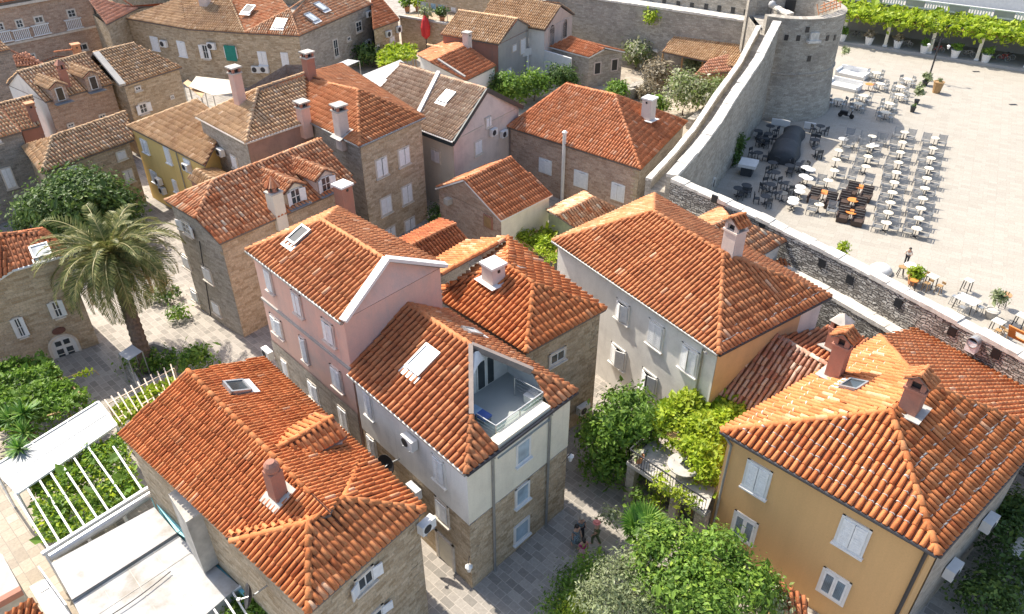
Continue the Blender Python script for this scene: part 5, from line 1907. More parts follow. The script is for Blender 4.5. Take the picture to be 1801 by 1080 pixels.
# --- H29: orange roof in front of the grey gable
z29 = 4.6
F29 = Plane((820, 141), (873, 115), z29, .42)
r0_, r1_ = F29.hit(758, 109), F29.hit(821, 79)
l0_, l1_ = at(735, 96, z29), at(785, 72, z29)
h29 = root_at('orange_roof_house', 'low orange roofed house with pale blue white wall before the grey gable', F29.a)
build_roof(h29, [[F29.a, F29.b, r1_, r0_], [l1_, l0_, r0_, r1_]], 't_red', [(r0_, r1_), (r0_, F29.a)], biases=[.1, .1])
wb = inset([l0_, F29.a, F29.b, l1_], .2)
walls(h29, wb, 'p_white')
st2 = MB(); st2.bar(F29.hit(770, 107) + Z3 * .15, F29.hit(818, 138) + Z3 * .15, .3, .25); part(st2, 'parapet_step', 'concrete', h29)
chimney(h29, F29, 822, 82, axes_of(F29.a, F29.b), .8, .8, 1.6, 'plain', 'p_rose', 'concrete', flash=False)
zz = 4.4
q = [at(*p, z) for p, z in (((746, 93), zz), ((768, 101), zz), ((801, 87), zz + .9), ((752, 79), zz + .9))]
h29b = root_at('striped_roof_shed', 'small shed with a striped pale roof and pink wall beside the terrace garden', q[0], 'shed')
build_roof(h29b, [q], 't_old', [(q[3], q[2])])
walls(h29b, inset([Vector((p.x, p.y, zz)) for p in q], .15), 'p_brick', drop=.2)

# --- H25: grey outbuilding with two dark windows
z25 = 4.0
F25 = Plane((966, 82), (1036, 101), z25, .42)
r0_, r1_ = F25.hit(1003, 64), F25.hit(1063, 86)
h25 = root_at('grey_outbuilding', 'grey stone outbuilding with two brown grilled windows and a partly shaded roof', F25.b)
g_ = at(1100, 91, z25); f_ = far_corner(F25.a, F25.b, g_)
build_roof(h25, [[F25.a, F25.b, r1_, r0_], [g_, f_, r0_, r1_]], 't_red', [(r0_, r1_)], fas='white', biases=[.1, .2])
wb = inset([F25.a, F25.b, g_, f_], .2)
walls(h25, wb, 's_grey'); gable(h25, wb[1], wb[2], r1_, 's_grey')
for tl, br in (((1040, 112), (1061, 128)), ((1070, 106), (1091, 122))):
    window(h25, wb[1], wb[2], tl, br, 'none', framem='p_rose', sill=False)
wl = root_at('white_wall', 'white garden wall running down from the arched loggia', at(980, 110, 0), 'wall')
mm = MB(); p, q = at(955, 84, 4.0), at(1036, 103, 3.9)
oo = outn(p, q) * .25
mm.prism([(p.x + oo.x, p.y + oo.y), (p.x + oo.x * 2, p.y + oo.y * 2), (mid(p, q, q).x + oo.x * 2, mid(p, q, q).y + oo.y * 2), (mid(p, q, q).x + oo.x, mid(p, q, q).y + oo.y)], 0, [3.9, 3.9, 3.6, 3.6]); part(mm, 'wall', 'white', wl)

# --- H26: long shelter roofs inside the rampart
z26 = 3.6
F26 = Plane((1164, 91), (1244, 108), z26, .36)
h26 = root_at('long_shelter', 'long open shelter with ribbed pale roof against the rampart foot', F26.a, 'shelter')
t0_, t1_ = F26.hit(1193, 54), F26.hit(1330, 72)
br_ = F26.a + (F26.b - F26.a) * 1.75
build_roof(h26, [[F26.a, br_, t1_, t0_]], 't_old', [], biases=[0])
bm3 = MB()
for i in range(5):
    p = F26.a.lerp(br_, i / 4) ; s_ = (t0_ - F26.a) * .1
    bm3 = MB(); bm3.bar(Vector((p.x + s_.x, p.y + s_.y, 0)), Vector((p.x + s_.x, p.y + s_.y, z26)), .18); part(bm3, 'post', 'wood', h26)
walls(h26, [Vector((p.x, p.y, z26 + .4)) for p in (F26.a.lerp(t0_, .5), br_.lerp(t1_, .5), t1_, t0_)], 's_dark')
F26b = Plane((1220, 133), (1297, 124), 3.2, .40)
h26b = root_at('orange_canopy', 'smooth orange tiled canopy roof beside the rampart walk', F26b.a, 'shelter')
t0_, t1_ = F26b.hit(1248, 105), F26b.hit(1322, 84)
build_roof(h26b, [[F26b.a, F26b.b, t1_, t0_]], 't_pink', [], biases=[.2])
walls(h26b, inset([F26b.a, F26b.b, Vector((t1_.x, t1_.y, 3.2)), Vector((t0_.x, t0_.y, 3.2))], .5), 'p_brick')

# ------------------------------------------------------------------ RAMPARTS
def strip_wall(root, pts, thick, z0, ztops, mat, capm='s_cap', side=None, name='wall', cap=True, rough=.1):
    """wall along outer polyline pts (plan), inner face offset by thick"""
    mb, cp = MB(), MB()
    n = len(pts)
    offs = []
    for i in range(n):
        d0 = (pts[i] - pts[i - 1]) if i else (pts[1] - pts[0])
        d1 = (pts[i + 1] - pts[i]) if i < n - 1 else d0
        d = (Vector((d0.x, d0.y, 0)).normalized() + Vector((d1.x, d1.y, 0)).normalized()).normalized()
        k = Vector((-d.y, d.x, 0))
        offs.append(k * thick * side)
    u = 0
    for i in range(n - 1):
        a, b = pts[i], pts[i + 1]
        ia, ib = a + offs[i], b + offs[i + 1]
        m = max(1, int((b - a).length / 1.1))
        for k in range(m):
            t0, t1 = k / m, (k + 1) / m
            h0 = ztops[i] + (ztops[i + 1] - ztops[i]) * t0; h1 = ztops[i] + (ztops[i + 1] - ztops[i]) * t1
            A0, A1, I0, I1 = a.lerp(b, t0), a.lerp(b, t1), ia.lerp(ib, t0), ia.lerp(ib, t1)
            L = (A1 - A0).length
            mb.face([(A0.x, A0.y, z0), (A1.x, A1.y, z0), (A1.x, A1.y, h1), (A0.x, A0.y, h0)], 0, [(u, z0), (u + L, z0), (u + L, h1), (u, h0)])
            mb.face([(I1.x, I1.y, z0), (I0.x, I0.y, z0), (I0.x, I0.y, h0), (I1.x, I1.y, h1)], 0, [(u + L, z0), (u, z0), (u, h0), (u + L, h1)])
            jz = [random.uniform(-.05, .07) * rough * 6 for _ in range(2)]
            if cap:
                c0 = [A0 - offs[i] * .06, A1 - offs[i] * .06, I1 + offs[i] * .06, I0 + offs[i] * .06]
                zt = [h0 + .12 + jz[0], h1 + .12 + jz[0], h1 + .12 + jz[1], h0 + .12 + jz[1]]
                top = [Vector((p.x, p.y, z)) for p, z in zip(c0, zt)]
                cp.face(top, 0, r=random.random())
                for x, y in ((0, 1), (1, 2), (2, 3), (3, 0)):
                    p, q = top[x], top[y]
                    cp.face([Vector((p.x, p.y, (h0 + h1) / 2 - .12)), Vector((q.x, q.y, (h0 + h1) / 2 - .12)), q, p], 0)
            else:
                mb.face([(A0.x, A0.y, h0), (A1.x, A1.y, h1), (I1.x, I1.y, h1), (I0.x, I0.y, h0)], 0)
            u += L
    for i, s in ((0, 0), (n - 1, 1)):
        a, b = pts[i], pts[i] + offs[i]
        mb.quadwall(a, b, z0, ztops[i])
    o = part(mb, name, mat, root)
    if cap:
        part(cp, 'coping', capm, o)
    return offs


ZW = 7.3
cor = at(1190, 312, ZW)
W3 = [cor, at(1340, 378, ZW - .4), at(1513, 464, ZW - .8), at(1801, 619, ZW - 1.2), at(2050, 760, ZW - 1.2)]
z3s = [ZW, ZW - .4, ZW - .8, ZW - 1.2, ZW - 1.2]
rp3 = root_at('town_wall', 'dark rubble town wall between the orange roofs and the open square', W3[1], 'wall')
o3 = strip_wall(rp3, W3, .75, -.1, z3s, 's_rubble', side=-1, rough=.2)
# walkway ledge on the town side
inn = [p + o * 1.0 for p, o in zip(W3, o3)]
led = [Vector((p.x, p.y, 0)) for p in inn]
strip_wall(rp3, led, .9, -.1, [z - 2.3 for z in z3s], 's_rubble', side=-1, name='ledge', rough=.1)
hm = MB()
for px, py in ((1446, 463), (1495, 492), (1580, 533), (1675, 583), (1752, 622), (1257, 350), (1340, 400)):
    q = onwall(px, py, inn[1], inn[2]) if px < 1520 else onwall(px, py, inn[2], inn[3])
    A_, B_ = (inn[1], inn[2]) if px < 1520 else (inn[2], inn[3])
    if px < 1330: A_, B_ = inn[0], inn[1]; q = onwall(px, py, A_, B_)
    e_ = (B_ - A_); e_.z = 0; e_.normalize()
    hm = MB(); hm.box(q, e_, outn(A_, B_), Z3, .5, .12, .6); part(hm, 'embrasure', 'dark', rp3)
W2 = [Vector((28.9, 85.2, 11.0)), Vector((25.4, 78.4, 9.0)), Vector((21.3, 70.5, 8.3)), Vector((18.3, 64.7, 7.5)), Vector((15.8, 60.0, 7.3)), Vector((cor.x, cor.y, ZW))]
z2s = [11.0, 9.0, 8.3, 7.5, 7.3, ZW]
rp2 = root_at('town_wall', 'sunlit stone town wall climbing from the near corner to the round tower', W2[1], 'wall')
o2 = strip_wall(rp2, W2, .8, -.1, z2s, 's_fort', side=-1, rough=.2)
sd = 1
i2 = [p + o for p, o in zip(W2, o2)]
strip_wall(rp2, [Vector((p.x, p.y, 0)) for p in i2], 1.3, -.1, [z - 1.5 for z in z2s], 's_fort', side=-1, name='walkway', cap=False)
i2b = [p + o * 2.5 for p, o in zip(W2, o2)]
strip_wall(rp2, [Vector((p.x, p.y, 0)) for p in i2b], .45, -.1, [z - .7 for z in z2s], 's_fort', side=-1, name='inner_parapet', rough=.15)
# arched door at the foot
am = MB()
A_, B_ = W2[3], W2[4]
q0 = onwall(1257, 330, A_, B_)
door(rp2, A_, B_, (1250, 308), (1259, 334), 'dark', 's_cap', True)

# tower
zt0 = 11.3
tw_ = root_at('round_tower', 'massive round grey stone bastion tower at the corner of the square', at(1415, 200, 0), 'tower')
pL, pR = at(1296, 9, zt0), at(1484, 9, zt0)
pM = at(1432, 33, zt0)
ctr = Vector(((pL.x + pR.x) / 2, (pL.y + pR.y) / 2, 0))
Rt = (pR - pL).length / 2
fwd = Vector((ctr.x, ctr.y, 0)).normalized()
mb = MB()
NS = 64


A0, A1 = math.radians(-128), math.radians(122)   # the bastion is open at its gorge


def ringf(mb, R0, z0, R1, z1, m=0, inside=False):
    for k in range(NS):
        t0, t1 = A0 + (A1 - A0) * k / NS, A0 + (A1 - A0) * (k + 1) / NS
        P = lambda t, R, z: (ctr.x + math.cos(t) * R, ctr.y + math.sin(t) * R, z)
        f = [P(t0, R0, z0), P(t1, R0, z0), P(t1, R1, z1), P(t0, R1, z1)]
        uv = [(t0 * Rt, z0), (t1 * Rt, z0), (t1 * Rt, z1), (t0 * Rt, z1)]
        if inside: f, uv = f[::-1], uv[::-1]
        mb.face(f, m, uv)


zmid = 5.2
ringf(mb, Rt * 1.10, -.1, Rt * 1.0, zmid)
ringf(mb, Rt * 1.0, zmid + .15, Rt, zt0)
ringf(mb, Rt - .9, 9.0, Rt - .9, zt0, inside=True)
part(mb, 'tower_wall', 's_fort', tw_)
mb = MB()
ringf(mb, Rt * 1.0, zmid, Rt + .14, zmid + .03); ringf(mb, Rt + .14, zmid + .03, Rt + .14, zmid + .15); ringf(mb, Rt + .14, zmid + .15, Rt, zmid + .2)
part(mb, 'string_course', 's_grey', tw_)
mb = MB(); ringf(mb, Rt + .05, zt0, Rt - .95, zt0 + .06); ringf(mb, Rt + .05, zt0 - .15, Rt + .05, zt0)
part(mb, 'coping', 's_fort', tw_)
mb = MB(); mb.face([(ctr.x + math.cos(A0 + (A1 - A0) * k / NS) * (Rt - .9), ctr.y + math.sin(A0 + (A1 - A0) * k / NS) * (Rt - .9), 9.0) for k in range(NS + 1)])
part(mb, 'platform', 's_fort', tw_)
mb = MB()
for tt in (A0, A1):
    mb = MB(); dq = Vector((math.cos(tt), math.sin(tt), 0)); mb.bar(Vector((ctr.x, ctr.y, 0)) + dq * (Rt - .45) , Vector((ctr.x, ctr.y, zt0)) + dq * (Rt - .45), .96); part(mb, 'end_pier', 's_fort', tw_)
mb = MB(); dq0, dq1 = [Vector((ctr.x + math.cos(tt) * Rt, ctr.y + math.sin(tt) * Rt, 0)) for tt in (A0, A1)]
mb.quadwall(dq0, dq1, -.1, 9.0); part(mb, 'gorge_wall', 's_fort', tw_)
mb = MB()
for px, py in ((1383, 66), (1404, 67), (1455, 67), (1468, 66), (1423, 103), (1420, 52)):
    d = ray(px, py)
    # ray / cylinder
    A_ = d.x ** 2 + d.y ** 2; Bq = 2 * (d.x * -ctr.x + d.y * -ctr.y); Cq = ctr.x ** 2 + ctr.y ** 2 - Rt ** 2
    disc = Bq * Bq - 4 * A_ * Cq
    if disc > 0:
        q = CAMP + d * ((-Bq - math.sqrt(disc)) / (2 * A_)); n_ = Vector((q.x - ctr.x, q.y - ctr.y, 0)).normalized()
        mb = MB(); mb.box(q, Z3.cross(n_), n_, Z3, .4, .12, .6); part(mb, 'loophole', 'dark', tw_)
d = ray(1431, 65); A_ = d.x ** 2 + d.y ** 2; Bq = 2 * (d.x * -ctr.x + d.y * -ctr.y); Cq = ctr.x ** 2 + ctr.y ** 2 - Rt ** 2
q = CAMP + d * ((-Bq - math.sqrt(max(0, Bq * Bq - 4 * A_ * Cq))) / (2 * A_)); n_ = Vector((q.x - ctr.x, q.y - ctr.y, 0)).normalized()
tg = MB(); tg.box(q, Z3.cross(n_), n_, Z3, 1.0, .5, 1.0); tg.box(q + Z3 * -.45 + n_ * .2, Z3.cross(n_), n_, Z3, 1.5, .6, .25); part(tg, 'stone_plaque', 's_cap', tw_)
dk = MB(); tq = Vector((ctr.x, ctr.y, 0)) + Vector((ctr.x, ctr.y, 0)).normalized() * (Rt - .95)
dn = Vector((ctr.x, ctr.y, 0)).normalized()
dk.box(tq + Z3 * 9.9, Z3.cross(dn), dn, Z3, 1.2, .2, 1.7); part(dk, 'inner_doorway', 'dark', tw_)
sc = thing('scaffold_pile', 'rusty pile of metal barriers on the tower parapet', 'barriers', at(1455, 22, zt0))
sm_ = MB()
q0 = at(1440, 26, zt0 + .2); q1 = at(1478, 14, zt0 + .2)
for k in range(7):
    t = k / 6
    p = q0.lerp(q1, t)
    sm_.bar(p + Vector((0, 0, 0)), p + Vector((random.uniform(-.3, .3), .5, 1.0)), .08)
for k in range(3):
    sm_.bar(q0 + Z3 * (.2 + k * .35), q1 + Z3 * (.25 + k * .4), .09)
part(sm_, 'rail', 'terracotta', sc)

# back rampart
ZB = 8.0
W1 = [at(960, -18, ZB), at(1060, 0, ZB), at(1150, 13, ZB), at(1230, 25, ZB), at(1310, 37, ZB), at(1350, 60, ZB), at(1366, 66, ZB)]
rp1 = root_at('town_wall', 'high dark rampart with pale walkway edge behind the inner gardens', W1[2], 'wall')
o1_ = strip_wall(rp1, W1, 2.2, -.1, [ZB] * len(W1), 's_fort', side=1, rough=.1)
W1b = [p + o for p, o in zip(W1[:-1], o1_)]
strip_wall(rp1, [Vector((p.x, p.y, 0)) for p in W1b], .8, -.1, [ZB + 2.0] * len(W1b), 's_fort', side=1, name='parapet', rough=.2)
hm = MB()
for px, py in ((1146, 6), (1168, 4), (1193, 7), (1217, 10), (1242, 12), (1265, 15), (1289, 18), (1312, 22), (1334, 24)):
    best = None
    for i in range(len(W1b) - 1):
        q = onwall(px, py, W1b[i], W1b[i + 1])
        e_ = Vector((W1b[i + 1].x - W1b[i].x, W1b[i + 1].y - W1b[i].y, 0)); L = e_.length
        t = (q - W1b[i]).dot(e_.normalized())
        if 0 <= t <= L: best = (q, e_.normalized(), outn(W1b[i], W1b[i + 1]))
    if best:
        hm = MB(); hm.box(best[0], best[1], best[2], Z3, .5, .14, .7); part(hm, 'embrasure', 'dark', rp1)

# ------------------------------------------------------------------ GROUND
def sheet(name, poly, z, mat, kind='structure'):
    mb = MB(); mb.face([(p[0], p[1], z) for p in poly])
    o = mb.build(name, mat); o['kind'] = kind
    return o


gm_ = MB()
gm_.face([(-700, -60, 0), (700, -60, 0), (700, 1500, 0), (-700, 1500, 0)])
for o_ in (rp1, rp2, rp3, wl): o_['kind'] = 'thing'
g = gm_.build('ground', 'pave'); g['kind'] = 'structure'
pz = [W3[4], W3[3], W3[2], W3[1], W3[0], W2[4], W2[3], W2[2], W2[1], W2[0], ctr + Vector((0, Rt, 0)), Vector((60, 170, 0)), Vector((200, 170, 0)), Vector((200, 10, 0))]
sheet('square', [(p.x, p.y) for p in pz], .006, 'plaza')
cy = [at(*p, 0) for p in ((820, 260), (1180, 330), (1320, 250), (1380, 60), (1000, 20), (640, 40), (520, 130), (620, 180))]
sheet('courtyard', [(p.x, p.y) for p in cy], .005, 'court')
cy = [at(*p, 0) for p in ((-60, 700), (60, 720), (260, 1000), (330, 1200), (-200, 1250), (-220, 800))]
sheet('garden_path', [(p.x, p.y) for p in cy], .007, 'court')
M['sheetwhite'] = flat_mat('white_sheet', (.46, .455, .44), .7, var=.08, scale=.9)

# ------------------------------------------------------------------ VEGETATION
def leaf_mesh(name, P, D, size, mat, parent, asp=.5, droop=0.0, rn=None):
    """P: leaf base positions (n,3); D: unit directions (n,3)"""
    n = len(P)
    up = np.array([0, 0, 1.0])
    Nn = D + RNG.normal(size=(n, 3)) * .35
    Nn /= np.linalg.norm(Nn, axis=1, keepdims=True) + 1e-9
    D = np.cross(Nn, RNG.normal(size=(n, 3))); D /= np.linalg.norm(D, axis=1, keepdims=True) + 1e-9
    S_ = np.cross(D, Nn)
    L = size * np.exp(RNG.normal(-.05, .38, n))[:, None]
    Wd = L * asp
    v0 = P
    v1 = P + D * L * .5 + S_ * Wd * .5 + Nn * L * .08
    v2 = P + D * L - np.outer(np.full(n, droop), up) * L
    v3 = P + D * L * .5 - S_ * Wd * .5 + Nn * L * .08
    V = np.stack([v0, v1, v2, v3], 1).reshape(-1, 3)
    F = np.arange(n * 4).reshape(-1, 4)
    me = bpy.data.meshes.new(name)
    me.from_pydata(V.tolist(), [], F.tolist())
    me.materials.append(M[mat])
    a = me.attributes.new('rnd', 'FLOAT', 'FACE')
    a.data.foreach_set('value', np.clip((CLUMP[:n] if len(CLUMP) == n else .45) + RNG.normal(0, .17, n) if rn is None else rn, 0, 1))
    o = bpy.data.objects.new(name, me)
    COL.objects.link(o)
    if parent is not None:
        o.parent = parent
        if parent.parent is None:
            o.matrix_parent_inverse = Matrix.Translation(parent.location).inverted()
    return o


CLUMP = np.zeros(0)


def crown_points(clumps, n, sub=26, spread=.30, shell=.62):
    """clumps: (x,y,z,rx,ry,rz); leaves gather in sub-clumps near each clump's surface, leaving gaps"""
    vol = np.array([c[3] * c[4] * c[5] for c in clumps]) ** .75
    cnt = (vol / vol.sum() * n).astype(int)
    global CLUMP
    Ps, Ds, Cs = [], [], []
    for c, k in zip(clumps, cnt):
        ns = max(6, int(sub * (c[3] * c[5]) ** .5))
        u = RNG.normal(size=(ns, 3)); u /= np.linalg.norm(u, axis=1, keepdims=True)
        u[:, 2] = np.where(u[:, 2] < -.45, -u[:, 2], u[:, 2])
        rr = RNG.uniform(shell, 1.02, ns)[:, None]
        cen = u * rr
        w = RNG.uniform(.4, 1.3, ns); w /= w.sum()
        idx = RNG.choice(ns, k, p=w)
        off = RNG.normal(size=(k, 3)) * spread / (ns / 26) ** .33
        q = cen[idx] + off
        d = cen[idx] * .8 + off / spread * .5 + RNG.normal(size=(k, 3)) * .28 + np.array([0, 0, .30])
        d /= np.linalg.norm(d, axis=1, keepdims=True)
        Ps.append(q * np.array(c[3:6]) + np.array(c[:3])); Ds.append(d); Cs.append(np.clip(RNG.normal(.45, .2, ns), .05, .95)[idx])
    CLUMP = np.concatenate(Cs)
    return np.concatenate(Ps), np.concatenate(Ds)


def trunk_mesh(t, base, tops, r=.2, name='trunk'):
    mb = MB()
    base = Vector(base)
    fork = base + (mid(*[Vector(p) for p in tops]) - base) * .45
    mb.tube([base - Z3 * .1, base.lerp(fork, .5) + Vector((random.uniform(-.1, .1), random.uniform(-.1, .1), 0)), fork], [r, r * .85, r * .7], 8)
    for p in tops:
        p = Vector(p); m_ = fork.lerp(p, .5) + Vector((random.uniform(-.2, .2), random.uniform(-.2, .2), .15))
        mb.tube([fork, m_, p], [r * .6, r * .38, r * .15], 6)
    return part(mb, name, 'bark', t)


def tree(name, label, cat, base, clumps, n, size, mat, r=.2, group=None, asp=.5, sub=26, spread=.30):
    t = thing(name, label, cat, Vector((base[0], base[1], 0)), group)
    trunk_mesh(t, (base[0], base[1], base[2] if len(base) > 2 else 0), [c[:3] for c in clumps][:5], r)
    P, D = crown_points(clumps, n, sub, spread)
    leaf_mesh('crown', P, D, size, mat, t, asp)
    return t


def px_clump(px, py, z, rx, ry=None, rz=None):
    p = at(px, py, z)
    return (p.x, p.y, p.z, rx, ry or rx, rz or rx * .85)


# round evergreen behind the palm
tree('evergreen_tree', 'dense round dark evergreen behind the palm beside the long low house', 'tree', at(160, 440, 0)[:2],
     [px_clump(138, 372, 3.6, 3.5, 3.2, 2.9), px_clump(88, 380, 3.0, 2.5), px_clump(195, 365, 3.2, 2.3), px_clump(150, 335, 4.6, 2.2, 2.0, 1.7), px_clump(130, 405, 2.2, 2.6, 2.2, 2.0), px_clump(205, 395, 2.4, 1.8)],
     13000, .36, 'l_dark', .3, sub=36)


# date palm
def palm():
    b = at(262, 652, 0)
    tp = at(194, 446, 7.4)
    t = thing('date_palm', 'tall date palm with drooping grey green fronds in the little square', 'palm', Vector((b.x, b.y, 0)))
    mb = MB()
    pts = [b.lerp(tp, k / 10) for k in range(11)]
    pts = [Vector((p.x, p.y, p.z)) for p in pts]
    rad = []
    P2 = []
    for k in range(40):
        f = k / 39
        P2.append(b.lerp(tp, f)); rad.append((.52 - .18 * f) * (1.07 if k % 2 else .95))
    mb.tube(P2, rad, 12)
    part(mb, 'trunk', 'bark', t)
    sk_ = MB()
    for k in range(60):
        a = random.uniform(0, math.tau); d = Vector((math.cos(a), math.sin(a), 0))
        p = tp + d * .3 - Z3 * random.uniform(0, .8)
        sk_.bar(p, p + d * .35 + Z3 * .25, .09, .06)
    part(sk_, 'frond_stubs', flat_mat('stub_straw', (.38, .25, .11), .9), t)
    for kind, nf, mat in (('frond', 84, 'l_palm'), ('dry_frond', 22, 'l_straw')):
        for i in range(nf):
            a = i * 2.39996 + random.uniform(-.2, .2)
            f = i / nf
            if kind == 'frond':
                el = math.radians(74 - 112 * f ** .85 + random.uniform(-8, 8)); L = random.uniform(4.3, 5.1) if f > .12 else random.uniform(2.4, 3.4)
                bend = math.radians(92 + 25 * f)
            else:
                el = math.radians(random.uniform(-60, -25)); L = random.uniform(2.8, 4.2); bend = math.radians(50)
            d = Vector((math.cos(a), math.sin(a), 0))
            p = tp + d * .25 + Z3 * .15
            NSEG = 22
            pts = [p]
            ang = el
            for s in range(NSEG):
                p = p + (d * math.cos(ang) + Z3 * math.sin(ang)) * (L / NSEG)
                pts.append(p); ang -= bend / NSEG * (1.6 * s / NSEG + .2)
                ang = max(ang, math.radians(-88))
            mb = MB()
            side0 = Vector((-d.y, d.x, 0))
            for s in range(NSEG):
                mb.bar(pts[s], pts[s + 1], .07 * (1 - s / NSEG) + .015, .03, r=.9)
            tw_ = random.uniform(-.3, .3)
            for s in range(2, NSEG * 2 + 1):
                f2 = s / (NSEG * 2 + 1)
                j = min(int(f2 * NSEG), NSEG - 1)
                q = pts[j].lerp(pts[j + 1], f2 * NSEG - j)
                tg = (pts[j + 1] - pts[j]).normalized()
                up = side0.cross(tg).normalized()
                if up.z < 0: up = -up
                ll = (.62 * math.sin(math.pi * min(1, f2 * .85 + .14)) + .12) * L / 4.2
                for sgn in (-1, 1):
                    w = (side0 * sgn * .8 + tg * .75 + up * (.32 + tw_ * sgn) + Vector((random.uniform(-.1, .1), random.uniform(-.1, .1), random.uniform(-.18, .05)))).normalized()
                    e = q + w * ll - Z3 * ll * .18
                    wd = tg * .05
                    m_ = q.lerp(e, .5) + Z3 * ll * .04
                    mb.face([q, m_ + wd, e, m_ - wd], 0, r=min(1, max(0, random.gauss(.45, .22))))
            part(mb, kind, mat, t)


palm()


def polyleaves(poly, z, thick, n, up=.4):
    """points spread over a plan polygon (Vectors)"""
    xs = [p.x for p in poly]; ys = [p.y for p in poly]
    pts = []
    m = len(poly)
    while len(pts) < n:
        x, y = random.uniform(min(xs), max(xs)), random.uniform(min(ys), max(ys))
        ins = False
        for i in range(m):
            a, b = poly[i], poly[i - 1]
            if (a.y > y) != (b.y > y) and x < (b.x - a.x) * (y - a.y) / (b.y - a.y) + a.x:
                ins = not ins
        if ins:
            hgt_ = .5 + .5 * math.sin(x * 1.9 + 1.3 * math.sin(y * 1.3)) * math.cos(y * 1.7 + math.sin(x * 1.1))
            if random.random() < .35 + .65 * hgt_:
                pts.append((x, y, z + thick * (hgt_ - .5) * 1.2 + random.gauss(0, thick * .25)))
    P = np.array(pts)
    D = RNG.normal(size=P.shape) * .45 + np.array([0, 0, up + .5])
    D /= np.linalg.norm(D, axis=1, keepdims=True)
    return P, D


def vine(name, label, cat, poly_px, z, thick, n, size, mat, frame=True, mats2=None, skirt=0):
    poly = [at(*p, z) for p in poly_px]
    c = mid(*poly)
    t = thing(name, label, cat, Vector((c.x, c.y, 0)))
    P, D = polyleaves(poly, z, thick, n)
    if skirt:
        Q = []
        for i in range(len(poly)):
            a, b = poly[i - 1], poly[i]
            for _ in range(skirt):
                p = a.lerp(b, random.random())
                Q.append((p.x + random.gauss(0, .15), p.y + random.gauss(0, .15), z - abs(random.gauss(0, .6))))
        Q = np.array(Q)
        DQ = RNG.normal(size=Q.shape) + np.array([0, -.3, -.1]); DQ /= np.linalg.norm(DQ, axis=1, keepdims=True)
        P, D = np.concatenate([P, Q]), np.concatenate([D, DQ])
    leaf_mesh('foliage', P, D, size, mat, t, .6)
    if frame:
        fr = MB()
        for p in poly:
            q = c.lerp(p, .93)
            fr.bar((q.x, q.y, 0), (q.x, q.y, z - .1), .1)
        for i in range(len(poly)):
            a, b = c.lerp(poly[i - 1], .93), c.lerp(poly[i], .93)
            fr.bar(a - Z3 * .15, b - Z3 * .15, .1)
        for k in range(1, 6):
            a, b = c.lerp(poly[0], .93).lerp(c.lerp(poly[1], .93), k / 6), c.lerp(poly[-1], .93).lerp(c.lerp(poly[-2], .93), k / 6)
            fr.bar(a - Z3 * .14, b - Z3 * .14, .07)
        part(fr, 'frame', 'wood', t)
    return t


vine('vine_arbour', 'dense dark green creeper covering the arbour below the arched doors at left', 'arbour',
     [(-40, 668), (25, 636), (75, 622), (98, 652), (150, 692), (122, 720), (40, 745), (-40, 760)], 2.6, .45, 9500, .24, 'l_mid', skirt=120)
br = thing('climbing_shoot', 'single long leafy shoot sticking out of the creeper over the paving', 'shoot', at(112, 664, 2.5))
mb = MB(); s0_, s1_ = at(112, 666, 2.6), at(166, 651, 3.0); s2_ = at(175, 660, 2.6)
mb.tube([s0_, s0_.lerp(s1_, .5) + Z3 * .1, s1_, s2_], .02, 5); part(mb, 'stem', 'wood', br)
P = np.array([tuple(s0_.lerp(s1_, random.uniform(.3, 1)) + Vector((random.gauss(0, .06), random.gauss(0, .06), random.gauss(0, .05)))) for _ in range(90)])
D = RNG.normal(size=P.shape); D /= np.linalg.norm(D, axis=1, keepdims=True)
leaf_mesh('leaves', P, D, .2, 'l_lime', br)


def yucca(px, py, z, label, n=70, L=1.1, mat='l_yucca', r=.12):
    p = at(px, py, z)
    t = thing('yucca', label, 'plant', Vector((p.x, p.y, 0)), 'spiky yuccas beside the white canopy')
    mb = MB(); mb.tube([(p.x, p.y, 0), (p.x, p.y, z)], r, 7); part(mb, 'trunk', 'bark', t)
    mb = MB()
    for i in range(n):
        a = i * 2.39996; el = math.radians(random.uniform(-25, 85))
        d = Vector((math.cos(a) * math.cos(el), math.sin(a) * math.cos(el), math.sin(el)))
        s = Vector((-math.sin(a), math.cos(a), 0))
        l = L * random.uniform(.75, 1.15)
        m_ = p + d * l * .5; e = p + d * l - Z3 * l * .12
        mb.face([p - s * .03, m_ - s * .045, e, m_ + s * .045, p + s * .03], 0, r=random.random())
    part(mb, 'leaves', mat, t)


yucca(18, 738, 2.6, 'large yucca nearest the left edge below the creeper')
yucca(42, 728, 2.9, 'bright yucca rising against the creeper')
yucca(42, 762, 2.3, 'yucca leaning over the white canopy edge')
yucca(33, 790, 3.2, 'low yucca rosette overhanging the pale canopy corner', 80, .9)

# little square: planting bed round the palm, pergola strip with bars
bed = thing('planting_bed', 'low stone planting bed with shrubs around the palm foot', 'planter', at(262, 655, 0))
mb = MB(); ring = [at(*p, 0) for p in ((222, 636), (250, 690), (300, 668), (318, 628), (275, 612), (240, 622))]
for i in range(6):
    a, b = ring[i - 1], ring[i]
    mb.bar(a + Z3 * .25, b + Z3 * .25, .25, .5)
part(mb, 'kerb', 'concrete', bed)
P, D = crown_points([(lambda p: (p.x, p.y, .5, 1.0, .9, .6))(at(*q, 0)) for q in ((250, 650), (285, 645), (290, 655))], 1100, sub=14)
leaf_mesh('shrubs', P, D, .24, 'l_mid', bed)
vine('pergola', 'narrow strip of yellow green vine along the roof of the lower left house', 'pergola',
     [(196, 716), (315, 660), (300, 690), (222, 745), (205, 748)], 2.5, .35, 1700, .24, 'l_lime', frame=False)
M['pale_timber'] = flat_mat('pale_timber', (.60, .47, .36))
pg = thing('bar_trellis', 'row of pale timber bars over the yellow vine beside the palm bed', 'trellis', at(250, 705, 0))
mb = MB()
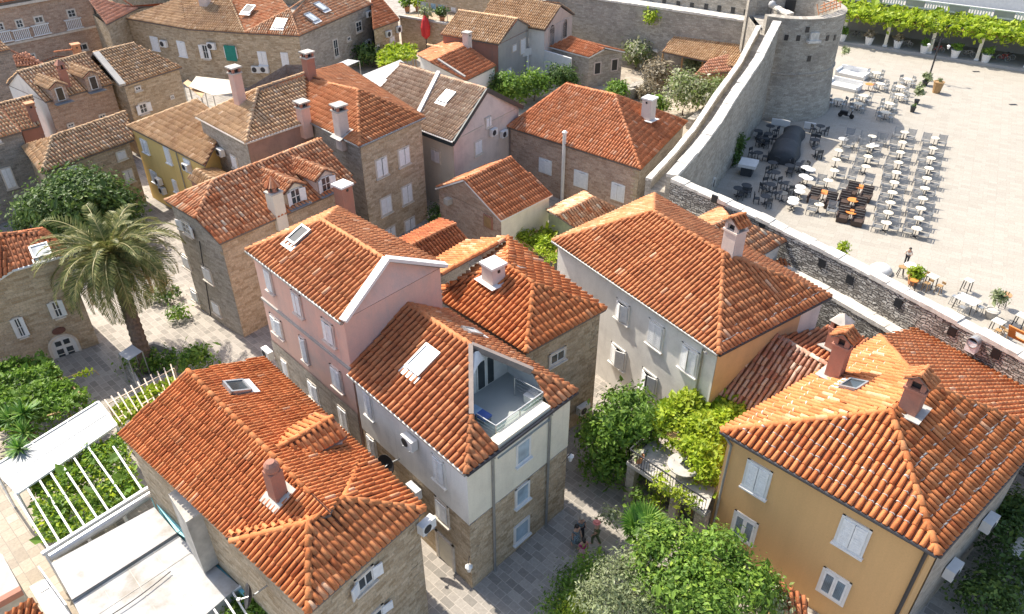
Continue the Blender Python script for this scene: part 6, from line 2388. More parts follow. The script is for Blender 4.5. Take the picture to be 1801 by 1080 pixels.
for k in range(11):
    f = k / 10
    a = at(184 + 116 * f, 703 - 62 * f, 2.8); b = at(212 + 100 * f, 742 - 62 * f, 2.8)
    mb = MB(); mb.bar(a, b, .07); part(mb, 'bar', M['pale_timber'], pg)
mb = MB()
q0, q1 = at(190, 710, 2.74), at(306, 648, 2.74); mb.bar(q0, q1, .06)
q0, q1 = at(208, 735, 2.74), at(318, 672, 2.74); mb.bar(q0, q1, .06)
for p in ((190, 710), (306, 648), (208, 735)):
    q = at(*p, 2.74); mb.bar(q, (q.x, q.y, 0), .07)
part(mb, 'rail', M['pale_timber'], pg)
for px, py, lb_ in ((345, 633, 'small fan leaved plant at the corner of the orange roof'),):
    tree('shrub', lb_, 'shrub', at(px, py, 0)[:2], [px_clump(px, py, 1.2, 1.0, .9, .8)], 700, .3, 'l_mid', .06)
ca = thing('cafe_canopy', 'torn pale canopy and tables in dappled shade by the palm', 'canopy', at(232, 622, 0))
mb = MB(); q = [at(*p, 2.3) for p in ((208, 622), (232, 606), (250, 618), (226, 634))]
mb.face(q); mb.face([p - Z3 * .03 for p in q][::-1]); part(mb, 'cloth', 'sheetwhite', ca)
mb = MB()
for p in q:
    mb = MB(); mb.bar(p, (p.x, p.y, 0), .05); part(mb, 'pole', 'metal', ca)
for i, (px, py, lb_) in enumerate(((272, 520, 'white potted flowers crowding the sunny corner by the stone house'), (300, 520, 'dark bush at the wall foot of the tall stone house'), (312, 552, 'low green bush beside the stone house door'), (285, 500, 'pale dry shrub in the sunlit lane'))):
    tree('shrub', lb_, 'shrub', at(px, py, 0)[:2], [px_clump(px, py, .5, .6, .6, .5)], 300, .22, ('l_flower', 'l_dark', 'l_mid', 'l_dry')[i], .06)

# trees and creepers in the centre
tree('street_tree', 'dark leafy tree in the alley between the white houses', 'tree', at(1085, 812, 0)[:2],
     [px_clump(1100, 745, 3.6, 2.0, 1.8, 1.8), px_clump(1070, 775, 2.6, 1.7, 1.6, 1.5), px_clump(1118, 720, 3.8, 1.4), px_clump(1090, 815, 1.4, 1.5, 1.3, 1.2), px_clump(1060, 815, 1.2, 1.2)],
     9500, .24, 'l_mid', .16, sub=32, spread=.23)
vine('vine_canopy', 'bright green vine canopy over the terrace beside the ochre house', 'arbour',
     [(1146, 740), (1160, 712), (1205, 694), (1262, 690), (1330, 704), (1300, 740), (1268, 770), (1262, 835), (1232, 830), (1200, 790)], 4.2, .55, 11000, .23, 'l_lime', skirt=150)
# stone terrace with iron railing
zt_ = 3.1
tp = [at(*p, zt_) for p in ((1102, 812), (1148, 770), (1262, 850), (1240, 905))]
te = thing('stone_terrace', 'small raised stone terrace with arches and black iron railing beside the ochre house', 'terrace', mid(*tp) * 1)
te.location.z = 0
mb = MB(); mb.prism([(p.x, p.y) for p in tp], zt_ - .22, zt_, 0, 0); part(mb, 'deck', 'concrete', te)
f0, f1 = tp[0], tp[3]
e_ = (f1 - f0).normalized(); L = (f1 - f0).length; nn = outn(f0, f1); dp = -nn * .45
mb = MB()
I0 = f0 - nn * .12
for s_, w_ in ((.25, .5), (L * .62, .45), (L - .3, .6)):
    mb = MB(); mb.box(I0 + e_ * s_ - nn * .22 - Z3 * (zt_ / 2 + .11), e_, nn, Z3, w_, .45, zt_ - .22); part(mb, 'pier', 's_grey', te)
s_e = (tp[1] - tp[0]).normalized()
for k in (1,):
    mb = MB(); q = tp[1] + nn * .2 - s_e * .1
    mb.box(Vector((q.x, q.y, (zt_ - .22) / 2)), e_, nn, Z3, .45, .45, zt_ - .22)
part(mb, 'pier', 's_grey', te)
mb = MB(); q = I0 - nn * 1.8 + e_ * L * .5
mb.box(Vector((q.x, q.y, (zt_ - .24) / 2)), e_, nn, Z3, L, .3, zt_ - .24); mb.box(Vector(((I0 + e_ * L * .45).x, (I0 + e_ * L * .45).y, .55)) - nn * .3, e_, nn, Z3, L * .6, .3, 1.1)
part(mb, 'back_wall', 's_grey', te)
mb = MB()
rail = [tp[1].lerp(tp[2], .12), tp[1], tp[0], tp[3]]
rail = [mid(*tp).lerp(p, .96) for p in rail]
for i in range(3):
    a, b = rail[i], rail[i + 1]
    mb.bar(a + Z3 * .95, b + Z3 * .95, .06); mb.bar(a + Z3 * .12, b + Z3 * .12, .04)
    k = max(2, int((b - a).length / .16))
    for j in range(k + 1):
        p = a.lerp(b, j / k); mb.bar(p + Z3 * .0, p + Z3 * .95, .025)
part(mb, 'railing', 'iron', te)
rt = thing('round_table', 'round grey table with a dark square tray on the small terrace', 'table', at(1203, 821, zt_))
q = at(1203, 818, zt_ + .7); mb = MB(); mb.lathe(q, [(.85, 0), (.85, .06), (0, .061)], 24); part(mb, 'table_top', 'concrete', rt)
mb = MB(); mb.bar(q, (q.x, q.y, zt_), .14); part(mb, 'pedestal', 'iron', rt)
mb = MB(); mb.box(q + Z3 * .09 + Vector((.15, 0, 0)), (.8, .6, 0), (-.6, .8, 0), Z3, .55, .5, .04); part(mb, 'tray', 'dark', rt)


def pot(px, py, z, label, r=.3, h=.5, mat='terracotta', leaf='l_mid', n=220, lr=.45, size=.2, group=None, lz=.3):
    p = at(px, py, z)
    t = thing('potted_plant', label, 'plant', p, group)
    mb = MB(); mb.lathe(p, [(r * .7, 0), (r, h), (r * 1.08, h), (r * 1.08, h + .06), (r * .85, h + .06), (r * .8, h), (0, h)], 12); part(mb, 'pot', mat, t)
    P, D = crown_points([(p.x, p.y, z + h + lr * .6 + lz - .3, lr * .8, lr * .8, lr * .8)], n, 26, .22)
    leaf_mesh('leaves', P, D, size, leaf, t)
    return t


pot(1123, 812, zt_, 'terracotta flower pot at the corner of the iron railing', .26, .4, leaf='l_flower', n=120, lr=.3)
for i, (px, py, lb_, m_) in enumerate(((1165, 855, 'trailing pale plant on the terrace railing, nearer the street', 'l_lime'), (1205, 880, 'trailing yellow plant on the terrace railing, nearer the ochre wall', 'l_lime'),
                                       (1120, 880, 'thin climber on the front of the stone terrace', 'l_mid'), (1148, 890, 'small leafy shrub below the terrace arches', 'l_lime'), (1075, 915, 'pale sprig shrub in front of the terrace by the street', 'l_olive'))):
    zz = 3.3 if i < 2 else 1.3
    tree('shrub', lb_, 'shrub', at(px, py, 0)[:2] if i > 1 else at(px, py, zz)[:2], [px_clump(px, py, zz, .55, .5, .55)], 260, .18, m_, .03)
# bottom planting
tree('leafy_tree', 'large bright green leafy tree at the bottom edge in front of the ochre house', 'tree', at(1190, 1085, 0)[:2],
     [px_clump(1175, 985, 3.8, 1.9, 1.7, 1.5), px_clump(1255, 985, 3.9, 1.6, 1.5, 1.4), px_clump(1290, 1040, 3.6, 1.7, 1.6, 1.4), px_clump(1200, 1040, 3.7, 1.8, 1.6, 1.5), px_clump(1235, 1080, 3.4, 1.8), px_clump(1335, 1035, 3.0, 1.0, .9, 1.0)],
     15000, .20, 'l_mid', .2, sub=30, spread=.22)
tree('olive_tree', 'grey green olive tree at the bottom edge beside the clipped hedge', 'tree', at(1095, 1095, 0)[:2],
     [px_clump(1095, 1035, 2.9, 1.6, 1.5, 1.3), px_clump(1060, 1070, 2.5, 1.3), px_clump(1135, 1065, 2.7, 1.4), px_clump(1110, 1000, 2.9, .9)], 9000, .16, 'l_olive', .16, asp=.35, sub=34, spread=.22)
tree('hedge', 'clipped dark green hedge along the paved street edge', 'hedge', at(1010, 1035, 0)[:2],
     [px_clump(1000, 1055, 1.0, 1.0, .9, .8), px_clump(1020, 1020, 1.0, .9, .8, .8), px_clump(1042, 1000, 1.0, .8, .8, .8), px_clump(985, 1085, 1.0, 1.0, .9, .8)], 5000, .14, 'l_mid', .08)
tree('shrub', 'small yellowish shrub at the very bottom beside the hedge', 'shrub', at(1000, 1090, 0)[:2], [px_clump(1008, 1078, 1.5, .7)], 900, .15, 'l_lime', .05)
tree('shrub', 'pale shrub squeezed between the leafy tree and the ochre wall', 'shrub', at(1345, 1075, 0)[:2], [px_clump(1345, 1065, 2.2, 1.0, .9, 1.0)], 1500, .17, 'l_flower', .06)


def fan_palm():
    b = at(1130, 1018, 0)
    t = thing('fan_palm', 'fan palm with stiff bright pleated leaves by the street', 'palm', Vector((b.x, b.y, 0)))
    c = at(1128, 948, 2.9)
    mb = MB(); mb.tube([(b.x, b.y, 0), tuple(c)], [.18, .16], 8); part(mb, 'trunk', 'bark', t)
    for i in range(13):
        a = i * 2.39996; el = math.radians(random.uniform(10, 70))
        d = Vector((math.cos(a) * math.cos(el), math.sin(a) * math.cos(el), math.sin(el)))
        s = Vector((-math.sin(a), math.cos(a), 0)); n_ = s.cross(d)
        h = c + d * random.uniform(.6, .95)
        mb = MB(); mb.bar(c, h, .035)
        R = random.uniform(.85, 1.1)
        k = 26
        for j in range(k):
            t0 = math.radians(-130 + 260 * j / k); t1 = math.radians(-130 + 260 * (j + .5) / k); t2 = math.radians(-130 + 260 * (j + 1) / k)
            q = lambda tt, rr, o: h + (d * math.cos(tt) + s * math.sin(tt)) * rr + n_ * o
            mb.face([h, q(t0, R * .62, -.02), q(t1, R * random.uniform(.92, 1.05), -.06), q(t1, R * .5, .03)], 0, r=random.uniform(.45, 1))
            mb.face([h, q(t1, R * .5, .03), q(t1, R * .95, -.06), q(t2, R * .62, -.02)], 0, r=random.uniform(.2, .7))
        part(mb, 'fan_leaf', 'l_yucca', t)


fan_palm()
# right edge garden below the ochre house side wall
for i, (px, py, z, r_, lb_) in enumerate(((1770, 940, 1.5, 1.5, 'dark shrub in the shaded yard at the right edge, upper'), (1785, 1010, 1.3, 1.5, 'dark shrub in the shaded yard at the right edge, lower'), (1735, 1060, 1.2, 1.3, 'dark shrub at the bottom right corner of the yard'), (1795, 905, 1.8, 1.2, 'dark leafy bush beside the white parasol edge at right'))):
    tree('shrub', lb_, 'shrub', at(px, py, 0)[:2], [px_clump(px, py, z, r_, r_, r_ * .8)], 2200, .2, 'l_dark', .06)
pw = thing('white_parasol', 'corner of a white square parasol at the right edge of the shaded yard', 'parasol', at(1805, 985, 0))
mb = MB(); c = at(1812, 972, 2.4); mb.lathe(c, [(1.0, 0), (.02, .5)], 4); part(mb, 'canopy', 'white', pw)
mb = MB(); mb.bar(c, (c.x, c.y, 0), .05); part(mb, 'pole', 'metal', pw)
pr = thing('porch_roof', 'small curved red tiled porch roof at the foot of the ochre wall', 'porch', at(1388, 1060, 0))
q = [at(*p, z) for p, z in (((1362, 1078), 2.2), ((1418, 1085), 2.2), ((1424, 1050), 2.6), ((1368, 1022), 2.6))]
build_roof(pr, [q], 't_red', [], 'roof_sheet', .08)
mb = MB(); mb.prism([(p.x, p.y) for p in q], 0, [p.z - .12 for p in q]); part(mb, 'wall', 'p_ochre', pr)

# courtyards in the background
BG = [((900, 158), 2.0, 1.9, 'l_mid', 'broad dark bush in front of the white stair, left part'), ((940, 150), 2.0, 1.7, 'l_mid', 'broad dark bush in front of the white stair, middle part'), ((985, 140), 2.2, 1.8, 'l_dark', 'bush at the foot of the grey outbuilding'),
      ((870, 155), 2.0, 1.7, 'l_dark', 'low dark bush behind the cream gable'), ((1205, 165), 2.6, 2.5, 'l_flower', 'pale flowering oleander inside the town wall, larger one'), ((1258, 168), 2.4, 2.2, 'l_flower', 'pale flowering oleander beside the orange canopy'),
      ((1120, 95), 2.0, 1.8, 'l_flower', 'spiky pale bush beside the beige sunshade'), ((1105, 85), 1.8, 1.2, 'l_olive', 'silvery plant behind the grey outbuilding'), ((1225, 118), 1.8, 1.4, 'l_olive', 'feathery green bush under the long shelter'),
      ((1155, 130), 2.0, 1.6, 'l_dry', 'dry brown bush in the courtyard'), ((1140, 160), 1.0, 1.2, 'l_dry', 'dry creeper on the courtyard ruin'), ((1155, 185), 1.2, 1.0, 'l_mid', 'green bush behind the white chimney'),
      ((1085, 160), 1.2, 1.1, 'l_mid', 'bright bush behind the stone house ridge'), ((1155, 10), 7.5, .9, 'l_lime', 'tuft growing on the dark rampart')]
for i, (p, z, r_, m_, lb_) in enumerate(BG):
    if z > 5:
        q = onwall(1145, 32, W1[2], W1[3]); cl = [(q.x, q.y - .4, q.z, .9, .7, .9)]
        t = thing('wall_tuft', lb_, 'plant', q); P, D = crown_points(cl, 350); leaf_mesh('crown', P, D, .35, m_, t)
    else:
        tree('shrub', lb_, 'shrub', at(p[0], p[1], z)[:2], [px_clump(p[0], p[1], z, r_, r_ * .9, r_ * .85), px_clump(p[0] + r_ * 4, p[1] + 4, z * .8, r_ * .7)], int(700 + 900 * r_), .34, m_, .1, sub=22)
vine('vine_trellis', 'bright vine over a small yard behind the white canvas sheet', 'arbour', [(664, 96), (700, 76), (732, 82), (728, 100), (690, 110), (668, 116)], 3.0, .6, 2600, .38, 'l_lime')
tree('shrub', 'dark ivy clump at the corner drainpipe of the big stone house', 'shrub', at(650, 105, 0)[:2], [px_clump(648, 97, 1.6, 2.2, 1.6, 1.4)], 1300, .36, 'l_dark', .08)
vine('vine_trellis', 'leafy trellis in the yard between the small shed and the white house', 'arbour', [(905, 412), (960, 398), (985, 420), (975, 462), (940, 440)], 2.2, .5, 2200, .26, 'l_lime', frame=True)
tree('shrub', 'shaded bush below the cream side wall of the brick outbuilding', 'shrub', at(925, 415, 0)[:2], [px_clump(915, 400, 1.4, 1.7, 1.3, 1.0), px_clump(940, 390, 1.3, 1.4)], 2200, .26, 'l_dark', .08)
tree('shrub', 'tiny dark bush in the gap beside the brick outbuilding', 'shrub', at(765, 385, 0)[:2], [px_clump(768, 378, 1.6, .9)], 500, .28, 'l_dark', .05)
tree('shrub', 'green weed clump growing on the rampart behind the low orange roof', 'shrub', at(1378, 440, 3)[:2], [px_clump(1378, 438, 3.6, .5)], 260, .2, 'l_mid', .03)
for k, (px, py) in enumerate(((716, 12), (735, 12), (750, 28), (778, 30))):
    pot(px, py + 8, 4.4, ('leafy pot at the left end of the raised terrace', 'bushy pot second along the raised terrace', 'flower pot behind the red parasol', 'pot with dark leaves at the right end of the raised terrace')[k], .4, .6, n=260, lr=.9, size=.4, leaf=('l_mid', 'l_lime', 'l_flower', 'l_dark')[k])
rp = thing('red_parasol', 'closed red parasol standing against the terrace garden wall', 'parasol', at(755, 62, 0))
b_ = ta.lerp(tb, .62) - iz * .9; tp_ = 6.0
b_ = Vector((b_.x, b_.y, 0)); rp.location = b_
mb = MB(); mb.bar(b_, b_ + Z3 * tp_, .12); part(mb, 'pole', 'iron', rp)
mb = MB(); mb.lathe(b_ + Z3 * 2.2, [(.12, 0), (.62, .5), (.7, 1.6), (.45, 2.6), (.1, 3.2)], 10); part(mb, 'canopy', 'red', rp)
# canvas sheets and sunshade
def sheet_thing(name, label, cat, pts, mat, th=.05, posts=True):
    q = [at(p[0], p[1], p[2]) for p in pts]
    t = thing(name, label, cat, Vector((mid(*q).x, mid(*q).y, 0)))
    mb = MB(); mb.face(q); mb.face([p - Z3 * th for p in q][::-1])
    for i in range(len(q)):
        a, b = q[i - 1], q[i]; mb.face([a - Z3 * th, b - Z3 * th, b, a])
    part(mb, 'sheet', mat, t)
    if posts:
        mb = MB()
        for p in q:
            mb = MB(); mb.bar(p - Z3 * .02, (p.x, p.y, 0), .08); part(mb, 'post', 'metal', t)


sheet_thing('canvas_awning', 'cream canvas awning stretched in the yard below the big stone house', 'awning', ((332, 152, 3.4), (345, 134, 3.6), (418, 142, 3.6), (412, 163, 3.4), (375, 168, 3.2)), 'canvas')
sheet_thing('white_canvas', 'wide white canvas sheet roof beside the ribbed roof', 'awning', ((622, 138, 3.6), (704, 105, 3.8), (716, 114, 3.7), (690, 150, 3.5), (640, 165, 3.4)), 'sheetwhite')
sheet_thing('metal_awning', 'long slanted pale metal sheet awning behind the tall house ridge', 'awning', ((522, 140, 9.2), (612, 104, 8.4), (632, 107, 8.2), (560, 138, 8.9)), 'sheetwhite')
sheet_thing('yard_roof', 'narrow strip roof of dark tiles and gutter below the cream awning', 'lean-to roof', ((322, 146, 3.0), (330, 140, 3.2), (360, 160, 3.2), (355, 172, 3.0)), 't_old')
us = thing('sunshade', 'square beige sunshade in the courtyard by the rampart', 'parasol', at(1152, 105, 0))
q = at(1152, 80, 2.9); us.location = Vector((q.x, q.y, 0))
mb = MB(); cr = [at(*p, 2.6) for p in ((1126, 80), (1152, 67), (1180, 76), (1156, 93))]; ap_ = mid(*cr) + Z3 * .7
for i in range(4): mb.face([cr[i - 1], cr[i], ap_]); mb.face([cr[i], cr[i - 1], ap_ - Z3 * .04])
part(mb, 'canopy', 'canvas', us); mb = MB(); mb.bar(ap_, (ap_.x, ap_.y, 0), .07); part(mb, 'pole', 'wood', us)
ru = thing('courtyard_ruin', 'low broken masonry and steps in the courtyard behind the stone house', 'ruin', at(1130, 165, 0))
mb = MB()
for k in range(9):
    q = at(1100 + k * 9, 175 - k * 4, 0)
    mb.box(q + Z3 * random.uniform(.3, .9), (.8, .6, 0), (-.6, .8, 0), Z3, random.uniform(1, 2), random.uniform(.8, 1.5), random.uniform(.8, 1.8))
part(mb, 'masonry', 's_fort', ru)
lw = thing('low_wall', 'low sunlit stone wall by the town wall beyond the stone house', 'wall', at(1225, 215, 0))
mb = MB(); a, b = at(1212, 228, 0), at(1262, 190, 0); mb.bar(a + Z3 * .6, b + Z3 * .6, .8, 1.2); part(mb, 'masonry', 's_fort', lw)

ln = thing('clothes_line', 'washing line with pale sheets hung on the raised terrace', 'washing line', ta.lerp(tb, .5) + iz * 1.2)
q0, q1 = ta.lerp(tb, .3) + iz * 1.2, ta.lerp(tb, .9) + iz * 1.2
mb = MB(); mb.bar(q0, q0 + Z3 * 2.2, .08); mb.bar(q0 + Z3 * 2.15, q1 + Z3 * 2.15, .03); mb.bar(q1, q1 + Z3 * 2.2, .08); part(mb, 'line', 'metal', ln)
for k, (f0, f1, h_) in enumerate(((.1, .38, 1.5), (.45, .62, 1.2), (.7, .92, 1.6))):
    mb = MB(); a, b = q0.lerp(q1, f0) + Z3 * 2.15, q0.lerp(q1, f1) + Z3 * 2.15
    for j in range(6):
        p, q = a.lerp(b, j / 6), a.lerp(b, (j + 1) / 6); w0, w1 = iz * .1 * math.sin(j * 1.9), iz * .1 * math.sin((j + 1) * 1.9)
        mb.face([p, q, q - Z3 * h_ + w1, p - Z3 * h_ + w0]); mb.face([q + iz * .015, p + iz * .015, p - Z3 * h_ + w0 + iz * .015, q - Z3 * h_ + w1 + iz * .015])
    part(mb, 'sheet', ('sheetwhite', 'blind', 'sheetwhite')[k], ln)
gl = thing('globe_lamp', 'white globe lamp on the rampart beside the round tower', 'lamp', at(1358, 10, 10.0))
mb = MB(); c = at(1358, 8, 10.6); mb.lathe(c - Z3 * .45, [(.05, 0), (.32, .15), (.45, .45), (.32, .75), (.05, .9)], 16); part(mb, 'globe', 'sheetwhite', gl, True)
mb = MB(); mb.bar(c - Z3 * 1.8, c - Z3 * .4, .1); part(mb, 'stem', 'iron', gl)

# ------------------------------------------------------------------ BOTTOM LEFT: canopy, pergola, white roofs
ZC = 3.1
cn = thing('glass_canopy', 'pale translucent flat canopy with a seam grid at the left edge', 'canopy', at(100, 790, 0))
q = [at(*p, ZC) for p in ((-12, 822), (173, 707), (205, 748), (31, 868))]
mb = MB()
mb.face(q); mb.face([p - Z3 * .08 for p in q][::-1])
for i in range(4):
    a, b = q[i - 1], q[i]; mb.face([a - Z3 * .08, b - Z3 * .08, b, a])
part(mb, 'roof_sheet', flat_mat('milky_panel', (.29, .31, .31), .25, var=.08, scale=.7), cn)
mb = MB()
for i in range(4): mb.bar(q[i - 1] + Z3 * .0, q[i] + Z3 * .0, .12, .12)
mb.bar(q[0].lerp(q[3], .5) + Z3 * .012, q[1].lerp(q[2], .5) + Z3 * .012, .05, .03)
for k in (.35, .68): mb.bar(q[0].lerp(q[1], k) + Z3 * .014, q[3].lerp(q[2], k) + Z3 * .014, .05, .03)
for p in q: mb.bar(p, (p.x, p.y, 0), .09)
part(mb, 'frame', 'shut', cn)

pg = thing('pergola', 'white barred vine pergola between the pale canopy and the white flat roof', 'pergola', at(150, 870, 0))
S_ = [(100, 270), (185, 225), (270, 175), (345, 125), (425, 75), (505, 25), (635, 0), (805, 0)]
E_ = [(335, 645), (410, 600), (495, 545), (575, 485), (660, 430), (735, 380), (850, 305), (960, 235)]
cv = lambda p: (p[0] / 3.857, 800 + p[1] / 3.857)
mb = MB()
b0, b1 = at(80, 971, ZC), at(272, 851, ZC)
for i, (s_, e_) in enumerate(zip(S_, E_)):
    a, b = at(*cv(s_), ZC - .05), at(*cv(e_), ZC - .05)
    if i >= 6: a = b + (a - b) * 1.25
    mb = MB(); mb.bar(a, b, .09); part(mb, 'bar', 'white', pg)
mb = MB(); mb.bar(b0 - (b1 - b0) * .03, b1 + (b1 - b0) * .03, .16, .16)
for k in (0, .33, .66, 1): p = b0.lerp(b1, k); mb.bar(p, (p.x, p.y, 0), .12)
part(mb, 'beam', 'white', pg)
poly = [at(*p, ZC - .55) for p in ((52, 858), (128, 815), (215, 758), (246, 860), (180, 910), (110, 945), (72, 955))]
P, D = polyleaves(poly, ZC - .5, .45, 7000)
leaf_mesh('vine_leaves', P, D, .20, 'l_mid', pg, .6)
P, D = polyleaves(poly, ZC - .4, .3, 1500)
leaf_mesh('pale_vine_leaves', P, D, .20, 'l_lime', pg, .6)
gt = thing('rolled_awning', 'long grey rolled awning lying along the white pergola beam', 'awning', b0)
mb = MB(); o = (b1 - b0).normalized(); of = Vector((o.y, -o.x, 0)) * .38
mb.tube([b0 + of - Z3 * .1, b0.lerp(b1, .5) + of - Z3 * .14, b1 + of - Z3 * .1], [.2, .24, .17], 10); part(mb, 'awning_roll', 'metal', gt)

ZR = 3.2
wr = thing('flat_roof', 'big white flat roof with dirt stains and cables in the lower left corner', 'roof', at(250, 1000, 0))
m_, nt_, b_ = newmat('white_roof_membrane')
P_ = geo_pos(nt_)
n1 = noise(nt_, .55, 5, P_, .65); k = ramp(nt_, [(.50, (0, 0, 0)), (.70, (.75, .75, .75))]); nt_.links.new(n1, k.inputs[0])
c = mix(nt_, k.outputs[0], (.43, .425, .41), (.24, .20, .145))
n2 = noise(nt_, 3.0, 4, P_); k2 = ramp(nt_, [(.3, (.92, .92, .92)), (.7, (1.03, 1.03, 1.03))]); nt_.links.new(n2, k2.inputs[0])
nt_.links.new(mix(nt_, 1.0, c, k2.outputs[0], 'MULTIPLY'), b_.inputs['Base Color']); b_.inputs['Roughness'].default_value = .7
M['membrane'] = m_
r0 = [at(*p, ZR) for p in ((90, 990), (271, 892), (311, 938), (127, 1056))]
mb = MB(); mb.prism([(p.x, p.y) for p in r0], .0, ZR); part(mb, 'upper_deck', 'membrane', wr)
d0 = (r0[2] - r0[3]).normalized(); d1 = (r0[3] - r0[0]).normalized()
r1 = [r0[3] + d1 * .03, r0[2] + d1 * .03, at(420, 1027, ZR), at(300, 1130, ZR), at(160, 1120, ZR)]
mb = MB(); mb.prism([(p.x, p.y) for p in r1], .0, ZR - .12); part(mb, 'lower_deck', 'membrane', wr)
mb = MB()
for f in (.25, .5, .75):
    mb.bar(r1[0].lerp(r1[1], f) - Z3 * .112, r1[0].lerp(r1[1], f) + d1 * 4 - Z3 * .112, .03, .012)
mb.bar(r1[0] + d1 * 1.4 - Z3 * .11, r1[1] + d1 * 1.4 - Z3 * .11, .03, .012)
part(mb, 'panel_seam', 'concrete', wr)
for k, (a, b, lb_) in enumerate((((126, 1056), (314, 936), 'twin black cables running along the step of the white roof'), ((190, 1085), (300, 1005), 'thick black cable sagging across the stained white roof'))):
    cb = thing('roof_cable', lb_, 'cable', at(*a, ZR)); mb = MB()
    A_, B_ = at(*a, ZR + .03), at(*b, ZR + .03)
    pts = [A_.lerp(B_, i / 10) + Vector((0, -.12 * math.sin(math.pi * i / 10) * (k + .2), 0)) for i in range(11)]
    mb.tube(pts, .025, 6)
    if k == 0: mb.tube([p + Vector((.08, .1, 0)) for p in pts], .02, 6)
    part(mb, 'wire', 'rubber', cb)
bs = thing('turquoise_gutter', 'narrow turquoise painted strip roof between the white roof and the stone house', 'strip roof', at(330, 920, 0))
q = [at(*p, 2.9) for p in ((262, 868), (282, 862), (385, 955), (455, 1045), (430, 1050), (352, 965), (310, 935))]
mb = MB(); mb.prism([(p.x, p.y) for p in q], 0, 2.9); part(mb, 'strip', flat_mat('turquoise_wash', (.22, .62, .70), .5, var=.08), bs)
bt = thing('bar_trellis', 'white bars over leafy vine at the bottom edge beside the white roof', 'trellis', at(430, 1060, 0))
mb = MB()
for p, q in (((408, 1040), (436, 1085)), ((392, 1048), (420, 1092)), ((370, 1062), (395, 1100))):
    mb = MB(); mb.bar(at(*p, 3.0), at(*q, 3.0), .08); part(mb, 'bar', 'white', bt)
mb = MB()
mb.bar(at(362, 1070, 3.0), at(425, 1030, 3.0), .14)
for p in ((362, 1070), (425, 1030)): r = at(*p, 3.0); mb.bar(r, (r.x, r.y, 0), .1)
part(mb, 'beam', 'white', bt)
poly = [at(*p, 2.7) for p in ((390, 1070), (432, 1040), (470, 1062), (500, 1085), (470, 1120), (400, 1110))]
P, D = polyleaves(poly, 2.6, .4, 2200); leaf_mesh('vine_leaves', P, D, .17, 'l_mid', bt, .6)
# bottom left corner bits
cc_ = thing('corner_terrace', 'cream roof terrace with brick red edge cut by the lower left corner', 'terrace', at(10, 1010, 0))
q = [at(*p, 2.8) for p in ((-30, 960), (4, 975), (37, 1036), (-10, 1062), (-60, 1050))]
mb = MB(); mb.prism([(p.x, p.y) for p in q], 0, 2.8); part(mb, 'deck', 'concrete', cc_)
mb = MB(); mb.bar(q[2] - Z3 * .1, q[3] - Z3 * .1, .3, .35); part(mb, 'edge', 'p_brick', cc_)
co_ = thing('corner_roof', 'bright orange tiled roof corner at the very bottom left', 'roof', at(40, 1075, 0))
q = [at(*p, z) for p, z in (((2, 1095), 2.6), ((80, 1088), 2.6), ((58, 1052), 3.0), ((10, 1072), 3.0))]
build_roof(co_, [q], 't_new', [], 'roof_sheet')
mb = MB(); mb.prism([(p.x, p.y) for p in q], 0, [p.z - .2 for p in q]); part(mb, 'wall', 'p_cream', co_)
gr = thing('service_platform', 'small white platform with a dark square grate beside the flat roof', 'platform', at(80, 1035, 0))
q = [at(*p, 2.2) for p in ((52, 1032), (80, 1018), (128, 1085), (95, 1105))]
mb = MB(); mb.prism([(p.x, p.y) for p in q], 0, 2.2); part(mb, 'deck', 'white', gr)
mb = MB(); g = at(76, 1034, 2.22); mb.box(g, d0, Vector((-d0.y, d0.x, 0)), Z3, .4, .4, .03); part(mb, 'grate', 'dark', gr)
mb = MB()
for k in range(6):
    p = q[1].lerp(q[2], k / 5); mb.bar(p, p + Z3 * .9, .04)
mb.bar(q[1] + Z3 * .9, q[2] + Z3 * .9, .05); part(mb, 'railing', 'metal', gr)

# ------------------------------------------------------------------ THE SQUARE
XA, YA = (at(1625, 412, 0) - at(1653, 252, 0)).normalized(), None


def proto_chair():
    t = thing('lounge_chair', 'grey slatted metal lounge chair in the sunlit rows on the square', 'chair', Vector((0, 0, 0)), 'slatted lounge chairs in rows on the square')
    X, Y = Vector((1, 0, 0)), Vector((0, 1, 0))
    mb = MB()
    for k in range(6):
        mb.box((0, -.28 + k * .11, .36 + .012 * k), X, Y, Z3, .62, .075, .03)
    part(mb, 'seat', 'chairmetal', t)
    mb = MB()
    bk = Vector((0, -.42, .9)).normalized()
    for k in range(6):
        c = Vector((0, -.32, .42)) + bk * (.06 + k * .1)
        mb.box(c, X, bk, X.cross(bk), .62, .07, .03)
    part(mb, 'backrest', 'chairmetal', t)
    for sx in (-1, 1):
        mb = MB(); x = sx * .33
        mb.bar((x, .36, 0), (x, .32, .55), .045); mb.bar((x, -.34, 0), (x, -.3, .44), .045); mb.bar((x, -.3, .42), (x, -.58, 1.02), .045)
        mb.bar((x, .32, .55), (x, -.38, .58), .05, .035); mb.bar((x, .34, .36), (x, -.3, .36), .04)
        part(mb, 'side_frame', 'chairmetal', t)
    return t


def proto_table(name, label, group, top='p_cream', r=.36, h=.7, leg='iron'):
    t = thing(name, label, 'table', Vector((0, 0, 0)), group)
    mb = MB(); mb.lathe((0, 0, h), [(r, 0), (r, .035), (0, .036)], 18); part(mb, 'table_top', top, t)
    mb = MB(); mb.bar((0, 0, 0), (0, 0, h), .05)
    for a in (0, 1):
        d = Vector((math.cos(a * math.pi / 2 + .7), math.sin(a * math.pi / 2 + .7), 0)); mb.bar(d * -.3 + Z3 * .02, d * .3 + Z3 * .02, .05)
    part(mb, 'pedestal', leg, t)
    return t


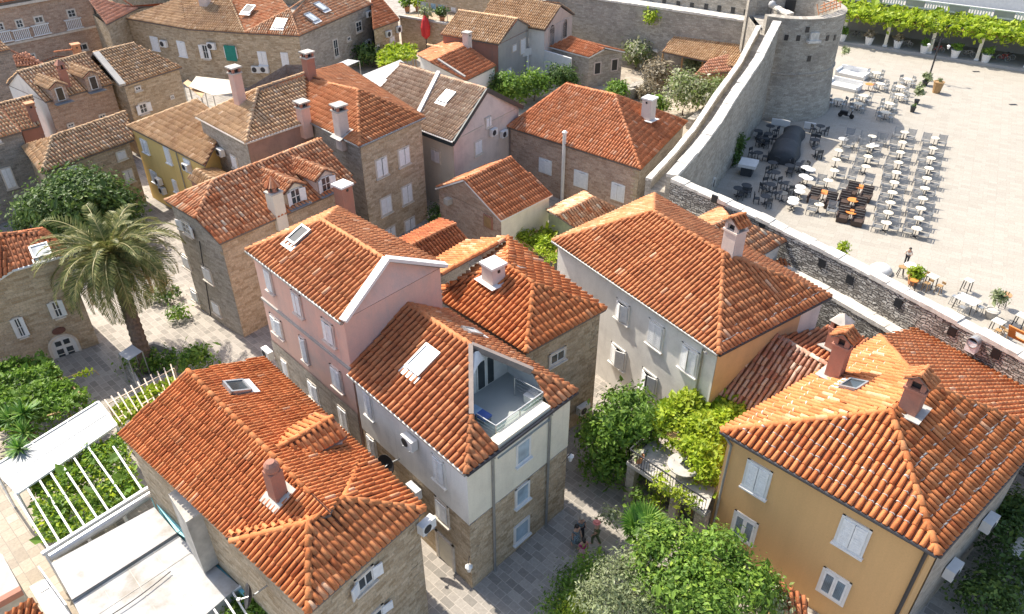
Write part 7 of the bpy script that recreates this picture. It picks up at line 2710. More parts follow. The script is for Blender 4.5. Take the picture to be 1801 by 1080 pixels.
def place(proto, used, x, y, rz, z=.008, label=None, group=None):
    o = proto if not used[0] else copy_tree(proto)
    used[0] = True
    o.location = (x, y, z); o.rotation_euler = (0, 0, rz)
    o.scale = (1.2, 1.2, 1.15)
    if label: o['label'] = label
    if group: o['group'] = group
    return o


cc = lambda x, y: (1340 + x / 5.1429, 230 + y / 5.1429)
ch, chu = proto_chair(), [False]
tb, tbu = proto_table('cafe_table', 'small round pale pedestal table among the slatted lounge chairs', 'pale pedestal tables among the lounge chairs'), [False]
row = (at(*cc(1530, 620)) - at(*cc(1620, 130))).normalized()
face = math.atan2(row.y, row.x) - math.pi / 2 + math.pi
spots = []
for r in range(10):
    for k in range(7):
        if k >= 4 and r > 3: continue
        if k == 6 and r == 0: continue
        x = 1615 - 19 * r - 137 * k + random.uniform(-12, 12); y = 125 + 92 * r - 27 * k + random.uniform(-8, 8)
        if y < 20: continue
        spots.append((x, y))
spots += [(520, 490), (440, 725), (620, 735), (720, 545), (800, 440), (950, 480), (700, 420), (850, 350), (790, 130), (920, 130), (1080, 110)]
for x, y in spots:
    p = at(*cc(x, y + 25)); place(ch, chu, p.x, p.y, face + math.pi + random.uniform(-.06, .06))
for r in range(10):
    for k in (.5, 2.5, 4.5):
        if k > 4 and r > 4: continue
        x = 1615 - 19 * r - 137 * k; y = 125 + 92 * r - 27 * k
        if y < 20: continue
        p = at(*cc(x, y + 20)); place(tb, tbu, p.x, p.y, random.uniform(0, 3))
for x, y in ((655, 330), (680, 245), (640, 430), (500, 740), (580, 520)):
    p = at(*cc(x, y)); place(tb, tbu, p.x, p.y, random.uniform(0, 3))
# brown wicker recliners and orange tables
wk = thing('wicker_lounger', 'dark brown high backed wicker chair on the square', 'chair', Vector((0, 0, 0)), 'dark brown wicker chairs on the square')
X, Y = Vector((1, 0, 0)), Vector((0, 1, 0))
mb = MB(); mb.box((0, .1, .24), X, Y, Z3, .78, .8, .4); part(mb, 'seat', 'wicker', wk)
mb = MB(); bk = Vector((0, -.3, .95)).normalized(); mb.box(Vector((0, -.34, .75)), X, bk, X.cross(bk), .78, .8, .14)
part(mb, 'backrest', 'wicker', wk)
mb = MB()
for k in range(4): mb.box(Vector((0, -.34, .75)) + bk * (-.3 + .2 * k) + Vector((0, .085, .03)), X, bk, X.cross(bk), .7, .02, .03)
part(mb, 'band', 'concrete', wk)
for sx in (-1, 1):
    mb = MB(); mb.box((sx * .4, .1, .5), X, Y, Z3, .1, .8, .22); part(mb, 'armrest', 'wicker', wk)
wku = [False]
for x, y in ((460, 610), (610, 660), (735, 640), (720, 780), (870, 700), (855, 815), (800, 560), (930, 600)):
    p = at(*cc(x, y + 30)); place(wk, wku, p.x, p.y, face + math.pi + random.uniform(-.05, .05))
ot_, otu = proto_table('orange_table', 'round orange topped pedestal table between brown wicker chairs', 'orange tables between the wicker chairs', 'orange', .42), [False]
for x, y in ((545, 620), (870, 570), (805, 690), (790, 800)):
    p = at(*cc(x, y + 8)); place(ot_, otu, p.x, p.y, 0)
wt, wtu = proto_table('white_table', 'round white topped cafe table along the shadow edge of the square', 'white tables along the shadow edge', 'white', .42), [False]
for x, y in ((720, 140), (1000, 195), (365, 480), (400, 500), (330, 580), (325, 620), (270, 690), (262, 720), (382, 400), (420, 420)):
    p = at(*cc(x, y)); place(wt, wtu, p.x, p.y, 0)
# dark tables and chairs in the shade
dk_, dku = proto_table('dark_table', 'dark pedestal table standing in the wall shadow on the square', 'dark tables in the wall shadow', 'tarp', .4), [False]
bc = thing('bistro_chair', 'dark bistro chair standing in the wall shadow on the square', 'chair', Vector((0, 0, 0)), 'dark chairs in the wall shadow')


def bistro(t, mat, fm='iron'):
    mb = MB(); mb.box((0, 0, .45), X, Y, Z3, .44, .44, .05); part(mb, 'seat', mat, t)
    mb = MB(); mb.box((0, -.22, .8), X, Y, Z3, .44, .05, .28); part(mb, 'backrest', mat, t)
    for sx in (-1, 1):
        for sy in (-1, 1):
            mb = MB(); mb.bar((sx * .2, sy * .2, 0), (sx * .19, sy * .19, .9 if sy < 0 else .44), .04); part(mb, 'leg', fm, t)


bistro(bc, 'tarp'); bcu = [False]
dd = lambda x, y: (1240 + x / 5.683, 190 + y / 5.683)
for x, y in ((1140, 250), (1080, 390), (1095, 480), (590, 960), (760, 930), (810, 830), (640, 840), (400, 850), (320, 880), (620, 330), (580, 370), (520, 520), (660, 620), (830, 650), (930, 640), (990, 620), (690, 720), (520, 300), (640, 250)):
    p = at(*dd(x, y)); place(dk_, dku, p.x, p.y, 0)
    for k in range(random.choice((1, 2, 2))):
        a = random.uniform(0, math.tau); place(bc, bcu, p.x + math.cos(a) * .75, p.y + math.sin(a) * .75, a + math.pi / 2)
# cafe groups near the tower
gc = thing('cafe_chair', 'light grey metal cafe chair round the sunny tables near the tower', 'chair', Vector((0, 0, 0)), 'grey cafe chairs near the tower')
bistro(gc, 'metal', 'metal'); gcu = [False]
gt_, gtu = proto_table('cafe_table', 'pale square cafe table near the round tower', 'pale cafe tables near the tower', 'p_cream', .45), [False]
ee_ = lambda x, y: (1440 + x / 5.683, 60 + y / 5.683)
for x, y in ((560, 450), (430, 680), (380, 760), (870, 515), (800, 590), (790, 670), (690, 760), (650, 850), (600, 560), (180, 720)):
    p = at(*ee_(x, y)); place(gt_, gtu, p.x, p.y, .4)
    for k in range(4):
        a = .4 + k * math.pi / 2 + random.uniform(-.25, .25); place(gc, gcu, p.x + math.cos(a) * .85, p.y + math.sin(a) * .85, a + math.pi / 2)
p = at(*ee_(490, 565)); place(ot_, otu, p.x, p.y, 0, .008, 'coral red topped table among the cafe chairs near the tower').pop('group', None)
# white sofas
for i, (x, y, lb_) in enumerate(((330, 420, 'white outdoor sofa set nearer the arcade beside the tower'), (250, 540, 'white outdoor sofa set nearer the tower shadow'))):
    p = at(*ee_(x, y)); t = thing('outdoor_sofa', lb_, 'sofa', p); d_ = (at(*ee_(430, 420)) - at(*ee_(240, 380))).normalized(); f_ = Vector((-d_.y, d_.x, 0))
    mb = MB(); mb.box(p + Z3 * .22, d_, f_, Z3, 3.6, 1.9, .4); part(mb, 'seat', 'white', t)
    mb = MB(); mb.box(p + f_ * .95 + Z3 * .5, d_, f_, Z3, 3.7, .22, .95); part(mb, 'backrest', 'shut', t)
    for s in (-1, 1):
        mb = MB(); mb.box(p + d_ * s * 1.85 + Z3 * .38, d_, f_, Z3, .2, 1.9, .7); part(mb, 'armrest', 'shut', t)
# scooter
sc = thing('scooter', 'black motor scooter parked at the edge of the tower shadow', 'scooter', at(1487, 207, 0))
p = sc.location.copy(); d_ = Vector((.8, -.6, 0)); f_ = Vector((.6, .8, 0))
for s in (-.65, .65):
    mb = MB(); mb.lathe(p + d_ * s + Z3 * .27 - f_ * .06, [(.14, 0), (.27, .01), (.27, .11), (.14, .12)], 14, 0, f_); part(mb, 'wheel', 'rubber', sc)
mb = MB(); mb.box(p - d_ * .3 + Z3 * .5, d_, f_, Z3, .9, .32, .35); mb.box(p + d_ * .15 + Z3 * .3, d_, f_, Z3, .6, .3, .08); mb.bar(p + d_ * .45 + Z3 * .3, p + d_ * .6 + Z3 * .95, .3, .12); part(mb, 'body', 'black', sc)
mb = MB(); mb.box(p - d_ * .3 + Z3 * .73, d_, f_, Z3, .8, .28, .1); part(mb, 'seat', 'rubber', sc)
mb = MB(); mb.bar(p + d_ * .58 + Z3 * 1.0 - f_ * .3, p + d_ * .58 + Z3 * 1.0 + f_ * .3, .05); part(mb, 'handlebar', 'metal', sc)
# covered thing in the shade
cvd = thing('covered_stall', 'dark tarpaulin covered stall in the shadow of the wall', 'stall', at(1385, 265, 0))
p = at(1382, 290, 0); d_ = (at(1402, 225, 0) - at(1372, 290, 0)).normalized(); f_ = Vector((-d_.y, d_.x, 0))
mb = MB(); L = 8.5; NSG = 12; prev = None
for i in range(NSG + 1):
    t = i / NSG
    c = at(1372, 290, 0) + d_ * L * t
    w = 1.25 + .25 * math.sin(t * 6); h = 1.35 + .5 * math.sin(t * 3.1 + .3) - (.35 if .38 < t < .5 else 0)
    ringp = [c + f_ * w * math.cos(a) * (1 + .08 * math.sin(5 * a + i)) + Z3 * h * math.sin(a) ** .6 for a in [math.pi * k / 8 for k in range(9)]]
    if prev:
        for k in range(8): mb.face([prev[k], prev[k + 1], ringp[k + 1], ringp[k]])
    else: mb.face(ringp[::-1])
    prev = ringp
mb.face(prev)
part(mb, 'tarpaulin', 'tarp', cvd, True)
wb_ = thing('white_kiosk', 'small white topped counter standing in the shade by the wall', 'counter', at(1310, 308, 0))
p = at(1313, 306, 0); mb = MB(); mb.box(p + Z3 * .5, d_, f_, Z3, 1.3, 1.1, 1.0); part(mb, 'base', 'tarp', wb_)
mb = MB(); mb.box(p + Z3 * 1.15, d_, f_, Z3, 1.9, 1.7, .3); part(mb, 'counter_top', 'white', wb_)
for i, (x, y, w_, lb_) in enumerate(((750, 180, 2.0, 'pale folded parasol cloth in the shade beside the tower foot'), (1040, 210, 1.2, 'pale board leaning in the shade right of the covered stall'))):
    p = at(*dd(x, y)); t = thing('pale_board', lb_, 'board', p); mb = MB(); mb.box(p + Z3 * .4, d_, f_, Vector((0, 0, 1)), .3, w_, .7); part(mb, 'panel', 'white', t)
ivy = thing('wall_ivy', 'dark ivy strip climbing the sunlit town wall', 'ivy', at(1295, 270, 0))
Q = []
for k in range(900):
    t = random.random()
    px = 1302 - 14 * t + random.gauss(0, 2.5); py = 240 + 60 * t + random.gauss(0, 4)
    q = onwall(px, py, W2[2], W2[4]); Q.append(tuple(q + outn(W2[2], W2[4]) * abs(random.gauss(.1, .15))))
Q = np.array(Q); D = RNG.normal(size=Q.shape); D /= np.linalg.norm(D, axis=1, keepdims=True)
leaf_mesh('leaves', Q, D, .3, 'l_dark', ivy)

# lamp post and planters
lp = thing('street_lamp', 'tall black lamp post with two curled lantern arms on the square', 'street lamp', at(1632, 142, 0))
b_ = lp.location.copy(); H_ = 5.2; s_ = Vector((.95, -.3, 0)).normalized()
mb = MB(); mb.lathe(b_, [(.28, 0), (.24, .3), (.14, .5), (.11, 1.2), (.09, H_), (.03, H_ + .3), (0, H_ + .5)], 10); part(mb, 'pole', 'iron', lp)
for s in (-1, 1):
    mb = MB(); pts = [b_ + Z3 * (H_ - .5 + .7 * math.sin(math.pi * k / 8)) + s_ * s * (1.15 * (1 - math.cos(math.pi * k / 8)) / 2) for k in range(9)]
    mb.tube(pts, .04, 6); part(mb, 'arm', 'iron', lp)
    mb = MB(); e = pts[-1]; mb.lathe(e - Z3 * .5, [(.1, 0), (.2, .35), (.24, .37), (.06, .5), (0, .52)], 8); part(mb, 'lantern', 'white', lp)
pot(1646, 163, 0, 'big wooden barrel planter at the foot of the lamp post', .62, 1.35, 'wood', 'l_olive', 60, .3, .2)
pot(1626, 150, 0, 'round green bush in a pot beside the lamp post', .4, .5, 'iron', 'l_olive', 420, .6, .26)
pot(1617, 160, 0, 'small black flower pot left of the barrel planter', .3, .5, 'iron', 'l_dark', 60, .3)
pot(1611, 183, 0, 'round topped small tree in a pot beyond the cafe tables', .3, .5, 'iron', 'l_olive', 300, .6, .28, lz=.9)
pot(1604, 197, 0, 'small empty looking black pot below the potted tree', .32, .6, 'iron', 'l_dark', 50, .25)
pot(1480, 125, 0, 'slim potted tree behind the white sofas', .3, .5, 'iron', 'l_olive', 260, .6, .28, lz=2.0)
for i, (px, py, lb_) in enumerate(((1717, 126, 'dark drain cover in the paving near the arcade kerb'), (1782, 184, 'dark drain cover at the right edge of the square'))):
    t = thing('drain_cover', lb_, 'drain cover', at(px, py, .01)); mb = MB(); mb.box(at(px, py, .016), (1, 0, 0), (0, 1, 0), Z3, .9, .45, .02); part(mb, 'grille', 'iron', t)

# bar tables by the near wall
for px, py, lb_, m_ in ((1582, 486, 'brown topped bar stool left of the yellow flower planter', 'wood'), (1602, 510, 'orange round stool table in front of the yellow flower planter', 'orange'),
                        (1760, 540, 'tall red round bar table behind the wispy planter', 'terracotta')):
    t = thing('bar_stool', lb_, 'stool', at(px, py, 0)); p = t.location.copy(); h = .85 if px < 1700 else 1.1; r_ = .3 if px < 1700 else .42
    mb = MB(); mb.lathe(p + Z3 * h, [(r_, 0), (r_, .06), (0, .061)], 16); part(mb, 'seat', m_, t)
    for k in range(4):
        a = k * math.pi / 2 + .5; dv = Vector((math.cos(a), math.sin(a), 0)); mb = MB(); mb.bar(p + dv * .32, p + dv * .15 + Z3 * h, .045); part(mb, 'leg', 'iron', t)
pot(1604, 500, 0, 'round yellow flower bush in a terracotta pot by the wall', .45, .6, 'terracotta', 'l_lime', 700, .62, .22)


def bar_set(px, py, lb_, w=.75, l=.75, h=1.0, top='p_cream', seats=(), sm='wood'):
    t = thing('bar_table', lb_, 'table', at(px, py, 0)); p = t.location.copy()
    d_ = (W3[3] - W3[2]).normalized(); d_.z = 0; d_.normalize(); f_ = Vector((-d_.y, d_.x, 0))
    mb = MB(); mb.box(p + Z3 * h, d_, f_, Z3, l, w, .05); part(mb, 'table_top', top, t)
    for sx in (-1, 1):
        for sy in (-1, 1):
            mb = MB(); mb.bar(p + d_ * sx * l * .44 + f_ * sy * w * .44, p + d_ * sx * l * .38 + f_ * sy * w * .38 + Z3 * h, .05); part(mb, 'leg', 'iron', t)
    for k, (ox, oy) in enumerate(seats):
        s = thing('bar_stool', ('yellow framed' if sm == 'wood' else 'pale') + ' bar stool beside the ' + lb_, 'stool', p + d_ * ox + f_ * oy, 'bar stools at the wall side tables'); q = s.location.copy()
        mb = MB(); mb.box(q + Z3 * .72, d_, f_, Z3, .38, .38, .05); mb.bar(q + f_ * .18 + Z3 * .95, q + f_ * .18 + d_ * .3 + Z3 * .95, .04, .2); part(mb, 'seat', sm, s)
        for sx in (-1, 1):
            for sy in (-1, 1):
                mb = MB(); mb.bar(q + d_ * sx * .2 + f_ * sy * .2, q + d_ * sx * .15 + f_ * sy * .15 + Z3 * .72, .04); part(mb, 'leg', sm, s)


bar_set(1634, 505, 'pale square bar table by the flower bush', seats=((-.7, .1), (.1, -.75), (.85, -.3)))
bar_set(1697, 512, 'small pale bar table behind the long white one', w=.6, l=.6)
bar_set(1695, 545, 'long white table by the town wall', w=1.1, l=1.5, h=.95, top='white', seats=((-.9, 0), (.2, -.9), (.95, .2)), sm='metal')
bar_set(1748, 585, 'pale bar table beside the wispy planter', seats=((.4, -.6), (.8, -.2)))
bar_set(1790, 575, 'pale bar table at the right edge of the photo', seats=((.6, .4), (.7, -.4)))
pot(1741, 558, 0, 'wispy tall shrub in a square stone planter by the wall', .5, .6, 'concrete', 'l_olive', 420, .7, .22, lz=.9)
pot(1480, 452, 3.0, 'yellow green bush and white stool peeking over the wall top', .3, .4, 'concrete', 'l_lime', 260, .5, .22)
wtb = thing('white_table', 'white round table behind the woman on the square', 'table', at(1597, 482, 0)); p = wtb.location.copy()
mb = MB(); mb.lathe(p + Z3 * .8, [(.5, 0), (.5, .05), (0, .051)], 18); part(mb, 'table_top', 'white', wtb); mb = MB(); mb.bar(p, p + Z3 * .8, .08); part(mb, 'pedestal', 'iron', wtb)
pb = thing('white_dome', 'low white dome shaped cover beside the wall top', 'cover', at(1548, 478, 0)); p = pb.location.copy() ; mb = MB(); mb.lathe(p, [(.9, 0), (.85, .3), (.6, .55), (.3, .65), (0, .68)], 18); part(mb, 'cover', 'white', pb, True)
ob = thing('orange_board', 'orange board with square hole at the right edge on the wall', 'board', at(1800, 600, 5.5)); p = at(1797, 592, 6.3)
mb = MB(); d_ = (W3[3] - W3[2]).normalized(); d_.z = 0; d_.normalize(); f_ = Vector((-d_.y, d_.x, 0)); Zt = (Z3 + f_ * -.6).normalized()
ob.location = p
for o, a, b in ((d_ * -.55, .4, 1.2), (d_ * .55, .4, 1.2)): mb.box(p + o, d_, Zt, d_.cross(Zt), a, b, .06)
for o in (.45, -.45): mb.box(p + Zt * o, d_, Zt, d_.cross(Zt), .7, .3, .06)
part(mb, 'board', 'orange', ob)
hd = thing('white_hood', 'white rounded ventilation hood on the inner face of the town wall', 'ventilation hood', at(1719, 600, 5.0)); p = onwall(1718, 598, inn[2], inn[3]); hd.location = p; n_ = outn(inn[2], inn[3])
mb = MB(); mb.lathe(p - n_ * .1, [(.30, 0), (.33, .1), (.33, .6), (.29, .6), (.27, .35), (0, .35)], 16, 0, n_); part(mb, 'hood', 'metal', hd)
mb = MB(); mb.box(p + n_ * .2 - Z3 * .35, d_, f_, Z3, .62, .5, .7); part(mb, 'base', 'shut', hd)
mb = MB(); mb.lathe(p + n_ * .3, [(.26, 0), (0, .01)], 14, 0, n_); part(mb, 'opening', 'dark', hd)
wbx = thing('white_cabinet', 'white cabinet standing on the wall ledge behind the salmon tiled roof', 'cabinet', at(1575, 590, 4.5)); p = onwall(1573, 588, inn[2], inn[3]) + n_ * .5; wbx.location = p
mb = MB(); mb.box(p, d_, f_, Z3, .9, .6, .8); part(mb, 'casing', 'white', wbx)

# ------------------------------------------------------------------ ARCADE on the far side of the square
ka, kb = at(1470, 76, 0), at(1830, 131, 0)
da = (kb - ka).normalized(); fa = Vector((-da.y, da.x, 0))
if fa.y < 0: fa = -fa
kb = ka + da * 60; ka = ka - da * 3
kp = sheet('arcade_platform', [], 0, 'court') if False else None
mb = MB(); mb.prism([(p.x, p.y) for p in (ka, kb, kb + fa * 9, ka + fa * 9)], -.05, .35); o = mb.build('raised_pavement', 'p_grey'); o['kind'] = 'structure'
HA = 4.0
COLX = [(1484, 62), (1529, 60), (1581, 68), (1633, 78), (1686, 88), (1740, 97), (1786, 115)]
pr_, pru = None, [False]
for i in range(9):
    c = ka + da * (3.6 + i * 6.0) + fa * 1.0
    t = thing('arcade_column', 'white square column carrying the long vine arcade', 'column', c, 'columns of the vine arcade')
    mb = MB(); mb.box(c + Z3 * (HA / 2 + .17), da, fa, Z3, .42, .42, HA - .35); part(mb, 'shaft', 'p_cream', t)
    mb = MB(); mb.box(c + Z3 * .45, da, fa, Z3, .6, .6, .3); part(mb, 'base', 'white', t)
va = thing('vine_arcade', 'long arcade roof covered with bright yellow green vine at the far side', 'arcade', ka + fa * 3)
poly = [p + Z3 * HA for p in (ka - da * 4, kb, kb + fa * 7.2, ka - da * 4 + fa * 7.2)]
P, D = polyleaves(poly, HA + .35, .55, 15000, .5)
leaf_mesh('foliage', P, D, .55, 'l_lime', va, .6)
Q = np.array([tuple(ka + (kb - ka) * random.random() + fa * random.uniform(-.3, .4) + Z3 * (HA + .2 - abs(random.gauss(0, .45)))) for _ in range(2200)]); D = RNG.normal(size=Q.shape) + np.array([0, -.5, 0]); D /= np.linalg.norm(D, axis=1, keepdims=True)
leaf_mesh('hanging_leaves', Q, D, .5, 'l_lime', va, .6)
mb = MB(); mb.bar(ka + fa * 1.0 + Z3 * (HA - .15), kb + fa * 1.0 + Z3 * (HA - .15), .35, .35)
for k in range(30):
    p = ka + da * (k * 2.1) + Z3 * (HA + .05); mb.bar(p + fa * .2, p + fa * 7, .12, .16)
part(mb, 'beam', 'wood', va)
mb = MB(); c_ = (ka + kb) / 2 + fa * 4.2 + Z3 * (HA + .2); mb.box(c_, da, fa, Z3, (kb - ka).length, 6.6, .08); part(mb, 'deck', 'tarp', va)  # added slab hidden by the leaves, stops sunlight reaching under the arcade
hb = thing('arcade_building', 'long white building with balustrade terrace behind the vine arcade', 'building', ka + fa * 9)
mb = MB(); p0, p1 = ka + fa * 7.4 - da * 6, kb + fa * 7.4
mb.prism([(p.x, p.y) for p in (p0, p1, p1 + fa * 12, p0 + fa * 12)], 0, HA + .6); part(mb, 'ground_floor', 'p_grey', hb)
mb = MB(); mb.bar(p0 + Z3 * (HA + .75), p1 + Z3 * (HA + .75), .35, .2); mb.bar(p0 + Z3 * (HA + 1.75), p1 + Z3 * (HA + 1.75), .35, .15); part(mb, 'terrace_rail', 'white', hb)
mb = MB()
for s in range(0, 11):
    q = p0 + da * (s * 5.8 + 1.5)
    mb = MB()
    for k in range(8): mb.box(q + da * k * .36 + Z3 * (HA + 1.25), da, fa, Z3, .18, .2, .9)
    part(mb, 'balustrade', 'white', hb)
mb = MB()
for s in range(0, 11):
    q = p0 + da * (s * 5.8 + 1.5 + 4.2)
    mb = MB(); mb.box(q + Z3 * (HA + 1.25), da, fa, Z3, 2.6, .22, .9); part(mb, 'parapet_panel', 'p_grey', hb)
mb = MB(); q0, q1 = p0 + fa * 4.5, p1 + fa * 4.5
mb.prism([(p.x, p.y) for p in (q0, q1, q1 + fa * 8, q0 + fa * 8)], HA + .6, HA + 6); part(mb, 'upper_wall', 'white', hb)
g2 = sheet('lawn', [(p.x, p.y) for p in (at(1230, -20, 0), at(1345, -6, 0), at(1345, -60, 0), at(1200, -60, 0))], .02, 'l_lime')
# planters along the kerb
pi_ = 0
for px, py, lb_, m_, lm in ((1480, 72, 'white box planter beside the tower edge of the arcade', 'white', 'l_mid'), (1527, 78, 'white pot with reddish plant, second along the arcade kerb', 'white', 'l_dry'), (1577, 84, 'round white pot with red flowers on the arcade kerb', 'white', 'l_dry'),
                            (1624, 93, 'white bowl planter left of the lamp on the arcade kerb', 'white', 'l_mid'), (1678, 101, 'round white jar with arching leaves on the arcade kerb', 'white', 'l_mid'), (1732, 109, 'white bowl planter with a tall dark plant on the arcade kerb', 'white', 'l_mid')):
    pot(px, py, .35, lb_, .62, 1.0, m_, lm, 200, .6, .34)


def bicycle(px, py, ang, label, mat):
    p = at(px, py, .35); t = thing('bicycle', label, 'bicycle', p, 'bicycles parked under the vine arcade')
    d_ = Vector((math.cos(ang), math.sin(ang), 0)); f_ = Vector((-d_.y, d_.x, 0))
    for s in (-.55, .55):
        c = p + d_ * s + Z3 * .36; mb = MB()
        pts = [c + (d_ * math.cos(k * math.tau / 18) + Z3 * math.sin(k * math.tau / 18)) * .34 for k in range(19)]
        mb.tube(pts, .035, 5)
        for k in range(6):
            a = k * math.pi / 6; v = (d_ * math.cos(a) + Z3 * math.sin(a)) * .33; mb.bar(c - v, c + v, .012)
        part(mb, 'wheel', 'metal', t)
    mb = MB(); bb = p + Z3 * .34; st_ = p - d_ * .18 + Z3 * .82; hd_ = p + d_ * .38 + Z3 * .85
    for a, b in ((bb, st_), (st_, hd_), (bb, hd_), (p - d_ * .55 + Z3 * .36, bb), (p - d_ * .55 + Z3 * .36, st_), (p + d_ * .55 + Z3 * .36, hd_), (hd_, hd_ + Z3 * .15)): mb.bar(a, b, .05)
    part(mb, 'frame', mat, t)
    mb = MB(); mb.box(st_ + Z3 * .1, d_, f_, Z3, .26, .14, .07); part(mb, 'saddle', 'rubber', t)
    mb = MB(); mb.bar(hd_ + Z3 * .17 - f_ * .28, hd_ + Z3 * .17 + f_ * .28, .04); part(mb, 'handlebar', 'metal', t)


ad = math.atan2(da.y, da.x)
for px, py, lb_, m_ in ((1505, 66, 'dark bicycle near the tower end of the arcade', 'iron'), (1593, 82, 'grey bicycle between the red flower pot and white bowl', 'metal'), (1648, 92, 'bicycle behind the street lamp lanterns', 'redpaint'),
                        (1702, 99, 'grey bicycle between two white arcade pots', 'metal'), (1763, 107, 'bright red bicycle at the right end of the arcade', 'redpaint'), (1772, 104, 'dark bicycle leaning behind the red one', 'iron')):
    bicycle(px, py, ad + random.uniform(-.3, .3), lb_, m_)

# ------------------------------------------------------------------ PEOPLE
skin = flat_mat('skin', (.55, .32, .22), .6, var=.05)
M['skin'] = skin
M['hair_dark'] = flat_mat('hair_dark', (.03, .02, .015), .5)
M['hair_grey'] = flat_mat('hair_light', (.45, .36, .26), .6)
M['cl_pink'] = flat_mat('cloth_magenta', (.62, .05, .22), .8)
M['cl_pale'] = flat_mat('cloth_pale_pink', (.72, .42, .45), .8)
M['cl_print'] = flat_mat('cloth_print', (.16, .22, .25), .8, var=.9, scale=14)
M['cl_green'] = flat_mat('cloth_olive', (.10, .13, .06), .8)
M['cl_coral'] = flat_mat('cloth_coral', (.65, .22, .18), .8)
M['cl_white'] = flat_mat('cloth_white', (.68, .66, .62), .8)
M['cl_black'] = flat_mat('cloth_black', (.03, .03, .035), .8)


def skinned(name, verts, edges, radii, mat, parent, sub=1):
    me = bpy.data.meshes.new(name); me.from_pydata([tuple(v) for v in verts], edges, []); me.materials.append(M[mat])
    o = bpy.data.objects.new(name, me); COL.objects.link(o)
    md = o.modifiers.new('skin', 'SKIN'); md.use_smooth_shade = True
    sv = me.skin_vertices[0].data
    for i, r in enumerate(radii):
        sv[i].radius = (r, r) if not isinstance(r, tuple) else r
    sv[0].use_root = True
    sb_ = o.modifiers.new('sub', 'SUBSURF'); sb_.levels = sub; sb_.render_levels = sub
    o.parent = parent
    r_ = parent
    if parent.parent is None: o.matrix_parent_inverse = Matrix.Translation(parent.location).inverted()
    return o


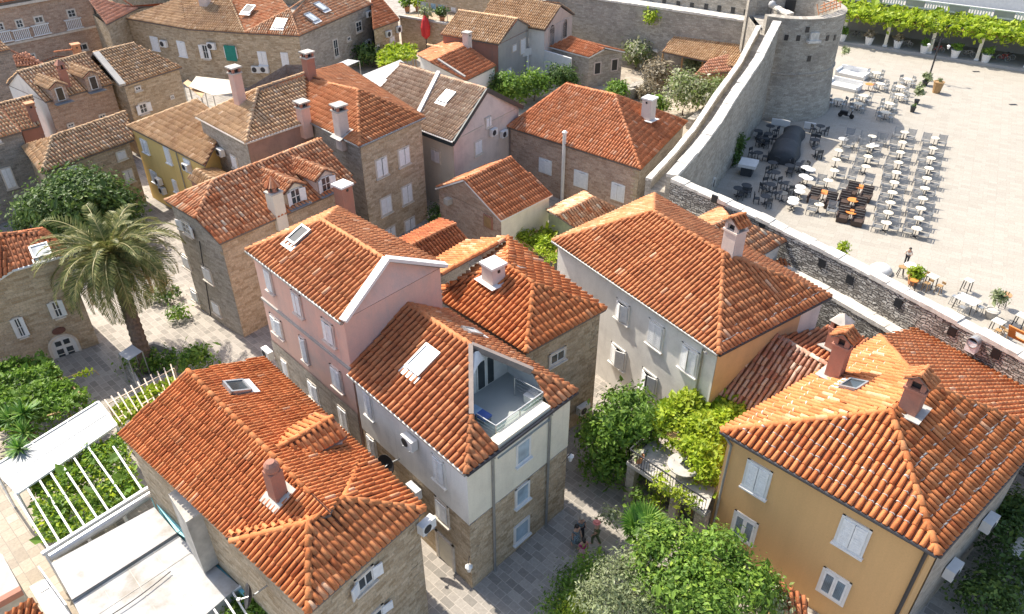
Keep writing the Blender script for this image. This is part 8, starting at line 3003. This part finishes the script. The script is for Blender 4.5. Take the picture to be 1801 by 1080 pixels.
def person(x, y, h, ang, label, top, bottom, hair, pose='walk', legs_bare=True, skirt=True, hat=None, lean=0.0):
    t = thing('person', label, 'person', Vector((x, y, 0)))
    f = Vector((math.cos(ang), math.sin(ang), 0)); s = Vector((-f.y, f.x, 0))
    k = h / 1.7
    W_ = lambda a, b, c: Vector((x, y, 0)) + (f * a + s * b) * k + Z3 * c * k
    st = .17 if pose == 'walk' else .03
    V = [W_(0, 0, .93), W_(.01, 0, 1.12), W_(.0 + lean, 0, 1.38), W_(.01 + lean, 0, 1.47), W_(.03 + lean, 0, 1.60),
         W_(0, .10, .88), W_(st * .9, .10, .48), W_(st * .8, .10, .07), W_(st * .8 + .15, .11, .03),
         W_(0, -.10, .88), W_(-st * .2, -.10, .48), W_(-st * 1.5, -.10, .10), W_(-st * 1.5 + .14, -.11, .03),
         W_(lean, .19, 1.36), W_(-.05 + lean * .5, .25, 1.10), W_(.10 if pose != 'hold' else .24, .24, .92 if pose != 'hold' else 1.12), W_(.14 if pose != 'hold' else .31, .24, .84 if pose != 'hold' else 1.14),
         W_(lean, -.19, 1.36), W_(-.02 + lean * .5, -.25, 1.10), W_(.02 if pose != 'hold' else .24, -.24, .90 if pose != 'hold' else 1.12), W_(.04 if pose != 'hold' else .31, -.24, .82 if pose != 'hold' else 1.14)]
    Ed = [(0, 1), (1, 2), (2, 3), (3, 4), (0, 5), (5, 6), (6, 7), (7, 8), (0, 9), (9, 10), (10, 11), (11, 12), (2, 13), (13, 14), (14, 15), (15, 16), (2, 17), (17, 18), (18, 19), (19, 20)]
    R_ = [.13, .12, .13, .055, .10, .085, .058, .04, .035, .085, .058, .04, .035, .055, .042, .03, .036, .055, .042, .03, .036]
    skinned('body', V, Ed, [r * k for r in R_], 'skin', t, 2)
    # fingers and thumb
    for hi, pi in ((16, 15), (20, 19)):
        d = (V[hi] - V[pi]).normalized(); sd = d.cross(s).normalized()
        mb = MB()
        for j in range(4):
            o = V[hi] + sd * (j - 1.5) * .018 * k; l = (.065, .078, .072, .055)[j] * k
            mb.tube([o, o + d * l * .6, o + d * l - f * .01 * k], [.010 * k, .009 * k, .007 * k], 5)
        mb.tube([V[hi] - d * .02 * k, V[hi] + d * .02 * k + s * .035 * k * (1 if hi == 16 else -1)], [.012 * k, .009 * k], 5)
        part(mb, 'fingers', 'skin', t)
    # face
    hd = V[4]
    mb = MB(); mb.box(hd + f * .098 * k - Z3 * .005 * k, f, s, Z3, .03 * k, .025 * k, .04 * k); mb.box(hd + f * .09 * k - Z3 * .05 * k, f, s, Z3, .012 * k, .045 * k, .012 * k)
    for sg in (-1, 1): mb.box(hd + s * sg * .098 * k, f, s, Z3, .03 * k, .02 * k, .05 * k)
    part(mb, 'face', 'skin', t)
    mb = MB()
    for sg in (-1, 1): mb.box(hd + f * .092 * k + s * sg * .035 * k + Z3 * .02 * k, f, s, Z3, .012 * k, .022 * k, .012 * k)
    part(mb, 'eyes', 'cl_black', t)
    mb = MB()
    hl = .34 if hair[1] == 'long' else .12
    mb.lathe(hd - f * .018 * k + Z3 * -.01 * k, [(.112 * k, 0), (.116 * k, .04 * k), (.10 * k, .09 * k), (.05 * k, .125 * k), (0, .13 * k)], 12)
    mb.tube([hd - f * .07 * k + Z3 * .04 * k, hd - f * .11 * k - Z3 * hl * .5 * k, hd - f * .12 * k - Z3 * hl * k], [.085 * k, .085 * k, .035 * k], 8)
    part(mb, 'hair', hair[0], t, True)
    skinned('top', [W_(0, 0, .95), W_(.01, 0, 1.12), W_(lean, 0, 1.37), W_(lean, .17, 1.36), W_(-.03 + lean * .7, .22, 1.22), W_(lean, -.17, 1.36), W_(-.01 + lean * .7, -.22, 1.22)],
            [(0, 1), (1, 2), (2, 3), (3, 4), (2, 5), (5, 6)], [.145 * k, .135 * k, .145 * k, .066 * k, .06 * k, .066 * k, .06 * k], top, t, 2)
    mb = MB()
    if skirt:
        mb.lathe(W_(0, 0, .52), [(.25 * k, 0), (.21 * k, .2 * k), (.155 * k, .42 * k), (.14 * k, .5 * k)], 14)
        part(mb, 'skirt', bottom, t, True)
    else:
        skinned('trousers', [W_(0, 0, .95), V[5], V[6], V[7], V[9], V[10], V[11]], [(0, 1), (1, 2), (2, 3), (0, 4), (4, 5), (5, 6)], [.145 * k, .10 * k, .075 * k, .06 * k, .10 * k, .075 * k, .06 * k], bottom, t, 2)
    if hat:
        mb = MB(); mb.lathe(hd + Z3 * .06 * k, [(.2 * k, 0), (.2 * k, .015 * k), (.12 * k, .02 * k), (.11 * k, .09 * k), (0, .1 * k)], 14); part(mb, 'hat', hat, t)
    return t


p = at(1024, 986, 0); person(p.x, p.y, 1.72, 1.9, 'woman seen from behind in a magenta top and pale pink skirt on the paving', 'cl_pink', 'cl_pale', ('hair_dark', 'short'))
p = at(1012, 962, 0); person(p.x, p.y, 1.72, -1.0, 'person in a dark printed dress facing the woman in magenta', 'cl_print', 'cl_print', ('hair_dark', 'long'))
p = at(1017, 956, 0); person(p.x + .12, p.y + .35, 1.66, -1.3, 'fair haired person in grey standing just behind the printed dress', 'cl_print', 'cl_black', ('hair_grey', 'short'), skirt=False)
p = at(1047, 957, 0); person(p.x, p.y, 1.72, 2.6, 'person in a coral sun hat and olive clothes beside the planting', 'cl_green', 'cl_green', ('hair_grey', 'short'), skirt=False, hat='cl_coral')
p = at(1592, 466, 0); person(p.x, p.y, 1.66, -2.3, 'woman with long dark hair and white top walking across the square', 'cl_white', 'cl_black', ('hair_dark', 'long'), 'hold', skirt=False, lean=.05)

# ------------------------------------------------------------------ CAMERA, LIGHT, SKY
cam = bpy.data.cameras.new('camera')
co = bpy.data.objects.new('camera', cam)
COL.objects.link(co)
co.location = (0, 0, CAM_H)
co.rotation_euler = (math.pi / 2 - TILT, 0, 0)
cam.sensor_fit = 'HORIZONTAL'
cam.sensor_width = 36.0
cam.lens = FOC / 1801.0 * 36.0
cam.clip_end = 5000
S.camera = co

SUN_EL, SHX, SHY = math.radians(50), math.cos(math.radians(-43)), math.sin(math.radians(-43))   # shadows fall towards (SHX, SHY)
sd_ = bpy.data.lights.new('sun', 'SUN')
sd_.energy = 4.0
sd_.angle = math.radians(.53)
sd_.color = (1.0, .93, .82)
so = bpy.data.objects.new('sun', sd_)
COL.objects.link(so)
dirv = Vector((SHX * math.cos(SUN_EL), SHY * math.cos(SUN_EL), -math.sin(SUN_EL)))
so.rotation_euler = dirv.to_track_quat('-Z', 'Y').to_euler()
so.location = (0, 0, 80)
W = bpy.data.worlds.new('World')
S.world = W
W.use_nodes = True
nt = W.node_tree
sk = nt.nodes.new('ShaderNodeTexSky')
sk.sky_type = 'NISHITA'
sk.sun_disc = False
sk.sun_elevation = SUN_EL
sk.sun_rotation = math.atan2(-SHX, -SHY)
sk.air_density = 1.0; sk.dust_density = 2.5; sk.ozone_density = 1.0
nt.links.new(sk.outputs[0], nt.nodes['Background'].inputs[0])
nt.nodes['Background'].inputs[1].default_value = .15
S.view_settings.view_transform = 'Standard'
S.view_settings.look = 'None'
S.view_settings.exposure = .82
S.view_settings.gamma = 1.0
S.render.engine = 'CYCLES'
S.cycles.max_bounces = 6
S.cycles.diffuse_bounces = 3
S.cycles.transparent_max_bounces = 8
